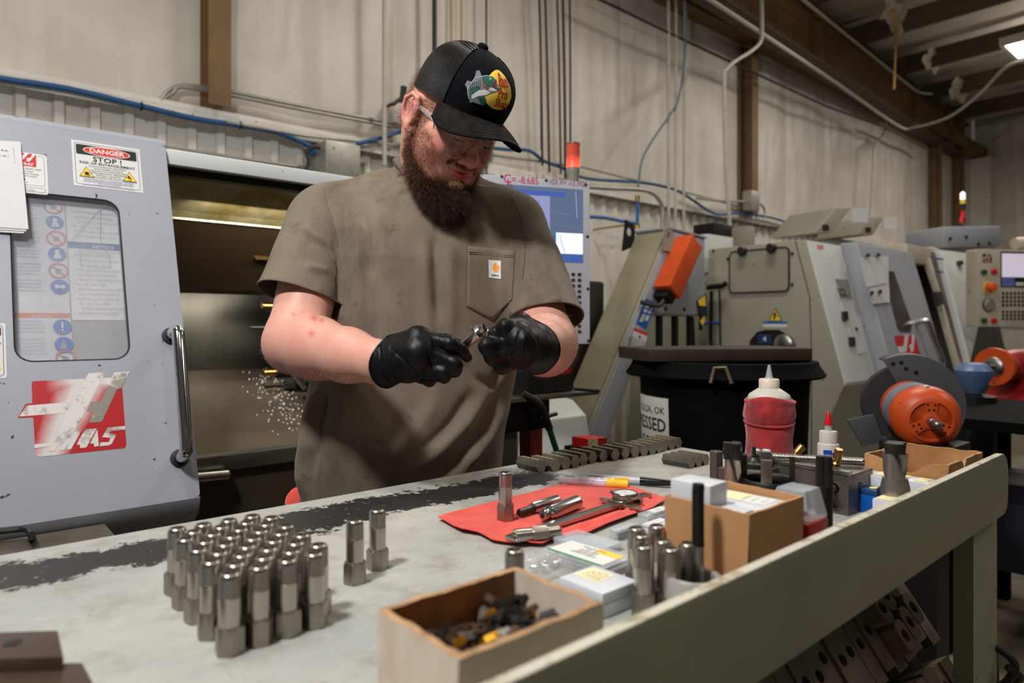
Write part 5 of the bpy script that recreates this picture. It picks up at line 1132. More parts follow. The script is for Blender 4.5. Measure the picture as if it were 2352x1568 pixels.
MB().cyl(onv(440, 1098, 1.93), onv(524, 1090, 1.93), .0135).build('sill_rod', M['steel'], lathe, True, world=True); MB().cyl(onv(524, 1090, 1.93), onv(524, 1090, 1.99), .008).build('rod_bracket', M['dark_steel'], lathe, True, world=True)
# turret with tooling
tc = Vector((1.22, 2.56, 1.20))
MB().lathe([(.20, 0), (.215, .01), (.215, .09), (.20, .10)], 12, tc, (1, 0, 0)).build('turret', M['dark_steel'], lathe, world=True)
for k in range(12):
    a = 2*math.pi*k/12+.2; c_ = tc+Vector((-.035, .19*math.cos(a), .19*math.sin(a)))
    mb = MB().cbox(c_, (.085, .06, .06), rot=Matrix.Rotation(a, 4, 'X')).cyl(c_-Vector((.12, 0, 0)), c_, .021); hd = mb.build('tool_block', M['black_steel'], lathe, world=True)
    mb = MB()
    if k % 3 == 0: mb.cyl(c_-Vector((.20, 0, 0)), c_-Vector((.11, 0, 0)), .008).build('drill_bit', M['dark_steel'], hd, True, world=True)
    elif k % 3 == 1: mb.cyl(c_-Vector((.17, 0, 0)), c_-Vector((.11, 0, 0)), .013).build('tool_tip', M['brass'], hd, True, world=True)
    else: mb.cbox(c_-Vector((.14, 0, 0)), (.05, .02, .02)).build('tool_bar', M['steel'], hd, world=True)
MB().cyl(tc+Vector((.10, 0, 0)), tc+Vector((.45, 0, 0)), .14, n=24).build('turret_body', M['mach_dark'], lathe, True, world=True)
MB().tube(smoothpath([onv(640, 700, 2.36), onv(652, 790, 2.34), onv(672, 850, 2.34), onv(700, 890, 2.36)], 5), .012, 10).build('coolant_pipe', M['steel'], lathe, True, world=True)
p = onv(602, 594, 2.45); MB().cbox(p, (.05, .01, .008)).build('amber_strip', M['brass'], lathe, world=True)
# bright chips and coolant drops thrown over the slope
cr = random.Random(5); V = []; Fc = []; mb = MB()
for k in range(230):
    px = 632+cr.gauss(0, 38)*.9; py = 910+(px-640)*.9+cr.gauss(0, 34)
    if not (545 < px < 720 and 780 < py < 1015): continue
    p = rayp(px, py, (0, -.176/1.0, 1), .882-.176*2.0); r = cr.uniform(.0014, .0042)
    if not (2.02 < p.y < 2.98 and p.x < UE): continue
    p.z += r*.6+cr.random()**3*.03
    mb.add([p+Vector(q)*r for q in ((1, 0, 0), (0, 1, 0), (-1, 0, 0), (0, -1, 0), (0, 0, 1), (0, 0, -1))], [(0, 1, 4), (1, 2, 4), (2, 3, 4), (3, 0, 4), (1, 0, 5), (2, 1, 5), (3, 2, 5), (0, 3, 5)])
o = mb.build('metal_chips', simple('bright_chip', (236, 236, 232), .2, 0), None, True, angle=0); T(o, 'bright metal chips and coolant drops scattered inside the open lathe', 'chips', kind='stuff')
# inside work light, then an added fill
li = bpy.data.lights.new('work_and_fill_light', 'AREA'); lo_ = bpy.data.objects.new('work_and_fill_light', li); COL.objects.link(lo_); li.shape = 'RECTANGLE'; li.size = .9; li.size_y = .05; li.energy = 5; li.color = (1, .93, .74); lo_.location = (1.1, 2.28, 1.64); lo_.rotation_euler = (math.radians(12), 0, 0)
area('work_and_fill_light', (1.0, 2.57, 1.345), (1.0, 2.85, 1.1), .8, 2.6, (1, .95, .84), .05)  # fill added under the slide cover to brighten the back liner
# right hand end of the lathe
MB().box((UE, 2.25, 0), (2.22, 3.2, 1.18)).build('right_cabinet', M['mach_beige'], lathe, world=True, bevel=.01)
MB().prism([(1.95, .0), (1.95, .55), (2.02, .86), (2.10, .92), (2.30, .95), (2.30, 0)], (UE, 0, 0), (0, 1, 0), (0, 0, 1), .42).build('end_cover', M['mach_light'], lathe, True, world=True, bevel=.006)
MB().lathe([(.10, 0), (.115, .01), (.115, .24), (.10, .25), (.05, .27)], 24, (1.86, 2.55, 1.30), (1, 0, 0)).build('servo_motor', M['black_steel'], lathe, True, world=True)
MB().box((1.9, 2.45, 1.18), (2.2, 2.75, 1.36)).build('motor_bracket', M['mach_dark'], lathe, world=True)
MB().box((2.22, 2.66, 0), (3.0, 3.2, 1.50)).build('power_unit', M['mach_dark'], lathe, world=True, bevel=.02)
MB().cyl((2.55, 2.75, 1.50), (2.55, 2.75, 1.66), .11, n=20).cyl((2.85, 2.75, 1.50), (2.80, 2.75, 1.62), .08, n=20).build('pump_motor', simple('dark_olive', (72, 70, 56), .5), lathe, True, world=True)
for k in range(4): MB().tube(smoothpath([(1.80+.07*k, 2.42, 1.3), (1.86+.07*k, 2.30, 1.18), (1.9+.06*k, 2.26, .9), (1.85+.08*k, 2.24, .6)], 5), .014, 8).build('hydraulic_hose', M['black_rubber'], lathe, True, world=True)
# papers hanging at the far left of the door
pap = thing('paper_stack', 'stack of white job sheets hung on the lathe door at the frame edge', 'papers', lp(20, 340))
for k in range(3):
    A = [lp(-80-k, 322), lp(46+k*1.5, 328+k), lp(64-k*5, 532+k*4), lp(-75, 520+k*5)]
    V = [p+DN*(.006-.0018*k) for p in A]; V[2] = V[2]+DN*.008
    raw('sheet', V, [(0, 3, 2, 1)], M['paper'], pap, world=True)
dd = Decal(); O_ = lp(-80, 532); a_ = dl2(-80, 532)
def pl_(px, py): a, b = dl2(px, py); return a-a_[0], b-a_[1]
dd.poly([pl_(0, 506), pl_(0, 475), pl_(23, 476), pl_(14, 495), ], kk).up().text('ed', pl_(5, 489)[0], pl_(5, 492)[1], .022, wk, .01, shear=.3)
for tx, px, py, sz in (('REV A-A', 0, 350, .008), ('SHEET 1 of 1', -6, 362, .008), ('DWG 110', -4, 461, .008), ('QUANTITY', -5, 470, .008)): dd.text(tx, *pl_(px, py), sz, gk)
for py in (500, 508, 518): dd.line([pl_(-60, py), pl_(46, py+4)], .0007, gk)
dd.line([pl_(30, 343), pl_(48, 525)], .0005, gk)
dd.build('sheet_print', O_+DN*.0078, EX, EY, pap, lift=0)
# drawer / tray at the lathe's foot
tk = thing('chip_tray', 'flat grimy steel tray with a black handle in front of the lathe', 'tray', (.1, 1.6, 0))
m = N('grimy_steel'); f = m.noise(6, 6, .65); m.set(col=m.mix(m.ramp(f, [(.3, 0), (.7, 1)]), lin((64, 58, 48)), lin((112, 104, 92))), rough=.5, metal=.2); M['grimy_steel'] = m.m
MB().box((-.8, 1.44, .796), (.302, 1.735, .81)).build('tray_lid', M['grimy_steel'], tk, world=True, bevel=.003); MB().box((-.79, 1.45, .0), (.296, 1.735, .796)).build('tray_body', M['mach_dark'], tk, world=True)
MB().tube(smoothpath([onz(-40, 1222, .838), onz(10, 1218, .838), onz(52, 1214, .838), onz(68, 1218, .838), onz(73, 1230, .836), onz(74, 1236, .811)], 4), .007, 8).build('tray_handle', M['black_plastic'], tk, True, world=True)
# ------------------------------------------------------------------ control pendant
PE = Vector((AR[0]*.9455+AF[0]*.3256, AR[1]*.9455+AF[1]*.3256, 0)); PR = cpos(.268, 2.35, 0); PN = PE.cross(Vector((0, 0, 1)))
pen = thing('control_panel', 'white lathe control panel with a lit screen and black keys behind the shoulder', 'control panel', (PR.x, PR.y, 1.18))
Z = Vector((0, 0, 1)); PC = PN.dot(PR)
def pp(px, py, off=0.0):
    p = rayp(px, py, PN, PC+off)-PR; return p.dot(PE), p.z
W0 = -.40; zt, zb = pp(1355, 418)[1], pp(1355, 789)[1]
M['panel_alu'] = simple('panel_aluminium', (204, 205, 214), .35, .2, var=.05)
mb = MB().prism(rrect(W0, zb, 0, zt, .006, 3), PR-PN*.05, PE, Z, .05); mb.build('panel_frame', M['panel_alu'], pen, bevel=.002, world=True)
MB().prism(rrect(W0+.01, zb+.02, -.015, zt-.03, .02, 3), PR-PN*.17, PE, Z, .12).build('rear_housing', M['mach_beige'], pen, world=True)
sx0, sy1 = pp(1132, 421); sx1, sy0 = pp(1339, 604); sx0 = W0+.045
dd = Decal()
def emis(name, col, st):
    return N(name).set(col=lin(col), rough=.2, emit=lin(col), estr=st).m
s1_, s2_, s3_, s4_ = emis('screen_lavender', (146, 150, 200), .42), emis('screen_slate', (96, 112, 142), .34), emis('screen_white', (216, 228, 246), .85), emis('screen_blue', (70, 96, 170), .42)
dd.rect(sx0, sy0, sx1, sy1, s2_).up().rect(sx0, sy1-.03, sx1-.065, sy1-.014, s4_)
ax, ay = pp(1263, 540); dd.rect(sx0+.005, ay, ax, sy1-.03, s1_).rect(sx0+.005, sy0, sx1-.085, ay-.002, s4_)
bx, by = pp(1277, 534); cx2, cy2 = pp(1338, 584); dd.up().rect(bx, cy2, sx1-.001, by, s3_).rect(bx, sy0+.001, sx1-.001, cy2-.004, s4_)
dd.up().line([pp(1286, 540), pp(1290, 560), pp(1297, 580)], .002, s4_).line([pp(1268, 485), pp(1338, 500)], .0008, s1_).line([pp(1268, 515), pp(1338, 528)], .0008, s1_).text('G54 X Z', *pp(1225, 450), .010, s4_).text('T0101 M03', *pp(1225, 465), .010, s4_).line([pp(1322, 440), pp(1325, 500)], .004, s1_)
dd.build('screen', PR, PE, Z, pen)
fr = [(sx0-.004, sy0-.004), (sx1+.004, sy0-.004), (sx1+.004, sy1+.004), (sx0-.004, sy1+.004)]
MB().plate(fr, [[(sx0, sy0), (sx1, sy0), (sx1, sy1), (sx0, sy1)]], PR, PE, Z, .0025).build('screen_bezel', M['grey_ink'], pen, world=True) if False else None
key = MB().box((-.0062, -.0048, 0), (.0062, .0048, .0035)); kob = key.build('key', simple('key_dark', (52, 50, 48), .45), pen, bevel=.0012); kme = kob.data; bpy.data.objects.remove(kob)
Rk = Matrix((PE, Z, PN)).transposed() if False else Matrix((( PE.x, Z.x, PN.x), (PE.y, Z.y, PN.y), (PE.z, Z.z, PN.z)))
for py in (630, 643, 656, 669, 681, 694, 709, 722, 735, 748, 761):
    for j in range(9):
        a, b = pp(1330, py); a -= j*.0232*1.0
        o = bpy.data.objects.new('key', kme); COL.objects.link(o); o.parent = pen
        o.location = PR+PE*a+Z*(b)+PN*.0005-Vector((PR.x, PR.y, 1.18)); o.rotation_euler = Rk.to_euler()
for px, py in ((1345, 424), (1349, 543), (1350, 663), (1351, 782), (1152, 405), (1254, 414)):
    a, b = pp(px, py); MB().lathe([(.0052, 0), (.0052, .002), (.003, .0035), (0, .0035)], 14, PR+PE*a+Z*b, PN).build('panel_screw', M['dark_steel'], pen, True, world=True)
dd = Decal(); pk = flat('pink_marker', (206, 46, 104), .6); pu = flat('purple_marker', (150, 50, 130), .6); a, b = pp(1195, 421)
dd.text('C', *pp(1165, 420), .042, pk, .01).line([pp(1167, 412), pp(1166, 424), pp(1176, 425)], .004, pk).line([pp(1160, 428), pp(1178, 429)], .003, pk).text('= -8.685', *pp(1206, 422), .034, pk, .008, sx=.84); dd.build('pink_handwriting', PR, PE, Z, pen)
dd = Decal(); dd.text('VDI X= -13.3925', *pp(1305, 426), .026, pu, .004, sx=.78); dd.build('purple_handwriting', PR, PE, Z, pen)

MB().tube([PR+PE*-.2-PN*.12+Z*1.72, PR+PE*-.2-PN*.45+Z*1.80, (1.5, 2.3, 1.80)], .03, 12).build('pendant_arm', M['mach_beige'], pen, True, world=True)
q = at(1316, 400, 2.75)
bea = thing('beacon_light', 'red glowing beacon lamp above the control panel', 'beacon', (q.x, q.y, q.z-.02))
MB().lathe([(.022, -.68), (.022, -.05), (.024, -.02), (.025, .02), (.027, .025), (.027, .045)], 24).build('beacon_base', M['mach_beige'], bea, True)
m = N('beacon_red'); zz = m.sep()[2]; m.set(col=lin((222, 92, 74)), rough=.3, emit=(1, .08, .03), estr=m.ramp(m.math('MULTIPLY', zz, 6.0), [(.28, 1), (.55, .06)])); M['beacon'] = m.m
m.t.nodes['Principled BSDF'].inputs['Emission Strength'].default_value = 1.0
g = [l for l in m.t.links if l.to_socket == m.b.inputs['Emission Strength']][0].from_socket; m.set(estr=m.math('MULTIPLY', g, 1.6))
MB().lathe([(.0275, .045), (.0275, .135), (.029, .137), (.029, .143), (.0, .145)], 28).build('red_lens', M['beacon'], bea, True, angle=50)
MB().lathe([(.0292, .136), (.0292, .1435)], 28).build('lens_rim', simple('faded_red', (150, 84, 70), .5), bea, True)
# ------------------------------------------------------------------ chip conveyor
CVF, CVB = 2.40, 2.64
con = thing('chip_conveyor', 'sloping grey chip conveyor with an orange motor box', 'conveyor', (2.7, 2.5, 0))
prof = [(2.2, .10), (3.275, 1.817), (3.62, 1.79), (3.62, 1.30), (3.12, 1.30), (2.38, .06)]
MB().prism(prof, (0, CVB, 0), (1, 0, 0), (0, 0, 1), CVB-CVF).build('conveyor_body', M['mach_beige'], con, bevel=.006, world=True)
cs = [(2.225, .11), (3.27, 1.79), (3.61, 1.765), (3.61, 1.31), (3.11, 1.31), (2.385, .09)]
MB().prism(cs, (0, CVF+.001, 0), (1, 0, 0), (0, 0, 1), .008).build('side_plate', M['mach_grey'], con, world=True, bevel=.002)
d_ = Vector((1.075, 0, 1.717)).normalized(); n_ = Vector((-d_.z, 0, d_.x))
MB().hexa([Vector((2.2, 0, .1))+d_*l+n_*h+Vector((0, v_, 0)) for h in (.0, .012) for l, v_ in ((.2, CVF+.015), (1.98, CVF+.015), (1.98, CVB-.015), (.2, CVB-.015))]).build('top_cover', painted('olive_beige', (140, 136, 112), .45, .25), con, world=True, bevel=.003)
MB().hexa([Vector((3.27, 0, 1.80))+Vector((l, v_, h-.07*l)) for h in (0, .012) for l, v_ in ((-.02, CVF-.012), (.36, CVF-.012), (.36, CVB+.01), (-.02, CVB+.01))]).build('head_cover', M['mach_grey'], con, world=True, bevel=.003)
for (a, b) in ((3.33, 1.74), (3.43, 1.735), (3.56, 1.72), (3.58, 1.36), (3.40, 1.34), (3.22, 1.34)): MB().lathe([(.012, 0), (.012, .004), (0, .006)], 10, (a, CVF-.007, b), (0, -1, 0)).build('bolt', M['black_steel'], con, True, world=True)
lug = [[(.0+.022*math.cos(k*.5236), .06+.022*math.sin(k*.5236)) for k in range(12)]]
o = onv(1532, 545, CVF-.01); MB().plate([(-.045, -.03), (.045, -.03), (.05, .07), (.02, .11), (-.03, .10), (-.05, .05)], lug, o-Vector((0, 0, .05)), (1, 0, 0), (0, 0, 1), .01).build('lifting_lug', M['mach_beige'], con, world=True)
o = onv(1440, 540, CVB); MB().plate([(-.05, -.10), (.06, -.06), (.06, .06), (-.02, .09)], [[(.012+.026*math.cos(k*.5236), .02+.026*math.sin(k*.5236)) for k in range(12)]], o, (1, 0, 0), (0, 0, 1), .012).build('lifting_lug', M['black_steel'], con, world=True)
lo1, up1 = onv(1536, 664, CVF-.075), onv(1582, 560, CVF-.075); ax_ = (up1-lo1).normalized(); nx = Vector((ax_.z, 0, -ax_.x)); L_ = (up1-lo1).length
def mbx(l0, l1, a0, a1, v0, v1): return [lo1+ax_*l+nx*a+Vector((0, v_, 0)) for v_ in (v0, v1) for l, a in ((l0, a0), (l1, a0), (l1, a1), (l0, a1))]
MB().hexa(mbx(-.02, L_+.02, -.055, .065, -.05, .066)).build('motor_box', M['orange_paint'], con, world=True, bevel=.004)
MB().hexa(mbx(-.07, -.018, -.03, .05, -.03, .066)).build('motor_foot', M['black_steel'], con, world=True, bevel=.01); MB().tube(smoothpath([lo1+ax_*-.06, lo1+ax_*-.13+nx*-.02, lo1+ax_*-.16+nx*-.10+Vector((0, .06, 0))], 5), .012, 8).build('motor_cable', M['cable_black'], con, True, world=True)
def cv_dec(name, quad, fn):
    A = [onv(x, y, CVF-.0085) for x, y in quad]; ex = A[1]-A[0]; ey = A[3]-A[0]; dd = Decal(); fn(dd, ex.length, ey.length); dd.build(name, A[0], ex, ey, con)
def f1_(d, a, b):
    d.rect(0, 0, a, b, bl); d.up().poly([(.2*a, .1*b), (.5*a, .18*b), (.5*a, .9*b), (.2*a, .8*b)], wl).poly([(.58*a, .25*b), (.85*a, .3*b), (.85*a, .8*b), (.6*a, .7*b)], wl).up().line([(.1*a, .45*b), (.9*a, .55*b)], .012, bl).line([(.15*a, .65*b), (.9*a, .7*b)], .008, bl)
def f2_(d, a, b):
    d.rect(0, 0, a, b, wl).up().rect(0, .86*b, a, b, rd).poly([(.4*a, .62*b), (.6*a, .62*b), (.5*a, .8*b)], kk)
    for k in range(6): d.text('keep hands clear of moving belt', .5*a, (.5-.08*k)*b, .016, gk, sx=.8)
cv_dec('blue_sticker', ((1461, 742), (1484, 756), (1505, 700), (1484, 684)), f1_); cv_dec('warning_sticker', ((1447, 800), (1479, 812), (1489, 767), (1456, 752)), f2_)
hz_ = [onv(x, y, CVF-.02) for x, y in ((1603, 690), (1623, 675), (1625, 728), (1610, 733))]
mb = MB(); mb.add(hz_+[p+Vector((0, .01, 0)) for p in hz_], [(0, 1, 2, 3), (7, 6, 5, 4), (0, 4, 5, 1), (1, 5, 6, 2), (2, 6, 7, 3), (3, 7, 4, 0)]); hp_ = mb.build('hazard_plate', M['black_ink'], con, world=True)
dd = Decal(); A = hz_[0]; q = [((p-A).x, (p-A).z) for p in hz_]; dd.poly([(q[0][0], q[0][1]), (q[1][0]*.8, q[1][1]*.8), (q[1][0]*.9, q[1][1]*.2-.04), (q[0][0]+.01, -.03)], yi).poly([(.02, -.12), (.07, -.09), (.07, -.13), (.04, -.15)], yi); dd.build('hazard_stripes', A+Vector((0, -.001, 0)), (1, 0, 0), (0, 0, 1), hp_)
for a in (3.2, 3.35, 3.5): MB().box((a, CVF+.02, 1.0), (a+.03, CVF+.05, 1.3)).build('support_leg', M['black_steel'], con, world=True)
# ------------------------------------------------------------------ second lathe
lt2 = thing('lathe_machine', 'beige end of the second lathe beyond the black bin, with a square hatch', 'machine', (4.4, 2.4, 0))
U2 = 4.0
pf = [(1.954, 1.759), (1.725, .898), (1.811, .704), (1.811, .0), (3.3, 0), (3.3, 1.70), (2.75, 1.70), (2.70, 1.759)]
MB().prism(pf, (U2, 0, 0), (0, 1, 0), (0, 0, 1), 1.42).build('enclosure', M['mach_beige'], lt2, world=True, bevel=.012)
ff = [(1.950, 1.752), (1.727, .915), (1.790, .77), (1.806, .77), (1.745, .915), (1.966, 1.752)]
MB().prism([(a-.008, b) for a, b in ff], (U2+.008, 0, 0), (0, 1, 0), (0, 0, 1), .44).build('front_panel', M['mach_light'], lt2, world=True, bevel=.003)
DF = [(1.8506, 1.775), (1.6179, .90), (1.811-.10, .66), (1.811, .60), (1.83, .7), (1.745, .90), (1.97, 1.775)]
MB().prism(DF, (U2+.475, 0, 0), (0, 1, 0), (0, 0, 1), .93).build('sliding_door', M['mach_grey'], lt2, world=True, bevel=.02)
MB().prism([(1.952, 1.75), (1.727, .9), (1.80, .70), (1.83, .70), (1.76, .9), (1.98, 1.75)], (U2+.448, 0, 0), (0, 1, 0), (0, 0, 1), .03).build('door_gap', M['black_rubber'], lt2, world=True)
OFF = .104
L2 = .266; SL2 = math.sqrt(1+L2*L2); D02 = Vector((0, 1.725, .898)); EY2 = Vector((0, L2, 1)).normalized(); DN2 = EX.cross(EY2)
def d2(px, py, off=OFF): p = rayp(px, py, (0, 1, -L2), 1.725-L2*.898-off*SL2)-D02; return p.dot(EX), p.dot(EY2)
def p2q(px, py, off=OFF): a, b = d2(px, py, off); return D02+EX*a+EY2*b+DN2*off
def poly2(name, pts, mat, h, off=OFF, par=None):
    P = [d2(x, y, off) for x, y in pts]; return MB().prism(P, D02+DN2*off, EX, EY2, h).build(name, mat, par or lt2, world=True)
poly2('door_window', [(2036, 622), (2052, 624), (2094, 745), (2090, 762), (2068, 762), (2060, 752), (2032, 640)], simple('dark_window', (62, 54, 48), .15), .004)
h0, h1 = p2q(2103, 742), p2q(2140, 838); hp = [h0, h0+DN2*.06, h0+DN2*.07+(h1-h0)*.12, h0.lerp(h1, .5)+DN2*.07, h1+DN2*.07-(h1-h0)*.12, h1+DN2*.06, h1]
MB().tube(smoothpath(hp, 5), .020, 12).build('door_handle', M['chrome'], lt2, True, world=True)
a0, b0 = d2(2070, 833); a1, b1 = d2(2100, 770); dd = Decal(); haas(dd, 0, 0, a1-a0, wk, rdk, b1-b0); dd.build('logo_badge', D02+DN2*OFF+EX*a0+EY2*b0, EX, EY2, lt2, lift=.003)
pp2 = thing('paper_stack', 'curled white papers clipped on the second lathe door', 'papers', p2q(2010, 600))
for k, q in enumerate((((1976, 592), (2040, 588), (2042, 668), (1998, 672)), ((1980, 600), (2024, 650), (2043, 660), (2044, 694), (2003, 698)), ((1975, 596), (2030, 592), (2036, 650), (1990, 660)))):
    V = [p2q(x, y, OFF+.005+.004*k) for j, (x, y) in enumerate(q)]; raw('sheet', V, [tuple(range(len(q)-1, -1, -1))], M['paper'], pp2, world=True)
for x, y in ((1994, 586), (2018, 585), (2003, 672), (2022, 669)): MB().cyl(p2q(x, y, OFF+.012), p2q(x, y, OFF+.03), .012).build('magnet', M['black_plastic'], pp2, True, world=True)
poly2('button_plate', [(1917, 640), (1947, 643), (1955, 684), (1928, 682)], M['galv'], .004, .01)
for x, y in ((1928, 660), (1938, 660), (1934, 672), (1944, 673)): MB().cyl(p2q(x, y, .012), p2q(x, y, .03), .010, n=12).build('button', M['grey_ink'], lt2, True, world=True)
poly2('access_panel', [(1931, 698), (1957, 698), (1990, 811), (1968, 813)], M['mach_light'], .004, .01)
for x, y in ((1937, 726), (1953, 785)): poly2('latch', [(x-5, y-10), (x+5, y-10), (x+7, y+9), (x-3, y+9)], M['black_plastic'], .015, .012)
MB().cyl(p2q(1967, 755, .012), p2q(1967, 755, .02), .010).build('lock', M['black_plastic'], lt2, True, world=True)
poly2('red_sticker', [(1876, 562), (1890, 562), (1892, 572), (1878, 572)], lr, .001, .01)
# the end face: hatch, knobs, stickers, spindle port
ZV = Vector((0, -1, 0))                          # across the end face, towards the aisle
def e2(px, py): p = onu(px, py, U2); return -p.y, p.z
def endrect(px0, py0, px1, py1): a0, b0 = e2(px0, py1); a1, b1 = e2(px1, py0); return a0, b0, a1, b1
OU = Vector((U2, 0, 0))
a0, b0, a1, b1 = endrect(1678, 568, 1812, 672)
MB().plate(rrect(a0, b0, a1, b1, .03), [], OU+Vector((-.0015, 0, 0)), ZV, Z, .006).build('hatch', M['mach_beige'], lt2, world=True) if True else None
rim = [OU+ZV*a+Z*b+Vector((-.006, 0, 0)) for a, b in rrect(a0-.003, b0-.003, a1+.003, b1+.003, .032)]; MB().tube(rim, .006, 5, True).build('hatch_gap', M['black_rubber'], lt2, world=True)
for x, y in ((1709, 577), (1776, 570)):
    a, b = e2(x, y); c_ = OU+ZV*a+Z*b; MB().lathe([(.026, 0), (.03, .006), (.03, .04), (.024, .046)], 10, c_, (-1, 0, 0)).build('hatch_knob', M['black_plastic'], lt2, True, world=True)
for x, y in ((1742, 655), (1639, 576), (1672, 594), (1820, 582), (1820, 653)):
    a, b = e2(x, y); MB().lathe([(.009, 0), (.009, .006), (0, .008)], 10, OU+ZV*a+Z*b, (-1, 0, 0)).build('end_screw', M['black_steel'], lt2, True, world=True)
seam = [OU+ZV*e2(x, y)[0]+Z*e2(x, y)[1]+Vector((-.001, 0, 0)) for x, y in ((1827, 553), (1860, 680), (1864, 800), (1864, 1060))]; MB().tube(seam, .003, 5).build('seam', M['dark_steel'], lt2, world=True)
dd = Decal(); A = OU+Vector((0, 0, 0))
dd.poly([e2(1765, 738), e2(1797, 737), e2(1781, 706)], kk).up().poly([e2(1768, 736), e2(1794, 735.5), e2(1781, 710)], yi).up().line([e2(1781, 718), e2(1778, 732)], .012, kk).line([e2(1776, 722), e2(1786, 726)], .006, kk)
dd.build('end_sticker', A, ZV, Z, lt2); dd = Decal(); dd.rect(*endrect(1753, 742, 1808, 751), wl).up().rect(*endrect(1753, 738, 1808, 743.5), bl)
dd.build('end_sticker', A, ZV, Z, lt2)
port = [e2(x, y) for x, y in ((1724, 802), (1724, 782), (1741, 762), (1760, 757), (1790, 757), (1824, 778), (1825, 802))]
MB().prism(port, OU+Vector((0, 0, 0)), ZV, Z, .012).build('spindle_port', M['mach_dark'], lt2, world=True)
a, b = e2(1808, 790); MB().lathe([(.05, 0), (.06, .02), (.06, .05), (.045, .06)], 24, OU+ZV*a+Z*b, (-1, 0, 0)).build('spindle_tube', M['steel'], lt2, True, world=True)
a0, b0, a1, b1 = endrect(1743, 768, 1775, 788); dd = Decal(); dd.rect(a0, b0, a1, b1, flat('plate_blue', (22, 52, 96), .5)).up().text('4', (a0+a1)/2, b0+.012, .05, wl, .01); dd.build('number_plate', OU+Vector((-.014, 0, 0)), ZV, Z, lt2)
MB().box((U2-.01, 2.62, 1.60), (U2+.3, 2.70, 1.86)).build('rear_box', M['mach_light'], lt2, world=True, bevel=.004)
for k, (x0, y0) in enumerate(((1870, 535), (1968, 540))):
    P = [at(x, y, 4.9+.7*k) for x, y in ((x0, y0), (x0+38, y0), (x0+88-k*25, y0-58+k*16), (x0+50-k*20, y0-58+k*16))]; dv = Vector((.06, .38, .0))
    mb = MB(); mb.hexa([P[0], P[1], P[1]+dv, P[0]+dv, P[3], P[2], P[2]+dv, P[3]+dv]); hop = mb.build('hood', M['mach_beige'], lt2, world=True, bevel=.01)
    q = at(x0+105-k*30, y0-40+k*12, 4.85+.7*k); MB().cbox(q, (.11, .02, .10), -.6).build('hood_tag', M['paper'], hop, world=True); MB().cbox(at(x0+26, y0-12, 4.85+.7*k), (.04, .03, .04)).build('hood_latch', M['black_plastic'], hop, world=True)
for k, (px, py, w_) in enumerate(((1640, 540, .3), (1700, 545, .12))): MB().cbox(at(px, py, 5.6), (w_, .2, .16)).build('top_unit', M['black_steel'] if k == 0 else M['mach_beige'], lt2, world=True, bevel=.01)
# linkage and pipes on the end face
for pts_, r_ in (([(1625, 660), (1660, 656), (1668, 650)], .018), ([(1634, 668), (1632, 800)], .012), ([(1652, 660), (1654, 800)], .006), ([(1590, 730), (1592, 800)], .014), ([(1610, 725), (1609, 758)], .012)):
    MB().tube([onu(x, y, U2-.05) for x, y in pts_], r_, 8).build('linkage', M['black_steel'], lt2, True, world=True)
MB().tube([onu(1612, 742, U2-.05), onu(1655, 741, U2-.05)], .010, 8).build('blue_pipe', M['blue_ink'], lt2, True, world=True)
# ------------------------------------------------------------------ third lathe, its control panel
lt3 = thing('lathe_machine', 'third lathe farther on, cream framed with its dark door standing open', 'machine', (6.6, 2.4, 0))
MB().prism([(2.02, 1.70), (1.86, .85), (1.90, .6), (1.90, 0), (3.3, 0), (3.3, 1.7)], (5.5, 0, 0), (0, 1, 0), (0, 0, 1), 2.4).build('enclosure', M['mach_dark'], lt3, world=True)
def poly3(name, pts, mat, h, off, par=None, bevel=0):
    P = [d2(x, y, off) for x, y in pts]; return MB().prism(P, D02+DN2*off, EX, EY2, h).build(name, mat, par or lt3, world=True, bevel=bevel)
poly3('door_frame', [(2068, 574), (2130, 570), (2150, 578), (2206, 830), (2212, 866), (2196, 868), (2166, 760), (2152, 708), (2150, 690), (2112, 582), (2070, 586)], M['cream_paint'], .04, -.03, bevel=.004)
poly3('frame_edge', [(2134, 574), (2146, 578), (2208, 800), (2204, 824)], M['grimy_steel'], .01, .012)
poly3('cream_door', [(2146, 578), (2205, 585), (2214, 595), (2239, 680), (2238, 700), (2230, 762), (2212, 835)], M['mach_light'], .05, .02, bevel=.006)
poly3('window_clip', [(2196, 600), (2206, 600), (2208, 609), (2198, 609)], M['black_plastic'], .02, .072)
for y in (592, 622): poly3('blue_tape', [(2148, y), (2165, y+1), (2166, y+5), (2150, y+4)], M['blue_ink'], .004, .07)
poly3('door_latch', [(2140, 672), (2152, 672), (2158, 700), (2148, 706)], M['black_plastic'], .03, .012)
MB().box((5.6, 1.95, 1.72), (7.0, 2.3, 1.86)).build('top_beam', M['cream_paint'], lt3, world=True, bevel=.01)
A = at(2170, 570, 6.2); B = at(2300, 566, 6.6)
MB().hexa([p+Vector((0, 0, z_))+q for z_ in (0, .20) for p, q in ((A, Vector((0, 0, 0))), (B, Vector((0, 0, 0))), (B, Vector((.2, .4, 0))), (A, Vector((.2, .4, 0))))]).build('top_box', M['mach_grey'], lt3, world=True, bevel=.02)
for x, y in ((2182, 548), (2219, 544), (2247, 561), (2272, 559)): p = at(x, y, 6.2+.4*(x-2170)/130-.01); MB().lathe([(.016, 0), (.016, .006)], 10, p, (-.4, -.9, 0)).build('bolt', M['black_steel'], lt3, True, world=True)
st = at(2208, 520, 6.5); sl = thing('stack_light', 'small red and white stack lamp with a yellow ring on the third lathe', 'lamp', st)
MB().cyl((-.06, 0, .0), (.03, 0, .0), .03).build('lamp_foot', M['black_plastic'], sl, True); MB().tube([(0, 0, 0), (0, 0, .07), (.04, 0, .10), (.04, 0, .16)], .018, 10).build('lamp_stem', M['red_ink'], sl, True)
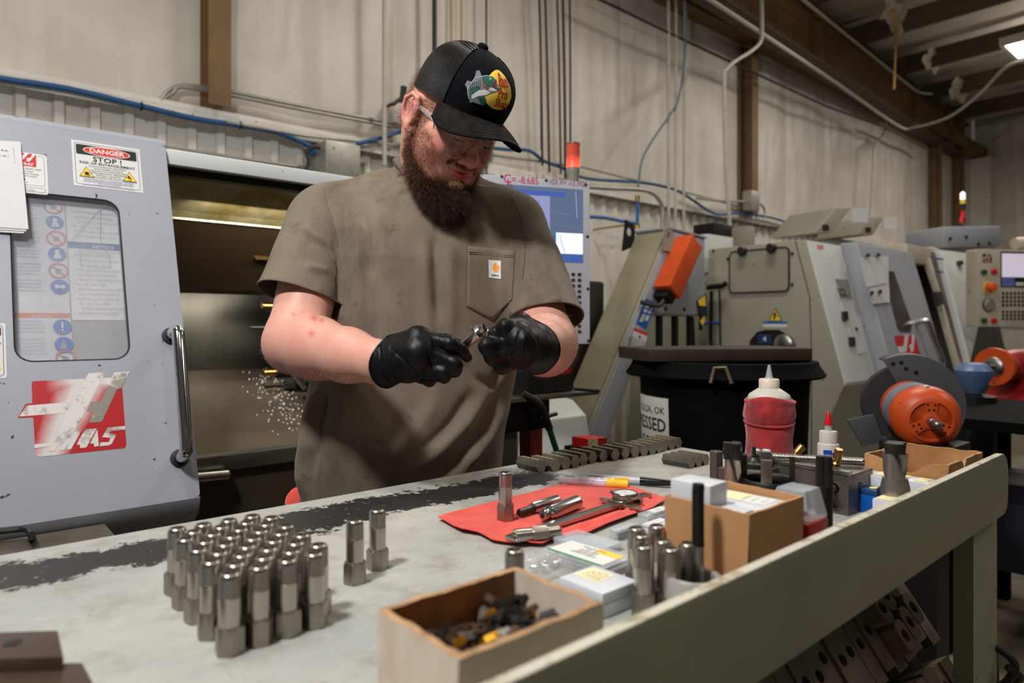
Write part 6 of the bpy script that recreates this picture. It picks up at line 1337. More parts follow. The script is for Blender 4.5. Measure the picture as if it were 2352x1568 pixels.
MB().cyl((.04, 0, .16), (.04, 0, .22), .024).build('black_socket', M['black_plastic'], sl, True); MB().cyl((.04, 0, .22), (.04, 0, .26), .024).build('yellow_ring', yi, sl, True); MB().lathe([(.022, .26), (.022, .32), (.0, .34)], 14, (.04, 0, 0)).build('lamp_lens', emis('lamp_white', (240, 244, 240), 1.2), sl, True)
p3 = thing('control_panel', 'cream lathe control panel with round gauges and a screen, far right', 'control panel', at(2300, 750, 5.3))
QE = Vector((AR[0]*.985-AF[0]*.17*-1, AR[1]*.985+AF[1]*.17, 0)).normalized(); QO = at(2243, 750, 5.2); QN = QE.cross(Z)
def q3(px, py): p = rayp(px, py, QN, QN.dot(QO))-QO; return p.dot(QE), p.z
x1, z1 = q3(2410, 574); MB().prism(rrect(0, 0, x1, q3(2243, 572)[1], .01), QO-QN*.1, QE, Z, .1).build('panel_box', M['cream_paint'], p3, world=True, bevel=.004)
dd = Decal(); dd.rect(*q3(2298, 660), *q3(2420, 580), kk).up().rect(*q3(2301, 636), *q3(2420, 584), emis('screen_pale', (206, 200, 216), .55)).rect(*q3(2301, 658), *q3(2330, 637), emis('screen_deep', (70, 76, 120), .4)).rect(*q3(2333, 656), *q3(2352, 648), wl)
haas(dd, *q3(2256, 603), .085, M['cream_paint'], flat('dark_red', (120, 40, 36), .5)); dd.up()
for r_ in range(4):
    for c_ in range(7): a, b = q3(2301+c_*9, 677+r_*9); dd.rect(a, b, a+.022, b+.022, kk)
for r_ in range(3):
    for c_ in range(7): a, b = q3(2301+c_*9, 719+r_*8); dd.rect(a, b, a+.022, b+.02, kk)
dd.build('panel_print', QO, QE, Z, p3)
for x, y, c_, r_ in ((2258, 625, 'g', .02), (2281, 624, 'r', .02), (2258, 736, 'g', .02), (2281, 736, 'r', .02)):
    a, b = q3(x, y); MB().lathe([(r_, 0), (r_, .02), (0, .024)], 14, QO+QE*a+Z*b, QN).build('push_button', flat('btn_green', (30, 84, 60), .4) if c_ == 'g' else M['red_ink'], p3, True, world=True)
a, b = q3(2270, 660); MB().lathe([(.035, 0), (.035, .01), (.02, .012), (.02, .03), (.034, .035), (.030, .055), (0, .06)], 20, QO+QE*a+Z*b, QN).build('stop_button', M['orange_ink'], p3, True, world=True); MB().lathe([(.045, 0), (.045, .006)], 20, QO+QE*a+Z*b, QN).build('stop_collar', yi, p3, True, world=True)
a, b = q3(2270, 700); MB().lathe([(.05, 0), (.05, .015), (.036, .02), (.036, .03), (0, .03)], 24, QO+QE*a+Z*b, QN).build('hand_wheel', M['galv'], p3, True, world=True); MB().lathe([(.053, 0), (.053, .01)], 24, QO+QE*a+Z*b, QN).build('wheel_rim', M['black_plastic'], p3, True, world=True)
MB().tube([at(2330, 560, 5.4), at(2420, 552, 5.4)], .05, 10).build('panel_arm', M['cream_paint'], p3, True, world=True)
# ------------------------------------------------------------------ the bin, the cart, the grinders
c_ = Vector((2.32, 1.46, 0)); BR = .31
M['bin_black'] = simple('bin_black', (10, 10, 10), .8, var=.2, spec=.08)
bn = thing('waste_bin', 'big black plastic bin with a rolled rim, behind the bench', 'bin', c_)
mb = MB().lathe([(.275, .02), (.31, 1.03), (.315, 1.07)], 40).build('bin_body', M['bin_black'], bn, True)
MB().lathe([(.31, 1.06), (.36, 1.058), (.366, 1.066), (.345, 1.095), (.338, 1.114), (.325, 1.117), (.315, 1.114), (.315, 1.06)], 40).build('rim', M['bin_black'], bn, True)
q = onv(1668, 838, c_.y-.32); g = thing('x', '', ''); bpy.data.objects.remove(g)
aq = math.atan2(q.y-c_.y, q.x-c_.x)
def br(a, r, z): return (r*math.cos(a), r*math.sin(a), z)
MB().tube([br(aq-.12, .372, 1.055), br(aq-.09, .368, 1.105), br(aq+.01, .368, 1.108), br(aq+.06, .372, 1.055)], .006, 8).build('bail_handle', simple('dull_wire', (120, 108, 92), .5, .5), bn, True)
bd = thing('steel_slab', 'thick rusty brown slab lying across the bin', 'slab', (c_.x, c_.y, 1.118)); M['rust'] = simple('rusty_brown', (48, 33, 24), .7, .0, var=.35, vscale=12, bump=.2, bscale=60)
MB().box((-.36, -.17, 0), (.27, .17, .046)).build('slab_body', M['rust'], bd, bevel=.008).rotation_euler = (0, 0, -.55)
a0_ = math.atan2(-c_.y, -c_.x)+math.asin((1659-1548)/186)*-1
def wbin(a, b, z): t = a0_+a/BR*1.0; r = .275+.035*(b/1.03)+.001+z; return (r*math.cos(t), r*math.sin(t), b)
dd = Decal(); dd.rect(-.36, .66, 0, .985, wl).up(.0006).text('TULSA, OK', -.018, .925, .036, kk, .012, 'RIGHT', sx=1.1).text('COMPRESSED', -.012, .862, .066, kk, .02, 'RIGHT').text('AIR CORP', -.030, .790, .066, kk, .02, 'RIGHT')
dd.build('printed_sticker', (0, 0, 0), (1, 0, 0), (0, 0, 1), bn, world=False, lift=0, warp=wbin, seg=.02, label='white sticker with black lettering')
# cart under the control panel
ct = thing('tool_cart', 'dark tool cart with a steel top and red post, right of the worker', 'cart', (1.55, 1.55, 0))
A = [onv(x, y, 1.45) for x, y in ((1150, 914), (1375, 897))]
MB().box((A[0].x-.2, 1.45, A[1].z-.012), (A[1].x, 1.75, A[1].z)).build('cart_top', M['steel'], ct, world=True, bevel=.002)
q = onv(1222, 1000, 1.55); MB().box((q.x-.025, 1.53, 0), (q.x+.025, 1.58, A[1].z-.09)).build('red_post', simple('red_post', (142, 34, 26), .5), ct, world=True); MB().box((A[0].x-.15, 1.47, A[1].z-.10), (q.x+.0, 1.73, A[1].z-.012)).build('cart_drawer', M['black_steel'], ct, world=True, bevel=.006)
MB().box((A[0].x-.1, 1.5, 0), (A[0].x-.06, 1.7, A[1].z-.1)).box((A[0].x-.15, 1.48, 0), (q.x+.03, 1.72, .04)).build('cart_frame', M['black_steel'], ct, world=True)
bx_ = thing('battery_charger', 'black box with a red label on the cart', 'box', (onv(1255, 895, 1.55).x, 1.56, A[1].z)); MB().box((-.12, -.06, 0), (.075, .06, .125)).build('box_body', M['black_plastic'], bx_, bevel=.01)
dd = Decal(); dd.rect(-.02, .055, .055, .088, M['red_ink']); dd.build('red_label', (0, -.06, 0), (1, 0, 0), (0, 0, 1), bx_, world=False)
mb = MB().tube(smoothpath([onv(1200, 905, 1.46), onv(1235, 925, 1.44), onv(1250, 950, 1.44), onv(1262, 985, 1.44)], 5), .012, 8); gs = thing('air_gun', 'black air gun with a green hose hanging under the cart top', 'air gun', onv(1240, 930, 1.44)); mb.build('gun_body', M['black_plastic'], gs, True, world=True)
MB().cyl(onv(1240, 960, 1.44), onv(1278, 950, 1.44), .006).build('nozzle', M['black_plastic'], gs, True, world=True); MB().tube([onv(1262, 985, 1.44), onv(1280, 1040, 1.44), onv(1290, 1150, 1.44)], .009, 8).build('green_hose', simple('green_hose', (20, 110, 66), .4), gs, True, world=True)
ws = thing('welding_rod', 'thin dark rod lying over the cart edge', 'rod', onv(1330, 895, 1.44)); MB().tube([onv(1318, 893, 1.46), onv(1378, 898, 1.40)], .005, 6).build('rod', M['black_steel'], ws, True, world=True)
bk = thing('red_carton', 'small red and white carton behind the row of bars', 'carton', onv(1375, 1020, 1.3)); A = [onv(x, y, 1.28) for x, y in ((1350, 1030), (1394, 1030), (1394, 1005), (1350, 1008))]
MB().hexa([A[0], A[1], A[1]+Vector((0, .06, 0)), A[0]+Vector((0, .06, 0)), A[3], A[2], A[2]+Vector((0, .06, 0)), A[3]+Vector((0, .06, 0))]).build('carton_body', M['red_ink'], bk, world=True)
dd = Decal(); dd.rect(.0, .0, (A[1]-A[0]).x*.5, (A[3]-A[0]).z*.98, cream).line([(.005, .01), (.02, .02)], .002, kk); dd.build('carton_label', A[0]+Vector((0, -.0006, 0)), (1, 0, 0), (0, 0, 1), bk, world=True)
MB().box((A[0].x-.01, 1.27, 0), (A[1].x+.02, 1.36, A[0].z-.001)).build('x', M['black_steel']).name = 'parts_cabinet'; T(bpy.data.objects['parts_cabinet'], 'low black cabinet hidden behind the bench under the red carton', 'cabinet')
# bench grinder beyond the bench
gc = cpos((2120-CX)/F*1.9, 1.9, HC-(955-HY)/F*1.9); GX = cpos(-.28, -.96, -.06).normalized()
gr = thing('bench_grinder', 'orange bench grinder with a grey wheel guard beyond the bench end', 'grinder', (gc.x, gc.y, 0))
gz = gc.z; og = Vector((0, 0, gz))
MB().lathe([(.070, -.16), (.078, -.14), (.080, -.02), (.086, .0), (.088, .02), (.080, .05), (.062, .068), (.055, .070)], 40, og, GX).build('motor_housing', M['orange_paint'], gr, True)
MB().lathe([(.081, -.10), (.0815, -.03)], 40, og, GX).build('rating_band', simple('band_grey', (120, 128, 138), .4), gr, True)
MB().lathe([(.055, .070), (.058, .074), (.052, .076), (.050, .068)], 36, og, GX).build('end_ring', M['orange_paint'], gr, True)
MB().lathe([(.050, .066), (.0, .066)], 36, og, GX).build('vent_recess', simple('dusty_pink', (130, 72, 66), .6), gr)
gx, gy, _ = frame_of(GX)
for k in range(3):
    a = math.radians(90+120*k); P = []
    mb = MB(); c0 = gx*math.cos(a)+gy*math.sin(a); t0 = gx*-math.sin(a)+gy*math.cos(a)
    mb.hexa([og+GX*h+c0*r+t0*s_ for h in (.067, .075) for r, s_ in ((.015, -.012), (.052, -.016), (.052, .016), (.015, .012))]).build('vent_spoke', M['orange_paint'], gr)
    for (r, s_) in ((.030, -.006), (.030, .006), (.044, -.009), (.044, .009)): MB().lathe([(.0032, 0), (.0032, .0006), (0, .0007)], 10, og+GX*.0752+c0*r+t0*s_, GX).build('vent_hole', M['black_ink'], gr)
MB().lathe([(.02, .066), (.022, .076), (.016, .078)], 24, og, GX).build('hub', M['orange_paint'], gr, True); MB().lathe([(.013, .07), (.013, .10), (.011, .102), (.011, .135), (.006, .140), (0, .140)], 20, og, GX).build('shaft', M['steel'], gr, True)
MB().lathe([(.006, 0), (.008, .001), (.008, .004), (.004, .005), (0, .005)], 14, og+GX*.03+Vector((0, 0, .084)), Vector((0, 0, 1))+GX*.4).build('housing_screw', M['steel'], gr, True)
# guard: thick plate sector behind the motor
ry = Vector((0, 0, 1)); rx = ry.cross(GX).normalized()
go = og-GX*.19
outp = arc(.012, 0, .152, -40, 118, 26)+[(.012+.055*math.cos(math.radians(a)), .055*math.sin(math.radians(a))) for a in (118, 60, 0, -40)]
MB().prism(outp, go, rx, ry, .006).build('wheel_guard', painted('guard_grey', (74, 76, 82), .45, .2, (40, 40, 40)), gr, bevel=.001)
rimv = arc(.012, 0, .152, -40, 118, 26); V = []; Fc = []
for a, b in rimv: V += [go+rx*a+ry*b+GX*.006, go+rx*a+ry*b-GX*.06]
for i in range(len(rimv)-1): Fc.append((2*i, 2*i+1, 2*i+3, 2*i+2))
o = raw('guard_rim', V, Fc, bpy.data.materials['guard_grey'], gr, True, angle=0); md = o.modifiers.new('s', 'SOLIDIFY'); md.thickness = .004
MB().cyl(go-GX*.01, go-GX*.045, .115, n=40).build('grinding_wheel', simple('wheel_stone', (46, 46, 48), .8), gr, True)
for a, r in ((100, .13), (110, .132), (80, .10), (95, .11)): MB().lathe([(.006, 0), (.006, .003), (0, .004)], 10, go+rx*(.012+r*math.cos(math.radians(a)))+ry*r*math.sin(math.radians(a))+GX*.006, GX).build('guard_bolt', M['black_steel'], gr, True)
lowp = [(-.165, -.05), (-.09, -.03), (-.06, -.11), (-.12, -.13)]
MB().prism(lowp, go+GX*.01, rx, ry, .02).build('tool_rest', bpy.data.materials['guard_grey'], gr, bevel=.003)
MB().box((-.07, -.09, gz-.12), (.09, .09, gz-.07)).box((-.05, -.05, .03), (.05, .05, gz-.1)).box((-.2, -.2, 0), (.2, .2, .03)).build('pedestal', M['black_steel'], gr, bevel=.004)
gc = at(2284, 842, 3.5)
g2_ = thing('bench_grinder', 'distant red bench grinder with an orange buffing wheel, far right', 'grinder', (gc.x, gc.y, 0)); og = Vector((0, 0, gc.z)); ax_ = Vector((.9, -.15, 0)).normalized(); ax_ = Vector((AR[0]*.86+AF[0]*.5, AR[1]*.86+AF[1]*.5, 0)).normalized()
MB().lathe([(.06, -.01), (.095, -.012), (.098, 0), (.095, .02), (.05, .024)], 32, og, ax_).build('buffing_wheel', M['orange_paint'], g2_, True); MB().lathe([(.05, -.014), (.042, -.02), (.015, -.022), (.012, -.06), (0, -.06)], 24, og, ax_).build('wheel_nut', M['steel'], g2_, True)
rp_ = painted('grinder_red', (156, 26, 22), .35, .2); MB().lathe([(.02, .02), (.025, .07), (.075, .10), (.085, .16), (.085, .34), (.05, .36)], 32, og, ax_).build('motor_housing', rp_, g2_, True); q = og+ax_*.24
MB().hexa([q+ax_*l+Vector((-ax_.y, ax_.x, 0))*s_+Vector((0, 0, z_)) for z_, w2 in ((-.20, .12), (-.06, .07)) for l, s_ in ((-w2, -w2), (w2, -w2), (w2, w2), (-w2, w2))]).build('base', rp_, g2_)
MB().box((q.x-.3, q.y-.25, gc.z-.24), (q.x+.6, q.y+.3, gc.z-.2)).build('stand_top', M['bin_black'], g2_)
for sx_, sy_ in ((-.25, -.2), (.5, -.2), (-.25, .25), (.5, .25)): MB().box((q.x+sx_-.02, q.y+sy_-.02, 0), (q.x+sx_+.02, q.y+sy_+.02, gc.z-.24)).build('stand_leg', M['bin_black'], g2_)
p = at(2236, 868, 3.1); gd = thing('splash_guard', 'blue translucent plastic jug on the dark stand, far right', 'jug', (p.x, p.y, 0)); MB().lathe([(.03, -.07), (.07, .0), (.075, .035), (.05, .065), (.03, .07)], 24, (0, 0, p.z)).build('jug_body', simple('blue_milk', (84, 108, 150), .4), gd, True); MB().lathe([(.09, 0), (.09, p.z-.08), (.03, p.z-.07)], 16).build('jug_stand', M['black_steel'], gd)
# dark stands and a stool on the right
p = at(2405, 1080, 2.6)
sd = thing('steel_stand', 'dark steel work stand behind the bench leg', 'stand', (p.x, p.y, 0))
MB().box((-.30, -.25, .86), (.6, .3, .90)).build('stand_top', M['bin_black'], sd)
for sx_, sy_ in ((-.27, -.22), (.5, -.22), (-.27, .26), (.5, .26)): MB().box((sx_-.025, sy_-.025, 0), (sx_+.025, sy_+.025, .86)).build('stand_leg', M['bin_black'], sd)
MB().box((-.27, -.22, .3), (.5, -.19, .34)).build('stretcher', M['black_steel'], sd); MB().box((-.25, -.2, .35), (.5, .25, .6)).build('crate', simple('dark_blue_crate', (20, 24, 40), .5), sd)
MB().box((-.3, -.27, .60), (.3, -.25, .625)).build('pale_edge', M['bench_leg'], sd)
# ------------------------------------------------------------------ the worker (built in camera plan axes: right, forward, up; then turned into the hall)
import openvdb as vdb
A3 = np.array
def c3(px, py, Y): return A3([(px-CX)/F*Y, Y, HC-(py-HY)/F*Y])
TOW = A3([[AR[0], AF[0], 0], [AR[1], AF[1], 0], [0, 0, 1.0]])
def tow(P): return np.asarray(P)@TOW.T
class Field:
    """signed distance field on a box grid with per-axis spacing; smooth unions and cuts, each within its own box"""
    def __init__(s, ax): s.ax = [np.asarray(a, np.float32) for a in ax]; s.d = np.full([len(a) for a in s.ax], .06, np.float32)
    def sub(s, lo, hi, m):
        sl = []
        for a, l, h in zip(s.ax, lo, hi):
            i, j = np.searchsorted(a, l-m), np.searchsorted(a, h+m); sl.append(slice(max(0, i-1), min(len(a), j+1)))
        sl = tuple(sl)
        if any(x.stop <= x.start for x in sl): return None, None
        return sl, np.meshgrid(*[a[x] for a, x in zip(s.ax, sl)], indexing='ij')
    def put(s, sl, f, k, cut=False):
        o = s.d[sl]
        if cut: f = -f; h = np.maximum(k-np.abs(o-f), 0)/max(k, 1e-6); s.d[sl] = np.maximum(o, f)+h*h*k/4
        else: h = np.maximum(k-np.abs(o-f), 0)/max(k, 1e-6); s.d[sl] = np.minimum(o, f)-h*h*k/4
    def cone(s, a, b, ra, rb, k=.01, cut=False, clip=None):
        a, b = A3(a, ), A3(b); r = max(ra, rb); sl, g = s.sub(np.minimum(a, b)-r, np.maximum(a, b)+r, .05)
        if sl is None: return s
        d = b-a; L = max(float(d@d), 1e-9); p = [g[i]-a[i] for i in range(3)]
        t = np.clip((p[0]*d[0]+p[1]*d[1]+p[2]*d[2])/L, 0, 1)
        f = np.sqrt((p[0]-t*d[0])**2+(p[1]-t*d[1])**2+(p[2]-t*d[2])**2)-(ra+(rb-ra)*t)
        if clip: f = np.maximum(f, sum((g[i]-clip[0][i])*clip[1][i] for i in range(3)))
        s.put(sl, f, k, cut); return s
    def chain(s, P, R, k=.01):
        for i in range(len(P)-1): s.cone(P[i], P[i+1], R[i], R[i+1], k)
        return s
    def ball(s, c, r, k=.01, cut=False): return s.cone(c, c, r, r, k, cut)
    def ell(s, c, rad, k=.01, B=None, cut=False):
        c = A3(c); R = max(rad); sl, g = s.sub(c-R, c+R, .05)
        if sl is None: return s
        p = [g[i]-c[i] for i in range(3)]
        if B is not None: p = [p[0]*B[0][j]+p[1]*B[1][j]+p[2]*B[2][j] for j in range(3)]      # columns of B are the local axes
        k0 = np.sqrt(sum((p[i]/rad[i])**2 for i in range(3)))+1e-6; k1 = np.sqrt(sum((p[i]/rad[i]**2)**2 for i in range(3)))+1e-6
        s.put(sl, k0*(k0-1)/k1, k, cut); return s
    def mesh(s, iso=0.0, smooth=2):
        g = vdb.FloatGrid(.06); g.copyFromArray(np.clip(s.d, -.059, .059)); P, Q = g.convertToQuads(iso); P = P.astype(float); Q = Q.astype(np.int64)
        V = np.stack([np.interp(P[:, i], np.arange(len(s.ax[i])), s.ax[i]) for i in range(3)], 1)
        return relax(V, Q, smooth), Q
def edges_of(Q):
    E = np.concatenate([Q[:, [i, (i+1) % 4]] for i in range(4)]); E.sort(1); return np.unique(E, axis=0)
def relax(V, Q, n, lam=.5):
    if not n: return V
    E = edges_of(Q); cnt = np.bincount(E.ravel(), minlength=len(V))[:, None]+1e-9
    for i in range(n):
        S = np.stack([np.bincount(E[:, 0], V[E[:, 1], j], len(V))+np.bincount(E[:, 1], V[E[:, 0], j], len(V)) for j in range(3)], 1)
        D = S/cnt-V; V = V+D*(lam if i % 2 == 0 else -lam*.96)
    return V
def normals(V, Q):
    a = V[Q[:, 2]]-V[Q[:, 0]]; b = V[Q[:, 3]]-V[Q[:, 1]]; n = np.cross(a, b); N_ = np.zeros_like(V)
    for i in range(4):
        for j in range(3): N_[:, j] += np.bincount(Q[:, i], n[:, j], len(V))
    return N_/(np.linalg.norm(N_, axis=1, keepdims=True)+1e-12)
_rng = np.random.RandomState(5)
def vnoise(P, f, seed=0):
    """cheap smooth noise: a sum of random plane waves"""
    r = np.random.RandomState(seed); o = 0
    for i in range(9):
        d = r.normal(size=3); d /= np.linalg.norm(d); o = o+np.sin(P@d*f*(.6+.9*r.rand())*6.283+r.rand()*6.283)
    return o/4.5
def body_obj(name, V, Q, mat, parent, cols=None):
    W = tow(V); A = np.array(rmat(root_of(parent)).inverted()); W = W@A[:3, :3].T+A[:3, 3]
    me = bpy.data.meshes.new(name); me.vertices.add(len(W)); me.vertices.foreach_set('co', W.ravel())
    me.loops.add(Q.size); me.loops.foreach_set('vertex_index', Q.ravel().astype(np.int32)); me.polygons.add(len(Q))
    me.polygons.foreach_set('loop_start', np.arange(0, Q.size, Q.shape[1], dtype=np.int32)); me.update(calc_edges=True); me.validate()
    me.polygons.foreach_set('use_smooth', np.ones(len(Q), bool)); me.materials.append(mat)
    if cols is not None:
        at_ = me.attributes.new('tint', 'FLOAT_COLOR', 'POINT'); at_.data.foreach_set('color', np.c_[cols, np.ones(len(W))].astype(np.float32).ravel())
    return link_mesh(name, me, parent)
RH = A3([[-0.742, 0.505, 0.442], [-0.67, -0.596, -0.443], [0.04, -0.625, 0.78]]); u_, _, v_ = np.linalg.svd(RH); RH = u_@v_
TH = A3([-.1226, 1.3353, HC+.3864])
def hl(x, y, z): return RH@A3([x, y, z])+TH        # head axes: x his right, y where he faces, z crown
fp = cpos(-.22, 1.44, 0)
per = thing('person', 'bearded person in black cap, safety glasses and olive shirt turning a steel part in black gloves', 'person', fp)
# --- skeleton
SR, SL = A3([-.385, 1.40, 1.455]), A3([.0, 1.47, 1.455])
ER, WR = c3(676, 788, 1.245), c3(872, 832, 1.085)
EL, WL = c3(1258, 790, 1.285), c3(1232, 800, 1.065)
NB = A3([-.16, 1.44, 1.53])
HR = dict(index=[(962, 774, 1.045), (1034, 790, 1.035), (1060, 806, 1.045), (1073, 820, 1.055)], middle=[(965, 802, 1.035), (1044, 836, 1.03), (1046, 850, 1.06), (1018, 842, 1.085)], ring=[(952, 830, 1.035), (1018, 854, 1.03), (1020, 864, 1.06), (990, 858, 1.085)], pinky=[(936, 852, 1.045), (984, 868, 1.04), (986, 874, 1.065), (962, 868, 1.085)], thumb=[(900, 800, 1.09), (982, 782, 1.095), (1030, 786, 1.10), (1062, 796, 1.085)])
HL_ = dict(index=[(1196, 744, 1.040), (1162, 752, 1.005), (1137, 768, 1.010), (1117, 781, 1.026)], middle=[(1192, 772, 1.015), (1120, 796, 1.0), (1122, 804, 1.03), (1148, 800, 1.05)], ring=[(1198, 798, 1.01), (1130, 818, 1.003), (1134, 826, 1.035), (1160, 820, 1.052)], pinky=[(1206, 824, 1.018), (1150, 840, 1.012), (1154, 846, 1.04), (1176, 838, 1.055)], thumb=[(1206, 782, 1.06), (1160, 776, 1.08), (1118, 772, 1.09), (1088, 766, 1.08)])
FR = dict(index=(.0125, .0112, .0100, .0086), middle=(.0125, .0115, .0104, .009), ring=(.012, .0108, .010, .0086), pinky=(.0112, .0098, .009, .0078), thumb=(.016, .0135, .0122, .0098))
def hand(fd, H, W, el, dr, wide, k=.006, kf=.003, cuff=True):
    P = {n: [c3(*q) for q in L] for n, L in H.items()}
    wr = A3(W); kf = kf*1.8; pc = (P['middle'][0]+P['ring'][0])/2
    for n in ('index', 'middle', 'ring', 'pinky'):
        base = wr+(P[n][0]-pc)*.55; fd.cone(base+(P[n][0]-base)*.12, P[n][0], .019+dr, .0165+dr, .014)
    fd.cone(wr, pc, .030+dr, .026+dr, .02)
    fd.cone(P['index'][0], P['pinky'][0], .015+dr, .0135+dr, .010)
    fd.cone(wr+(P['thumb'][0]-wr)*.6, P['thumb'][1], .019+dr, .0135+dr, .012)
    for n in ('pinky', 'ring', 'middle', 'index'):
        r = FR[n]; fd.cone(P[n][0], P[n][1], r[0]+dr, r[1]+dr, k); fd.cone(P[n][1], P[n][2], r[1]+dr, r[2]+dr, kf); fd.cone(P[n][2], P[n][3], r[2]+dr, r[3]+dr, kf)
        fd.ball(P[n][1], r[1]+dr+.0008, .004)
    t, r = P['thumb'], FR['thumb']; fd.cone(t[1], t[2], r[1]+dr, r[2]+dr, kf); fd.cone(t[2], t[3], r[2]+dr, r[3]+dr, kf)
    return P
def axis(lo, hi, segs):
    """grid coordinates: fine step inside the given bands, coarse elsewhere; segs = [(from, to, step)...]"""
    a = [lo]
    while a[-1] < hi:
        st = .012
        for f0, f1, q in segs:
            if f0 <= a[-1] < f1: st = min(st, q)
        a.append(a[-1]+st)
    return a
# --- one continuous body
fd = Field([axis(-.58, .26, [(-.27, .06, .0026), (-.58, .26, .005)]), axis(.95, 1.72, [(1.17, 1.46, .0026), (.95, 1.6, .005)]), axis(-.02, 1.82, [(1.46, 1.80, .0026), (1.08, 1.5, .005)])])
fd.ell(hl(0, -.014, .048), (.077, .098, .088), .01, RH)
fd.ell(hl(0, .030, -.012), (.0665, .060, .078), .03, RH)
fd.ell(hl(0, .038, -.058), (.056, .050, .044), .03, RH)
for s in (1, -1):
    fd.ball(hl(s*.042, .054, -.018), .031, .02); fd.ell(hl(s*.052, .046, .004), (.020, .022, .014), .015, RH)
    fd.cone(hl(s*.058, .0, -.035), hl(s*.036, .060, -.078), .024, .020, .03)
    fd.ell(hl(s*.028, .080, .036), (.026, .010, .008), .012, RH)
fd.ball(hl(0, .078, -.084), .0165, .02)
fd.ell(hl(0, .072, -.050), (.030, .025, .022), .015, RH)
for s in (1, -1): fd.ball(hl(s*.032, .094, .015), .0145, .016, True)
for s in (1, -1):
    fd.ball(hl(s*.0315, .0755, .016), .0135, .003)
    fd.cone(hl(s*.020, .0905, .0105), hl(s*.044, .0845, .0100), .0018, .0015, .001, True)
fd.chain([hl(0, .083, .026), hl(0, .094, .006), hl(0, .1055, -.014)], [.0085, .0092, .0115], .008)
fd.ball(hl(0, .1075, -.019), .0135, .006)
for s in (1, -1):
    fd.ball(hl(s*.0135, .0965, -.0235), .0098, .005); fd.ball(hl(s*.0068, .1015, -.0325), .0048, .002, True)
    fd.cone(hl(s*.021, .0935, -.020), hl(s*.035, .078, -.045), .0035, .003, .006, True)
fd.chain([hl(-.024, .0865, -.0470), hl(-.008, .0965, -.0420), hl(.0, .0965, -.0430), hl(.008, .0965, -.0420), hl(.024, .0865, -.0470)], [.0035, .0058, .0055, .0058, .0035], .003)
fd.chain([hl(-.022, .0860, -.0500), hl(0, .0960, -.0540), hl(.022, .0860, -.0500)], [.0038, .0078, .0038], .003)
fd.cone(hl(-.021, .0935, -.0475), hl(0, .1030, -.0475), .0014, .0036, .0015, True); fd.cone(hl(.021, .0935, -.0475), hl(0, .1030, -.0475), .0014, .0036, .0015, True)
for s in (1, -1):                                # ears: shell, hollow, rim, lobe
    e = Matrix.Rotation(math.radians(-18*s), 3, 'Z'); EB = RH@np.array(e)
    fd.ell(hl(s*.080, -.012, .006), (.0085, .020, .033), .005, EB); fd.ell(hl(s*.081, -.013, .010), (.006, .018, .028), .006, EB); fd.ell(hl(s*.0885, -.009, .002), (.0042, .0100, .017), .004, EB, True)
    pts_ = [(s*.083, .004, .018), (s*.0875, -.003, .034), (s*.0915, -.018, .036), (s*.0935, -.031, .022), (s*.092, -.032, .003), (s*.087, -.022, -.016), (s*.082, -.008, -.026)]
    fd.chain([hl(*p) for p in pts_], [.0035, .0038, .0042, .0042, .004, .0045, .0065], .003)
    fd.ball(hl(s*.0815, .004, -.001), .0055, .003)
fd.cone(hl(0, -.040, -.02), NB+A3([-.005, .01, -.02]), .069, .078, .03)
fd.cone(hl(.03, .0, -.07), NB+A3([-.03, -.03, 0]), .03, .03, .03); fd.cone(hl(-.03, .0, -.07), NB+A3([.03, -.02, 0]), .03, .03, .03)
LX, FX = A3([math.cos(math.radians(20)), math.sin(math.radians(20)), 0]), A3([math.sin(math.radians(20)), -math.cos(math.radians(20)), 0])
LV = A3([(.60, -.225, 1.455, .170, .125), (.80, -.232, 1.445, .192, .150), (.93, -.232, 1.440, .200, .168), (1.02, -.226, 1.435, .203, .172), (1.11, -.212, 1.435, .205, .164), (1.20, -.190, 1.435, .206, .150), (1.29, -.176, 1.435, .208, .140), (1.38, -.172, 1.435, .210, .134), (1.44, -.172, 1.435, .196, .116), (1.49, -.170, 1.430, .150, .092), (1.53, -.167, 1.428, .095, .070)])
def torso(fd, grow, z0, z1, k=.03, pw=2.35):
    sl, g = fd.sub((-.6, 1.1, z0), (.3, 1.75, z1), 0); z = g[2][0, 0, :]; cx, cy, a, b = [np.interp(z, LV[:, 0], LV[:, i]) for i in range(1, 5)]
    ker = np.ones(9)/9
    dx, dy = g[0]-cx, g[1]-cy; l = np.abs(dx*LX[0]+dy*LX[1])/(a+grow); f = np.abs(dx*FX[0]+dy*FX[1])/(b+grow)
    d = ((l**pw+f**pw)**(1/pw)-1)*np.minimum(a, b)*.9; d = np.maximum(d, np.maximum(z0-g[2], g[2]-z1)); fd.put(sl, d.astype(np.float32), k)
torso(fd, -.024, .82, 1.50)
for S, E, W in ((SR, ER, WR), (SL, EL, WL)):
    fd.cone(NB+A3([0, .02, -.03]), S, .040, .048, .04); fd.cone(S, S+(E-S)*.4, .050, .058, .03); fd.cone(S+(E-S)*.4, E, .059, .050, .02)
    q = E+(W-E)*.28; fd.cone(E, q, .050, .053, .03); fd.cone(q, E+(W-E)*.66, .053, .043, .02); fd.cone(E+(W-E)*.66, W, .043, .034, .02)
for H_, W in ((HR, WR), (HL_, WL)): fd.cone(W, (c3(*H_['middle'][0])+c3(*H_['ring'][0]))/2, .028, .016, .02)
HP = [A3([-.32, 1.40, 0]), A3([-.13, 1.47, 0])]
for h in HP:
    s_ = (h-A3([-.225, 1.44, 0])); top = A3([-.228, 1.445, .88])+s_*.75; kn = h+A3([0, -.02, .48]); fd.cone(top, kn, .088, .062, .04); fd.cone(kn, h+A3([0, .03, .09]), .06, .042, .03); fd.cone(h+A3([.0, .04, .05]), h+A3([.05, -.11, .035]), .04, .032, .03)
Vb, Qb = fd.mesh(0, 4)
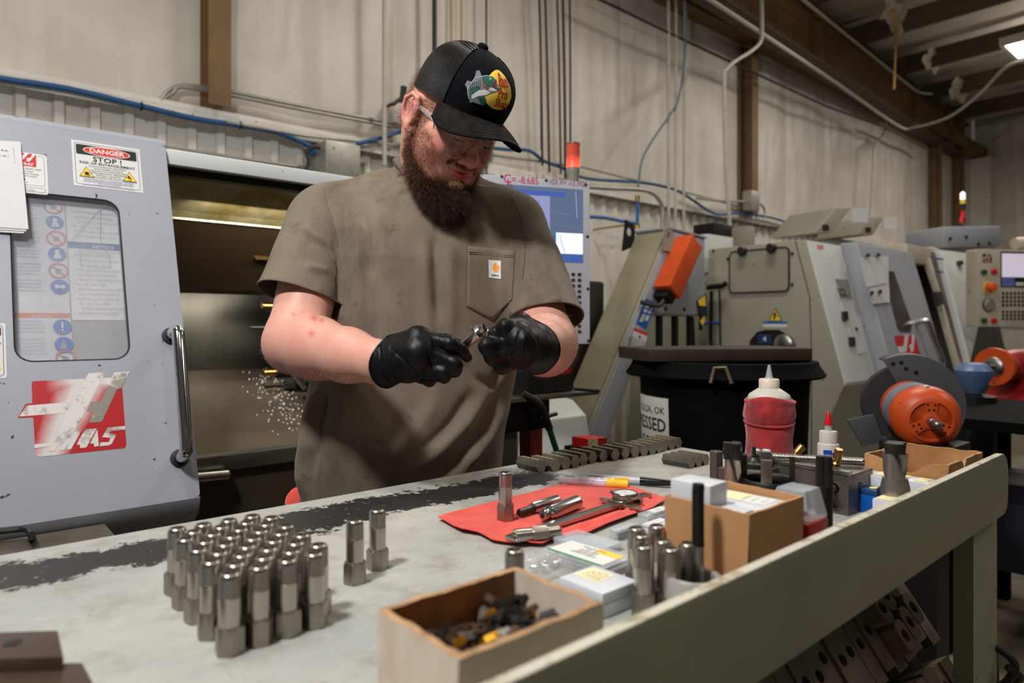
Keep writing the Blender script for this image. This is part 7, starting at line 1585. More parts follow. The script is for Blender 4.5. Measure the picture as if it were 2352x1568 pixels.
# local face coordinates for tint and hair masks
LC_ = (Vb-TH)@RH
nz_ = vnoise(Vb, 14, 1)*.5+vnoise(Vb, 45, 2)*.3
def gs(p, c, r): d = (p-A3(c))/A3(r); return np.exp(-(d**2).sum(1))
lips = gs(LC_, (0, .099, -.0410), (.018, .014, .0040))*.9+gs(LC_, (0, .099, -.0545), (.020, .014, .0060))*1.5
mouth = gs(LC_, (0, .095, -.0475), (.017, .012, .0022))*1.2
cheek = gs(LC_, (.048, .066, -.02), (.028, .03, .024))+gs(LC_, (-.048, .066, -.02), (.028, .03, .024))+gs(LC_, (0, .11, -.015), (.018, .02, .02))*.9
ear = gs(LC_, (.088, -.018, .012), (.014, .03, .04))+gs(LC_, (-.088, -.018, .012), (.014, .03, .04))
sk = A3(lin((203, 153, 136))); rdn = A3(lin((198, 112, 102))); lp_ = A3(lin((190, 66, 74))); dk = A3(lin((70, 26, 24)))
T_ = np.clip(nz_*.22+cheek*.75+ear*.6+.12, 0, 1)[:, None]; cols = sk*(1-T_)+rdn*T_
for (px, py, r) in ((722, 730, .006), (674, 722, .003), (738, 735, .004), (716, 765, .006)):
    D_ = np.linalg.norm((Vb[:, [0, 2]]/Vb[:, 1:2]-A3([(px-CX)/F, HC/1.0*0-(py-HY)/F])-np.c_[np.zeros(len(Vb)), HC/Vb[:, 1]])*1.2, axis=1); w8 = np.exp(-(D_/r)**2)[:, None]*.7; cols = cols*(1-w8)+A3(lin((176, 60, 58)))*w8
L_ = np.clip(lips, 0, 1)[:, None]; cols = cols*(1-L_)+lp_*L_; L_ = np.clip(mouth, 0, 1)[:, None]; cols = cols*(1-L_)+dk*L_
m = N('skin'); at_ = m.n('ShaderNodeAttribute', attribute_name='tint'); f = m.noise(230, 3, .6); c = m.mix(m.ramp(m.noise(70, 4, .6), [(.55, 0), (.8, .25)]), at_.outputs['Color'], lin((196, 116, 100)))
m.set(col=c, rough=.46, sss=.12, spec=.4); m.b.inputs['Subsurface Radius'].default_value = (.010, .004, .002); m.b.inputs['Subsurface Scale'].default_value = .6; m.bump(f, .12, .0008); M['skin'] = m.m
bod = body_obj('body', Vb, Qb, M['skin'], per, cols)
# eyes under the lowered lids
def hw_(*p): return Vector(tow(hl(*p)))
for s in (1, -1):
    e = hl(s*.0315, .0758, .0155); mb = MB(); mb.lathe([(0, -.0125), (.006, -.011), (.0108, -.006), (.0125, 0), (.0108, .006), (.006, .011), (0, .0125)], 20, tow(e), tow(RH@A3([0, .62, -.78])))
    ey = mb.build('eye', flat('eye_white', (208, 196, 188), .2), per, True, world=True)
    MB().lathe([(.0058, .0110), (.004, .0120), (0, .0126)], 18, tow(e), tow(RH@A3([0, .55, -.83]))).build('iris', flat('iris_blue_grey', (54, 62, 70), .15), ey, True, world=True)
    MB().tube([hw_(s*.0195, .0895, .0100), hw_(s*.026, .0912, .0088), hw_(s*.033, .0908, .0080), hw_(s*.040, .0880, .0084), hw_(s*.0445, .0850, .0100)], [.0005, .0009, .0011, .0010, .0006], 6).build('eyelashes', simple('lash_brown', (58, 34, 24), .7), ey, True, world=True)
# --- shirt
fs = Field([np.arange(-.56, .22, .0052), np.arange(1.12, 1.72, .0052), np.arange(.74, 1.70, .0052)])
torso(fs, .004, .76, 1.535, .02)
hemR, hemL = c3(682, 690, 1.305), c3(1260, 742, 1.325)
unit = lambda v: A3(v)/np.linalg.norm(v)
nR, nL = unit([-.20, -.28, -.94]), unit([.10, -.45, -.89])
for S, h, r0, r1, ex_, nn in ((SR, hemR, .073, .078, .05, nR), (SL, hemL, .070, .073, .05, nL)):
    fs.cone(NB+A3([0, .015, .004]), S, .066, .0735, .045); dv = (h-S)/np.linalg.norm(h-S); fs.cone(S, h+dv*ex_, r0, r1, .028, clip=(h, nn))
Vs, Qs = fs.mesh(0, 6)
Ns = normals(Vs, Qs)
def seg_fold(V, P, wpx, dep, soft=1.0):
    """a fold along a polyline seen at pixels P: positive = ridge, negative = crease"""
    px = CX+F*V[:, 0]/V[:, 1]; py = HY-F*(V[:, 2]-HC)/V[:, 1]; best = np.full(len(V), 1e9); tt = np.zeros(len(V)); n = len(P)-1
    for i in range(n):
        a, b = A3(P[i], float), A3(P[i+1], float); d = b-a; t = np.clip(((px-a[0])*d[0]+(py-a[1])*d[1])/(d@d), 0, 1); q = np.hypot(px-a[0]-t*d[0], py-a[1]-t*d[1])
        w_ = q < best; best = np.where(w_, q, best); tt = np.where(w_, (i+t)/n, tt)
    return dep*np.exp(-(best/wpx)**2)*np.clip(np.sin(np.pi*np.clip(tt*.9+.05, 0, 1))*1.6, 0, 1)
front = np.clip(-Ns[:, 1]*1.5+.3, 0, 1)
dsp = vnoise(Vs*A3([1, 1, .4]), 5, 11)*.0045+vnoise(Vs*A3([1, 1, .45]), 12, 12)*.0020
for P, w_, d_ in (
    ([(1000, 540), (1003, 640), (1010, 730)], 12, -.006), ([(975, 560), (978, 700), (985, 800)], 16, .004), ([(1040, 540), (1030, 640), (1035, 780)], 18, .005),
    ([(860, 470), (880, 560), (905, 640)], 22, .004), ([(830, 480), (842, 560), (850, 640)], 12, -.004), ([(1110, 470), (1150, 540), (1170, 600)], 10, -.004), ([(1060, 500), (1090, 560)], 10, -.004),
    ([(770, 560), (772, 640), (774, 700)], 9, -.008), ([(700, 560), (755, 590), (775, 610)], 9, -.003), ([(690, 520), (750, 560), (775, 585)], 9, .005), ([(700, 610), (760, 625)], 9, .004),
    ([(742, 440), (765, 500), (778, 590)], 7, -.003), ([(1208, 560), (1196, 640), (1190, 730)], 9, -.004), ([(1215, 600), (1240, 660), (1262, 720)], 9, -.005), ([(1222, 560), (1250, 620), (1285, 690)], 10, .005),
    ([(735, 890), (715, 960), (702, 1060), (700, 1140)], 12, .010), ([(752, 900), (735, 980), (722, 1080)], 10, -.007), ([(778, 900), (768, 1000), (760, 1120)], 18, .004),
    ([(1150, 900), (1110, 980), (1050, 1060), (985, 1110)], 14, -.007), ([(1165, 930), (1125, 1010), (1075, 1070)], 12, .007), ([(1120, 900), (1075, 970), (1000, 1040), (940, 1090)], 16, .006), ([(1085, 900), (1040, 970), (960, 1050)], 14, -.005), ([(1000, 920), (960, 990), (890, 1060)], 22, .004),
    ([(930, 950), (900, 1020), (860, 1100)], 16, -.003), ([(1060, 830), (1090, 870), (1140, 890)], 12, -.005), ([(1175, 640), (1180, 720), (1172, 800), (1160, 880)], 12, .005), ([(1160, 760), (1150, 840), (1130, 900)], 9, -.006)):
    dsp = dsp+seg_fold(Vs, P, w_*.95, d_*1.55)*front
Vs = relax(Vs+Ns*dsp[:, None], Qs, 2)
def sample(f, P):                                # trilinear look-up of a field
    I = [np.clip(np.interp(P[:, i], f.ax[i], np.arange(len(f.ax[i]))), 0, len(f.ax[i])-1.001) for i in range(3)]; J = [q.astype(int) for q in I]; T = [a-b for a, b in zip(I, J)]; o = 0
    for a in (0, 1):
        for b in (0, 1):
            for c in (0, 1): o = o+f.d[J[0]+a, J[1]+b, J[2]+c]*(T[0] if a else 1-T[0])*(T[1] if b else 1-T[1])*(T[2] if c else 1-T[2])
    return o
for _ in range(2): Ns = normals(Vs, Qs); Vs = Vs+Ns*np.clip(.0065-sample(fd, Vs), 0, .010)[:, None]      # cloth stays clear of the body
Vs = relax(Vs, Qs, 2)
m = N('shirt_cotton'); geo = m.co(); f1 = m.noise(9, 5, .6); hth = m.noise(1100, 3, .7)
c = m.mix(m.ramp(f1, [(.35, 0), (.7, 1)]), lin((96, 84, 70)), lin((112, 101, 86)))
c = m.mix(m.ramp(hth, [(.35, 0), (.75, .38)]), c, lin((142, 130, 112)))
grim = m.ramp(m.noise(1, 5, .65, m.map((9, 9, 3.0))), [(.50, 0), (.72, 1)])
c = m.mix(m.math('MULTIPLY', grim, .7), c, lin((56, 46, 34)))
c = m.mix(m.ramp(m.noise(20, 4, .6), [(.62, 0), (.74, .6)]), c, lin((48, 42, 36)))
m.set(col=c, rough=.9, sheen=.06); m.bump(m.math('ADD', hth, m.noise(500, 3)), .2, .0006); M['shirt'] = m.m
shirt = body_obj('shirt', Vs, Qs, M['shirt'], per)
bm = bmesh.new(); bm.from_mesh(shirt.data); INV = rmat(per).inverted()
def cut(co, no, rad, extra=None):
    co_, no_ = INV@Vector(tow(co)), Vector(tow(no)).normalized()
    fs_ = [f for f in bm.faces if (f.calc_center_median()-co_).length < rad and (extra is None or extra(f.calc_center_median()))]
    ge = set(fs_)
    for f in fs_: ge.update(f.edges); ge.update(f.verts)
    bmesh.ops.bisect_plane(bm, geom=list(ge), dist=1e-5, plane_co=co_, plane_no=no_, clear_outer=True)
NO = A3([.06, -.53, .85]); NO = NO/np.linalg.norm(NO); NC = A3([-.157, 1.414, 1.574])
nc_, no_ = INV@Vector(tow(NC)), Vector(tow(NO))
def rad_(p): q = p-nc_; return (q-no_*q.dot(no_))
bmesh.ops.delete(bm, geom=[f for f in bm.faces if rad_(f.calc_center_median()).length < .079 and (f.calc_center_median()-nc_).dot(no_) > -.10], context='FACES')
for v in bm.verts:                               # pull the ragged edge onto the round neckline
    if any(len(e.link_faces) == 1 for e in v.link_edges): q = rad_(v.co); v.co += q.normalized()*(.080-q.length)
dvR, dvL = (hemR-SR)/np.linalg.norm(hemR-SR), (hemL-SL)/np.linalg.norm(hemL-SL)
pR = c3(765, 712, 1.29)-c3(594, 666, 1.32)
cut(A3([-.16, 1.44, 1.588]), A3([0, 0, 1.0]), 9)
for h, nn in ((hemR, nR), (hemL, nL)):            # open the capped sleeve ends
    hc, hn = INV@Vector(tow(h)), Vector(tow(nn)); bm.normal_update()
    def arm_(c):
        q = TOW.T@(np.array(c)+np.array(fp)); cx, cy, a, b = [np.interp(q[2], LV[:, 0], LV[:, i]) for i in range(1, 5)]; dx, dy = q[0]-cx, q[1]-cy
        return (abs(dx*LX[0]+dy*LX[1])/(a+.012))**2.35+(abs(dx*FX[0]+dy*FX[1])/(b+.012))**2.35 > 1
    fs_ = [f for f in bm.faces if (f.calc_center_median()-hc).length < .11 and (f.calc_center_median()-hc).dot(hn) > -.03 and arm_(f.calc_center_median())]
    ge = set(fs_)
    for f in fs_: ge.update(f.edges); ge.update(f.verts)
    bmesh.ops.bisect_plane(bm, geom=list(ge), dist=1e-6, plane_co=hc-hn*.009, plane_no=hn, clear_outer=True)
    for v in bm.verts:
        if (v.co-hc).length < .11 and any(len(e.link_faces) == 1 for e in v.link_edges): v.co -= hn*((v.co-hc).dot(hn)+.009)
for _ in range(10):                              # even out the cut edges
    new = {}
    for v in bm.verts:
        nb = [e.other_vert(v).co for e in v.link_edges if len(e.link_faces) == 1]
        if len(nb) == 2: new[v] = v.co*.4+(nb[0]+nb[1])*.3
    for v, c in new.items(): v.co = c

cut(A3([-.23, 1.44, .80]), A3([0, 0, -1.0]), 9)
# drop anything cut loose beyond the hems
seen = set(); best = []
for v0 in bm.verts:
    if v0 in seen: continue
    st = [v0]; isl = []; seen.add(v0)
    while st:
        a = st.pop(); isl.append(a)
        for e in a.link_edges:
            b = e.other_vert(a)
            if b not in seen: seen.add(b); st.append(b)
    best.append(isl)
best.sort(key=len); bmesh.ops.delete(bm, geom=[v for i in best[:-1] for v in i], context='VERTS')
def loops(bm):
    es = {e for e in bm.edges if len(e.link_faces) == 1}; out = []
    while es:
        e = es.pop(); L = [e.verts[0], e.verts[1]]
        while True:
            nx = [q for q in L[-1].link_edges if q in es]
            if not nx: break
            es.discard(nx[0]); L.append(nx[0].other_vert(L[-1]))
        out.append(L)
    return out
LP = [[v.co.copy() for v in L] for L in loops(bm) if len(L) > 30]
bm.to_mesh(shirt.data); bm.free()
for p in shirt.data.polygons: p.use_smooth = True
md = shirt.modifiers.new('s', 'SOLIDIFY'); md.thickness = .0022; md.offset = -1
def smooth_loop(L, n, it=14):
    P = [Vector(p) for p in L[:-1]]
    for _ in range(it): P = [(P[i-1]+P[i]*2+P[(i+1) % len(P)])/4 for i in range(len(P))]
    k = max(1, len(P)//n); return P[::k]
M['shirt_rib'] = simple('shirt_rib', (92, 81, 68), .9, var=.12, vscale=200)
for L in LP:
    c = sum(L, Vector())/len(L)
    P = smooth_loop(L, 70)
    if (c-nc_).length < .09:
        V = []; Fc = []; n = len(P); up = Vector(tow(NO))
        for k, p in enumerate(P):
            out_ = (p-c); out_ = (out_-up*out_.dot(up)).normalized()
            for h, r in ((-.0035, .009), (.0012, .0095), (.0052, .006), (.0072, .0), (.0082, -.005), (.0068, -.008), (.001, -.007)): V.append(p+up*h+out_*r)
        for k in range(n):
            k2 = (k+1) % n
            for j in range(6): Fc.append((k*7+j, k2*7+j, k2*7+j+1, k*7+j+1))
        raw('collar', V, Fc, M['shirt_rib'], shirt, True, angle=0)
    elif c.z > 1.0-0.0:
        dirv = Vector(tow(dvR if (c-INV@Vector(tow(hemR))).length < .1 else dvL)); st = [p-dirv*.020+(p-c).normalized()*.0004 for p in P]
        pass
        MB().tube(P, .0019, 6, True).build('hem_edge', M['shirt'], shirt, True)
# chest pocket, its label: laid on the cloth with short sight-line probes onto the shirt mesh
from mathutils.bvhtree import BVHTree
bv = BVHTree.FromPolygons([tuple(v) for v in tow(Vs)], [tuple(int(i) for i in q) for q in Qs])
def on_shirt(px, py, lift=.002):
    o = Vector((0, 0, HC)); d = (at(px, py, 1.0)-o).normalized(); h = bv.ray_cast(o+d*.9, d)
    return (h[0]+h[1]*lift) if h[0] is not None else at(px, py, 1.3)
pk_ = [(1073, 566), (1130, 570), (1184, 576), (1181, 640), (1178, 690), (1166, 722), (1135, 735), (1102, 722), (1071, 703), (1071, 640)]
V = []; Fc = []; nx, ny = 14, 20
def pkx(a, b):                                   # pocket outline in pixels: straight top, pointed foot
    xl, xr = 1073-2*b, 1184-8*b; yb = 703+32*(1-abs(a-.56)/.56 if a < .56 else 1-(a-.56)/.44)-14*max(0, a-.56)/.44; yt_ = 566+10*a; return xl+(xr-xl)*a, yt_+(yb-yt_)*b
for j in range(ny+1):
    for i in range(nx+1):
        a, b = i/nx, j/ny; V.append(on_shirt(*pkx(a, b), .0012+.0016*math.sin(math.pi*a)*(1-b)))
for j in range(ny):
    for i in range(nx): q = j*(nx+1)+i; Fc.append((q, q+nx+1, q+nx+2, q+1))
pock = raw('chest_pocket', V, Fc, M['shirt'], shirt, True, world=True, angle=0); md = pock.modifiers.new('s', 'SOLIDIFY'); md.thickness = .0010; md.offset = 0
rimp = [pkx(0, b) for b in np.linspace(0, 1, 14)]+[pkx(a, 1) for a in np.linspace(.05, 1, 14)]+[pkx(1, b) for b in np.linspace(.95, 0, 14)]
MB().tube([on_shirt(x, y, .0016) for x, y in rimp], .0006, 5).build('pocket_seam', M['shirt_rib'], pock, True, world=True)
for dy in (13, 17): MB().tube([on_shirt(*(lambda q: (q[0], q[1]+dy))(pkx(a, 0)),   .0030) for a in np.linspace(.02, .98, 20)], .0005, 5).build('pocket_stitch', M['shirt_rib'], pock, True, world=True)
def warp_px(x0, y0, dxx, dxy, dyx, dyy):
    return lambda a, b, z: on_shirt(x0+a*dxx+b*dyx, y0+a*dxy+b*dyy, .0036+z)
dd = Decal()
for i in range(6):
    for j in range(6): dd.rect(i/6, j/6, (i+1)/6, (j+1)/6, flat('tag_white', (214, 214, 214), .7) if 'tag_white' not in bpy.data.materials else bpy.data.materials['tag_white'])
og_ = flat('tag_orange', (232, 150, 58), .6); dd.up(.0004)
cs = [(.60+.30*math.cos(math.radians(t)), .60+.28*math.sin(math.radians(t))) for t in range(0, 360, 15)]; dd.poly(cs, og_).up().poly([(.66, .72), (.74, .74), (.82, .70), (.86, .78), (.80, .84), (.70, .82), (.66, .90), (.62, .80)], bpy.data.materials['tag_white']).poly([(.80, .40), (.95, .35), (.95, .55), (.86, .56)], bpy.data.materials['tag_white'])
dd.text('carhartt', .5, .10, .22, kk, .012, sx=.95)
dd.build('pocket_label', (0, 0, 0), (1, 0, 0), (0, 0, 1), pock, lift=0, warp=warp_px(1121, 638, 32, 3, -1, -41), label='small white pocket label with an orange emblem', seg=.2)
# seams of the sleeves
for P, dep in (([(742, 430), (752, 470), (766, 520), (776, 570)], 0), ([(1176, 455), (1196, 500), (1206, 560), (1200, 640)], 0)):
    MB().tube([on_shirt(x, y, .0006) for x, y in smoothpath([(a, b, 0) for a, b in P], 6) for _ in (0,)] if False else [on_shirt(p.x, p.y, .0014) for p in smoothpath([(a, b, 0) for a, b in P], 6)], .0007, 5).build('sleeve_seam', M['shirt'], shirt, True, world=True)
# --- gloves
m = N('nitrile'); f = m.noise(70, 4, .6, dist=.8); f2 = m.noise(260, 3, .5); m.set(col=lin((11, 11, 13)), rough=m.math('ADD', .36, m.math('MULTIPLY', f, .16)), spec=.2); m.bump(m.math('ADD', f, m.math('MULTIPLY', f2, .4)), .22, .0015); M['glove'] = m.m
def glove(H, W, E, lo, hi, cuffp, name, label, folds):
    fg = Field([np.arange(lo[i], hi[i], .0013) for i in range(3)]); d = (E-W)/np.linalg.norm(E-W)
    P = hand(fg, H, W, E, 0.0, 1); fg.cone(W-d*.01, W+d*.075, .0365, .0415, .012)
    V, Q = fg.mesh(0, 2); n = normals(V, Q)
    t = (V-W)@d
    ring = np.sin(t*1500+vnoise(V, 20, 3)*4.5)*.0005*np.exp(-((t+.004)/.024)**2)
    dsp = vnoise(V, 30, 7)*.0007+vnoise(V*A3([1, 1, .5]), 70, 8)*.0005+ring
    for k_ in ('index', 'middle', 'ring', 'pinky', 'thumb'):     # creases across the knuckles
        for j in (1, 2):
            q = P[k_][j]; ax_ = P[k_][j]-P[k_][j-1]; ax_ /= np.linalg.norm(ax_); s_ = (V-q)@ax_; r_ = np.linalg.norm(V-q, axis=1); dsp += np.sin(s_*1300+vnoise(V, 40, j)*2)*.0003*np.exp(-(r_/.016)**2)
    for F_, w_, dp in folds: dsp += seg_fold(V, F_, w_, dp)*np.clip(-n[:, 1]*2, 0, 1)
    V = V+n*dsp[:, None]
    o = body_obj(name, V, Q, M['glove'], per); o['label'] = label
    bm = bmesh.new(); bm.from_mesh(o.data); co = INV@Vector(tow(cuffp)); no = Vector(tow(d)).normalized()
    bmesh.ops.bisect_plane(bm, geom=bm.verts[:]+bm.edges[:]+bm.faces[:], dist=1e-5, plane_co=co, plane_no=no, clear_outer=True)
    L = max(loops(bm), key=len); L = smooth_loop([v.co.copy() for v in L], 60, 6); bm.to_mesh(o.data); bm.free()
    for p in o.data.polygons: p.use_smooth = True
    md = o.modifiers.new('s', 'SOLIDIFY'); md.thickness = .0012; md.offset = -1
    MB().tube(L, .0018, 8, True).build('cuff_bead', M['glove'], o, True)
    return P
dR = (ER-WR)/np.linalg.norm(ER-WR); dL = (EL-WL)/np.linalg.norm(EL-WL)
allR = A3([c3(*q) for L in HR.values() for q in L]+[WR+dR*.05]); allL = A3([c3(*q) for L in HL_.values() for q in L]+[WL+dL*.06])
glove(HR, WR, ER, allR.min(0)-.05, allR.max(0)+.05, WR-dR*.022, 'glove', 'black nitrile glove on the hand gripping the plain end of the part', [([(900, 800), (940, 840), (980, 880)], 4, -.0016), ([(985, 820), (1000, 850)], 4, -.001), ([(890, 860), (905, 885)], 3, .0014), ([(950, 870), (1000, 872)], 3, -.0012), ([(880, 800), (885, 870)], 3, .0014), ([(872, 790), (876, 868)], 3, -.001), ([(893, 792), (897, 870)], 3, .001)])
glove(HL_, WL, EL, allL.min(0)-.05, allL.max(0)+.055, WL-dL*.014, 'glove', 'black nitrile glove on the hand holding the ring end of the part', [([(1196, 760), (1180, 800), (1160, 822)], 4, -.0018), ([(1205, 770), (1196, 820)], 3, .0016), ([(1222, 770), (1232, 800), (1230, 835)], 3, .0016), ([(1212, 800), (1206, 838)], 3, .0014)])
# the part in his hands
a, b = Vector(tow(c3(1056, 801, 1.068))), Vector(tow(c3(1113, 752, 1.050))); dp = (b-a).normalized(); L = (b-a).length
pt_ = thing('steel_sleeve', 'shiny steel sleeve with a flange ring held between the gloved hands', 'fitting', a)
MB().lathe([(.0062, .002), (.0082, 0), (.0086, .0008), (.0086, L), (.0078, L+.001), (.0062, L), (.0062, .01), (0, .01)], 36, (0, 0, 0), dp).build('sleeve_tube', M['turned'], pt_, True, angle=30)
MB().lathe([(.0086, L*.76), (.0162, L*.76), (.0168, L*.77), (.0168, L*.80), (.0162, L*.81), (.0086, L*.81)], 40, (0, 0, 0), dp).build('flange_ring', M['chrome'], pt_, True, angle=30)
# --- cap
def crown(ph, t, lift=0.0):
    """cap surface: ph from his brow (0) round to his right (+), t from the sweatband to the button"""
    c = math.cos(ph); fr = max(0, c); zb_ = .050+.012*fr-.018*max(0, -c); zt_ = .160
    e = 3.0+.9*fr; r = max(0.0, 1-t**e)**(1/2.15); r = r*(1+.05*fr*math.sin(math.pi*min(1, t*1.15))*(t < .87)); a, b = .0845, .1085 if c > 0 else .103
    x, y, z = a*r*math.sin(ph), b*r*c-.004-.012*t*0, zb_+(zt_-zb_)*t
    n = Vector((math.sin(ph)/a, c/b, .8*t**3/.1)).normalized(); return Vector((x, y, z))+n*lift
def hw(p): return Vector(tow(hl(*p)))            # head axes -> hall
m = N('cap_twill'); f = m.noise(40, 5, .6); tw_ = m.noise(1, 2, .5, m.map((900, 900, 900))); m.set(col=m.mix(m.ramp(f, [(.5, 0), (.8, 1)]), lin((7, 9, 15)), lin((17, 17, 18))), rough=.95, spec=.12); m.bump(tw_, .3, .0006); M['cap'] = m.m
m = N('cap_brim'); f = m.noise(40, 5, .6); m.set(col=m.mix(m.ramp(f, [(.4, 0), (.8, 1)]), lin((15, 14, 13)), lin((34, 31, 27))), rough=.95, spec=.15); m.bump(m.noise(700, 2), .3, .0006); M['cap_brim'] = m.m
m = N('cap_mesh'); w1 = m.n('ShaderNodeTexWave', wave_type='BANDS', bands_direction='X', i_Scale=1.0); m.t.links.new(m.map((0, 0, 190)), w1.inputs[0]); w1.bands_direction = 'Z'
uvx = m.n('ShaderNodeAttribute', attribute_name='arc'); sa = m.n('ShaderNodeSeparateXYZ'); m.t.links.new(uvx.outputs['Vector'], sa.inputs[0])
hx = m.math('SINE', m.math('MULTIPLY', sa.outputs[0], 2600.0)); hy = m.math('SINE', m.math('MULTIPLY', sa.outputs[1], 2200.0)); hole = m.ramp(m.math('ADD', m.math('MULTIPLY', hx, hy), .0), [(.35, 0), (.55, 1)])
m.set(col=lin((4, 4, 5)), rough=.4, spec=.22); m.bump(m.math('ADD', hx, hy), .55, .0007); m.set(alpha=m.math('SUBTRACT', 1.0, m.math('MULTIPLY', hole, .12))); M['cap_mesh'] = m.m
cap = thing('x', '', ''); bpy.data.objects.remove(cap)
def crown_part(name, p0, p1, mat, nph=48, nt=26):
    V = []; Fc = []; uv = []
    for i in range(nph+1):
        for j in range(nt+1):
            ph = p0+(p1-p0)*i/nph; t = 1-(1-j/nt)**1.35; V.append(hw(crown(ph, min(t, .9995)))); uv.append((ph*.09*max(.25, 1-t**3), t*.13, 0))
    for i in range(nph):
        for j in range(nt): q = i*(nt+1)+j; Fc.append((q, q+nt+1, q+nt+2, q+1))
    o = raw(name, V, Fc, mat, per, True, world=True, angle=0); a_ = o.data.attributes.new('arc', 'FLOAT_VECTOR', 'POINT'); a_.data.foreach_set('vector', [x for q in uv for x in q]); return o
cf = crown_part('cap', -1.02, 1.02, M['cap']); cf['label'] = 'black cap front panel'
cmesh = crown_part('mesh_back', 1.02, 2*math.pi-1.02, M['cap_mesh'], 80); cmesh.parent = cf
for s in (1, -1):
    MB().tube([hw(crown(s*1.02, t, .0008)) for t in np.linspace(0, .97, 24)], .0011, 6).build('panel_seam', M['cap'], cf, True, world=True)
MB().lathe([(.0, .008), (.006, .0075), (.0098, .0045), (.0105, .001), (.009, -.002)][::-1], 24, hw((0, -.004, .1595)), Vector(tow(RH@A3([0, 0, 1])))).build('cap_button', M['cap'], cf, True, world=True)
V = []; Fc = []; nb, mb_ = 44, 16
def brim(a, t):                                  # a -1..1 across, t 0..1 outwards
    ph = -a*1.13; base = crown(ph, .0); ext = .072*(1-abs(a)**2.6)**.55
    dirv = Vector((math.sin(ph)*.45, 1.0, 0)).normalized(); p = base+dirv*(ext*t); p.z += .006*t*(1-abs(a))-.020*(abs(p.x)/.075)**2*(.35+.65*t)-.010*t*t+.002; return p
top_ = [[brim(-1+2*i/nb, j/mb_) for j in range(mb_+1)] for i in range(nb+1)]
for h in (.0, -.0028):
    for i in range(nb+1):
        for j in range(mb_+1): V.append(hw(top_[i][j]+Vector((0, 0, h))))
o2 = (nb+1)*(mb_+1)
for i in range(nb):
    for j in range(mb_): q = i*(mb_+1)+j; Fc.append((q, q+mb_+1, q+mb_+2, q+1)); Fc.append((o2+q+1, o2+q+mb_+2, o2+q+mb_+1, o2+q))
    q = i*(mb_+1)+mb_; Fc.append((q, q+mb_+1, o2+q+mb_+1, o2+q))
raw('brim', V, Fc, M['cap_brim'], cf, True, world=True, angle=60)
MB().tube([hw(top_[i][mb_]+Vector((0, 0, -.0014))) for i in range(nb+1)], .0017, 6).build('brim_edge', M['cap'], cf, True, world=True)
for j in (5, 7, 9, 11, 13): MB().tube([hw(top_[i][j]+Vector((0, 0, .0002))) for i in range(3, nb-2)], .00035, 4).build('brim_stitch', M['cap_brim'], cf, True, world=True)
# emblem sewn on the front panel: oval, leaping fish, three lines of lettering (drawn on a measured grid)
m = N('emblem_yellow'); m.set(col=m.mix(m.noise(200, 3), lin((226, 190, 52)), lin((240, 208, 76))), rough=.75); EY_ = m.m
er = flat('emblem_red', (172, 28, 26), .7); eg = simple('emblem_green', (24, 88, 66), .8, var=.35, vscale=160); es = simple('emblem_silver', (104, 110, 112), .8, var=.4, vscale=260); ew_ = flat('emblem_white', (196, 198, 200), .8); ek = flat('emblem_dark', (18, 34, 32), .7)
dd = Decal()
def sub_oval(x, y, a, b, rot, mat):              # an oval cut into strips, so that it follows the curved panel
    n = 20; c_, s_ = math.cos(rot), math.sin(rot)
    for i in range(n):
        t0, t1 = math.acos(1-2*i/n), math.acos(1-2*(i+1)/n); P = []
        for t, sg in ((t0, 1), (t1, 1), (t1, -1), (t0, -1)): X, Y = -a*math.cos(t), sg*b*math.sin(t); P.append((x+X*c_-Y*s_, y+X*s_+Y*c_))
        dd.poly(P, mat)
sub_oval(.0135, .0, .0315, .0270, -.25, EY_); dd.up(.0003)
FB = [(.006, .017), (-.002, .0205), (-.014, .0205), (-.022, .0185), (-.027, .025), (-.033, .0245), (-.034, .013), (-.037, .008), (-.044, .008), (-.046, .001), (-.041, -.004), (-.040, -.011), (-.036, -.018), (-.033, -.024), (-.029, -.022), (-.027, -.016), (-.022, -.016), (-.014, -.0235), (-.010, -.022), (-.009, -.014), (-.013, -.010), (-.012, -.006), (-.004, -.003), (.006, .001), (.012, .004), (.002, .006), (-.001, .008)]
dd.poly(FB, es).up(.0003)
dd.poly([(-.021, .018), (-.012, .0200), (-.002, .0195), (.003, .015), (.0, .008), (-.012, .006), (-.020, .012)], eg).poly([(-.038, -.004), (-.028, .004), (-.022, .003), (-.030, -.008), (-.035, -.015)], eg)
dd.poly([(-.034, -.012), (-.024, -.002), (-.014, .0015), (-.004, -.001), (-.011, -.006), (-.022, -.010), (-.031, -.017)], ew_).poly([(-.012, .004), (.0, .006), (.011, .0042), (.004, .0015), (-.006, .001)], ew_)
dd.poly([(-.024, -.012), (-.014, -.008), (-.010, -.013), (-.011, -.022), (-.015, -.0225), (-.020, -.017)], eg).up(.0003)
dd.poly([(.001, .013), (.0045, .0165), (.0055, .010), (.002, .007), (-.001, .008)], er).line([(-.020, .012), (-.017, .007), (-.012, .004), (-.008, .004)], .0014, er).oval(-.006, .0175, .0018, .0018, ew_).up(.0002).oval(-.006, .0175, .0009, .0009, ek)
dd.line([(.006, .017), (.001, .010), (-.001, .008), (.002, .006), (.012, .004)], .0010, ek).line([(-.002, .0205), (-.014, .0205), (-.022, .0185), (-.034, .013), (-.041, -.004), (-.036, -.018)], .0006, ew_).line([(-.021, .018), (-.018, .012), (-.012, .006)], .0007, ek)
for k in range(6): dd.line([(-.038+k*.0028, .006+k*.0016), (-.036+k*.0026, -.004+k*.001)], .0005, ek)
for k in range(4): dd.line([(-.021+k*.0025, -.011-k*.0004), (-.018+k*.002, -.020-k*.0005)], .0005, ek)
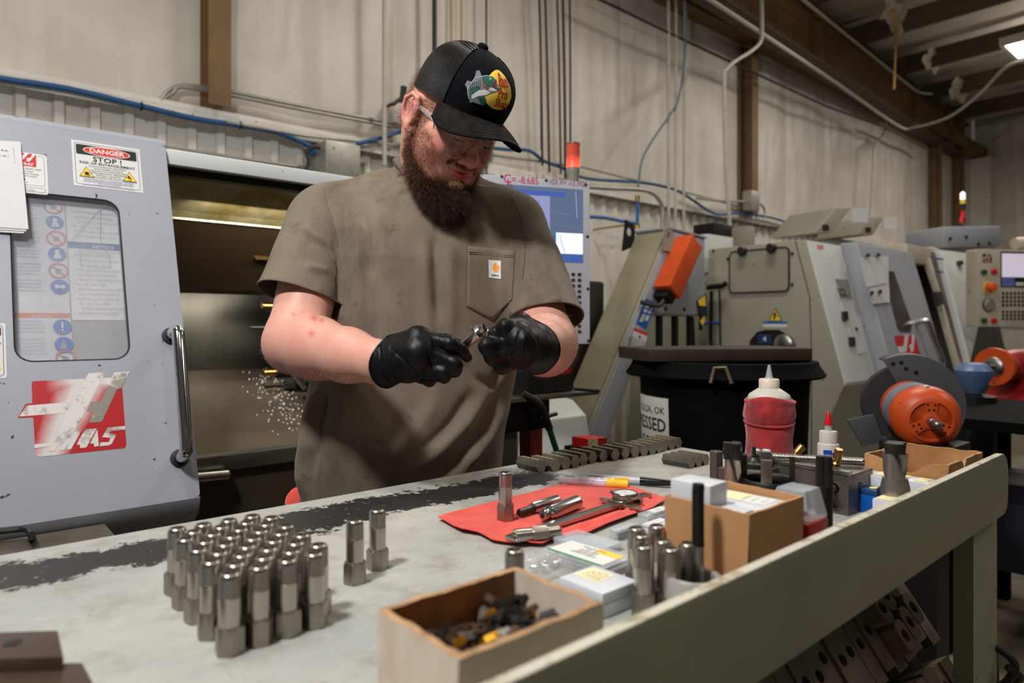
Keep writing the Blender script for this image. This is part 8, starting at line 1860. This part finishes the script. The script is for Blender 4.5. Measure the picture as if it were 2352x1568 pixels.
dd.up(.0002).text('Bass', .0225, .0080, .0215, er, .018, sx=.72, rot=-.12, shear=.02).text('Pro', .0195, -.0085, .0210, er, .018, sx=.74, rot=-.12).text('Shops', .0195, -.0235, .0205, er, .018, sx=.60, rot=-.14)
def wcap(a, b, z):
    a, b = a*.98-b*.2, a*.2+b*.98
    return hw(crown(-(a*1.22-.0215)/.100, min(.9, max(0.01, (.060+b*1.22)/.112)), .0009+z))
dd.build('emblem', (0, 0, 0), (1, 0, 0), (0, 0, 1), cf, lift=0, warp=wcap, label='round yellow emblem with a leaping fish and red lettering')
# --- safety glasses
m = N('lens_clear'); m.set(col=lin((52, 44, 42)), rough=.03, spec=1.0, alpha=.26); M['lens'] = m.m
m = N('lens_rim'); m.set(col=lin((120, 96, 92)), rough=.08, spec=1.0, alpha=.6); M['lens_rim'] = m.m  # darker tone stands in for shadow and refraction along the rim
def lens(th, z): r = 1-.10*((z-.005)/.05)**2; return hw((.080*math.sin(th), .018+.090*math.cos(th)*r, z))
gl = None
for s in (1, -1):
    outl = [(.10, .024), (.16, .034), (.40, .040), (.75, .040), (1.05, .034), (1.16, .022), (1.10, .004), (.92, -.012), (.70, -.022), (.48, -.022), (.30, -.010), (.20, .004), (.14, .010)]
    outl = [(p.x, p.y) for p in smoothpath([(a, b, 0) for a, b in outl+[outl[0]]], 4)[:-1]]
    bm = bmesh.new(); vs = [bm.verts.new((a, b, 0)) for a, b in outl]; f_ = bm.faces.new(vs); bmesh.ops.triangulate(bm, faces=[f_]); bmesh.ops.subdivide_edges(bm, edges=bm.edges[:], cuts=2, use_grid_fill=True)
    bm.verts.index_update(); V = [lens(s*v.co.x, v.co.y) for v in bm.verts]; Fc = [[v.index for v in f.verts] for f in bm.faces]; bm.free()
    o = raw('safety_glasses' if gl is None else 'lens', V, Fc, M['lens'], per if gl is None else gl, True, world=True, angle=0)
    if gl is None: gl = o; o['label'] = 'clear wraparound safety glasses'
    MB().tube([lens(s*a, b) for a, b in outl], .0011, 6, True).build('lens_rim', M['lens_rim'], gl, True, world=True)
    MB().tube([hw((s*.0740, .054, .024)), hw((s*.079, .035, .023)), hw((s*.083, .0, .022)), hw((s*.083, -.03, .012))], [.0050, .0045, .0034, .0025], 8, flat=.3).build('temple_arm', simple('temple_clear', (178, 166, 162), .1, var=0, alpha=.38), gl, True, world=True)
MB().tube([lens(t, .026) for t in np.linspace(-.14, .14, 8)], .0016, 6).build('bridge', M['lens_rim'], gl, True, world=True)
# --- beard and hair: a dense core, then thousands of single curly hairs joined as one mass
hr = np.random.RandomState(3)
DOWN = RH.T@A3([0, -.10, -1.0])                  # where the hair hangs, in head axes
fb = Field([np.arange(-.12, .12, .003), np.arange(-.03, .20, .003), np.arange(-.18, .03, .003)])
for s in (1, -1):
    fb.chain([(s*.074, .012, -.010), (s*.072, .012, -.034), (s*.065, .018, -.060), (s*.052, .042, -.086), (s*.030, .070, -.104)], [.003, .008, .013, .018, .020], .012)
fb.ell((0, .083, -.107), (.038, .030, .020), .02); fb.ell((.0, .105, -.115), (.034, .030, .022), .02); fb.ell((.003, .116, -.110), (.026, .020, .018), .02)
fb.cone((.045, .045, -.094), (.02, .088, -.118), .019, .022, .02); fb.cone((-.045, .045, -.094), (-.02, .088, -.118), .019, .022, .02)
Vd, Qd = fb.mesh(0, 4); Nd = normals(Vd, Qd); Vd = Vd+Nd*(vnoise(Vd, 60, 4)*.0016+vnoise(Vd, 150, 6)*.0008)[:, None]
m = N('beard_core'); f = m.noise(160, 4, .7, dist=1.0); m.set(col=m.mix(f, lin((16, 10, 8)), lin((48, 28, 19))), rough=.8); m.bump(f, .8, .003); M['beard_core'] = m.m
brd = body_obj('beard', Vd@RH.T+TH, Qd, M['beard_core'], per); brd['label'] = 'full reddish brown beard'
def strands(name, roots, nrm, ln, mats, parent, curl=.5, rad=.00028, segs=5, hang=.5, seed=1, mw=None):
    """roots and normals in head axes; each hair a thin three sided tapering tube"""
    r = np.random.RandomState(seed); n = len(roots); L = ln*(.6+.8*r.rand(n)); D = nrm+r.normal(size=(n, 3))*.35; D /= np.linalg.norm(D, axis=1, keepdims=True)
    P = roots.copy(); pts = [P.copy()]; tw = r.normal(size=(n, 3)); a0 = r.rand(n)*6.28; fr_ = 2.2+2.5*r.rand(n)
    U = np.cross(D, r.normal(size=(n, 3))); U /= np.linalg.norm(U, axis=1, keepdims=True)+1e-9; W_ = np.cross(D, U)
    for k in range(segs):
        D = D+DOWN*hang/segs; D /= np.linalg.norm(D, axis=1, keepdims=True); st = (L/segs)[:, None]
        an = a0+fr_*k; P = P+D*st+(U*np.cos(an)[:, None]+W_*np.sin(an)[:, None])*st*curl; pts.append(P.copy())
    PT = np.stack(pts, 1); m_ = segs+1
    tg = np.gradient(PT, axis=1); tg /= np.linalg.norm(tg, axis=2, keepdims=True)+1e-9
    X = np.cross(tg, A3([.3, .5, .8])); X /= np.linalg.norm(X, axis=2, keepdims=True)+1e-9; Y = np.cross(tg, X)
    R = rad*np.linspace(1, .3, m_)[None, :, None]*(.7+.6*r.rand(n))[:, None, None]
    V = np.stack([PT+R*(X*math.cos(t)+Y*math.sin(t)) for t in (0, 2.094, 4.189)], 2).reshape(-1, 3)
    base = (np.arange(n)*m_*3)[:, None]; Q = []
    for k in range(segs):
        for j in range(3): Q.append(np.stack([base[:, 0]+k*3+j, base[:, 0]+k*3+(j+1) % 3, base[:, 0]+(k+1)*3+(j+1) % 3, base[:, 0]+(k+1)*3+j], 1))
    Q = np.concatenate(Q); o = body_obj(name, V@RH.T+TH, Q, mats[0], parent); o['kind'] = 'stuff'
    for q in mats[1:]: o.data.materials.append(q)
    o.data.polygons.foreach_set('material_index', np.tile(r.randint(0, len(mats), n) if mw is None else np.where(r.rand(n) < mw, 0, r.randint(1, len(mats), n)), segs*3).astype(np.int32)); return o
def hairm(name, c, r=.42):
    q = N(name); q.set(col=lin(c), rough=r, spec=.35); return q.m
H1, H2, H3, H4 = hairm('hair_auburn', (100, 58, 36)), hairm('hair_dark', (44, 27, 20)), hairm('hair_ginger', (138, 90, 58)), hairm('hair_fair', (168, 130, 96))
def pick(V, Nn, w, n, seed):
    r = np.random.RandomState(seed); p = np.maximum(w, 0); i = r.choice(len(V), n, p=p/p.sum()); return V[i]+r.normal(size=(n, 3))*.0012, Nn[i]
wt = np.ones(len(Vd)); rt_, nn_ = pick(Vd, Nd, np.where(Vd[:, 2] > -.16, 1, .5), 21000, 1)
strands('beard_hair', rt_-nn_*.002, nn_, .014+.004*np.clip((rt_[:, 1]-.06)/.06, 0, 1), [H2, H1, H1, H3], brd, 1.25, .00021, 7, .9, 2, np.clip(.40+(rt_[:, 1]-.03)/.07*.5-(rt_[:, 2]+.10)*2, .3, .93))  # darker hairs towards the chin: own tone plus shade put into colour
# hairs on the skin where the beard thins out: cheek line, moustache, lower lip
Nb_ = normals(Vb, Qb)@RH
face = (np.abs(LC_[:, 0]) < .085) & (LC_[:, 1] > -.02) & (LC_[:, 2] < .04) & (LC_[:, 2] > -.11)
Fv, Fn = LC_[face], Nb_[face]; ax_ = np.abs(Fv[:, 0])
line_ = np.interp(ax_, [0, .02, .035, .05, .062, .072, .085], [-.078, -.074, -.064, -.048, -.024, .006, .014])
wl_ = np.clip((line_-Fv[:, 2])/.012, 0, 1)*(Fv[:, 1] > -.0)
rt_, nn_ = pick(Fv, Fn, wl_, 4600, 3); nn_ = nn_*.6+DOWN*.4; strands('beard_hair', rt_, nn_, .0095, [H1, H3, H1, H2, H3], brd, 1.0, .00019, 6, .7, 4)
wm = gs(Fv, (.016, .096, -.0335), (.016, .014, .0042))+gs(Fv, (-.016, .096, -.0335), (.016, .014, .0042))+.6*gs(Fv, (.033, .082, -.046), (.007, .02, .014))+.6*gs(Fv, (-.033, .082, -.046), (.007, .02, .014)); wm = np.where(wm > .25, wm, 0)
rt_, nn_ = pick(Fv, Fn, wm, 1150, 5); nn_ = nn_*.5+np.c_[np.sign(rt_[:, 0])*.6, np.full(len(rt_), .1), np.full(len(rt_), -.6)]
strands('moustache', rt_, nn_, .0068, [H3, H4, H1], brd, .35, .0002, 5, .5, 6)['label'] = 'fair ginger moustache'
wm = gs(Fv, (0, .09, -.071), (.014, .02, .007)); rt_, nn_ = pick(Fv, Fn, np.where(wm > .2, wm, 0), 700, 7); strands('beard_hair', rt_, nn_, .011, [H3, H4], brd, .4, .0002, 5, 1.0, 8)
hd = (LC_[:, 2] > -.055) & (LC_[:, 2] < .07) & (np.abs(LC_[:, 0]) < .1) & (LC_[:, 1] < .045)
Hv, Hn = LC_[hd], Nb_[hd]
wh = np.where((Hv[:, 1] < -.045) & (Hv[:, 2] > -.045), 1, 0)+np.where((np.abs(Hv[:, 0]) > .055) & (Hv[:, 1] > .002) & (Hv[:, 1] < .042) & (Hv[:, 2] > .0+.5*np.maximum(0, Hv[:, 1]-.02)) & (Hv[:, 2] < .06), 1.6, 0)
rt_, nn_ = pick(Hv, Hn, wh.astype(float), 4200, 9); nn_ = nn_*.55+np.c_[np.zeros(len(rt_)), -np.full(len(rt_), .75), np.full(len(rt_), -.35)]
strands('hair', rt_, nn_, .012, [H4, H3, H1], per, .35, .0002, 5, .4, 10)['label'] = 'short light brown hair'
eb = gs(Fv, (.030, .088, .036), (.018, .012, .004))+gs(Fv, (-.030, .088, .036), (.018, .012, .004)); rt_, nn_ = pick(Fv, Fn, np.where(eb > .3, eb, 0), 700, 11); nn_ = nn_*.4+np.c_[np.sign(rt_[:, 0])*.8, np.zeros(len(rt_)), np.full(len(rt_), .2)]
strands('eyebrow_hair', rt_, nn_, .008, [H3, H1], per, .1, .00026, 4, .0, 12)
# forearm hair
for W_, E_, S_, sd in ((WR, ER, SR, 21), (WL, EL, SL, 22)):
    t = ((Vb-E_)@(W_-E_))/((W_-E_)@(W_-E_)); q = np.linalg.norm(Vb-(E_+np.clip(t, 0, 1)[:, None]*(W_-E_)), axis=1); fa = (t > -.15) & (t < .9) & (q < .07); rt_, nn_ = pick(LC_[fa], Nb_[fa], np.ones(fa.sum()), 1000, sd)
    dvv = RH.T@((W_-E_)/np.linalg.norm(W_-E_)); strands('arm_hair', rt_, nn_*.35+dvv*.8, .010, [H4, H4, H3], per, .25, .0001, 4, .2, sd)
# --- trousers and boots, hidden by the bench from here
ft = Field([np.arange(-.52, .10, .010), np.arange(1.18, 1.68, .010), np.arange(.02, 1.0, .010)])
torso(ft, -.004, .80, .93, .03)
for h in HP:
    s_ = (h-A3([-.225, 1.44, 0])); top = A3([-.228, 1.445, .86])+s_*.75; kn = h+A3([0, -.02, .48]); ft.cone(top, kn, .102, .078, .05); ft.cone(kn, h+A3([0, .03, .07]), .078, .072, .03)
Vt, Qt = ft.mesh(0, 4); Vt = Vt+normals(Vt, Qt)*(vnoise(Vt*A3([1, 1, 1.6]), 8, 31)*.005)[:, None]
m = N('denim'); m.set(col=m.mix(m.noise(60, 4), lin((34, 40, 54)), lin((52, 58, 72))), rough=.9); body_obj('trousers', Vt, Qt, m.m, per)
for h in HP:
    fo = Field([np.arange(h[0]-.12, h[0]+.18, .007), np.arange(h[1]-.24, h[1]+.14, .007), np.arange(-.02, .20, .007)]); fo.cone(h+A3([.0, .04, .05]), h+A3([.05, -.13, .04]), .050, .042, .03); fo.cone(h+A3([0, .03, .05]), h+A3([0, .03, .15]), .05, .05, .03)
    fo.ell(h+A3([.02, -.04, -.05]), (.2, .3, .052), .004, None, True); Vo, Qo = fo.mesh(0, 3); body_obj('boot', Vo, Qo, simple('boot_leather', (52, 38, 28), .6, var=.2), per)
# red rag in his back pocket
q = c3(680, 1140, 1.40)
frg = Field([np.arange(q[0]-.06, q[0]+.06, .004), np.arange(q[1]-.06, q[1]+.06, .004), np.arange(q[2]-.12, q[2]+.07, .004)])
frg.ell(q+A3([0, 0, -.02]), (.020, .018, .040), .01); frg.cone(q+A3([.008, .0, .020]), q+A3([-.006, 0, -.06]), .008, .022, .012)
Vq, Qq = frg.mesh(0, 3); Vq = Vq+normals(Vq, Qq)*(vnoise(Vq*A3([1, 1, .3]), 40, 5)*.003)[:, None]
rg = thing('shop_rag', 'red rag hanging out of the trouser pocket beside the bench edge', 'rag', Vector(tow(q))); body_obj('cloth', Vq, Qq, M['towel'], rg)
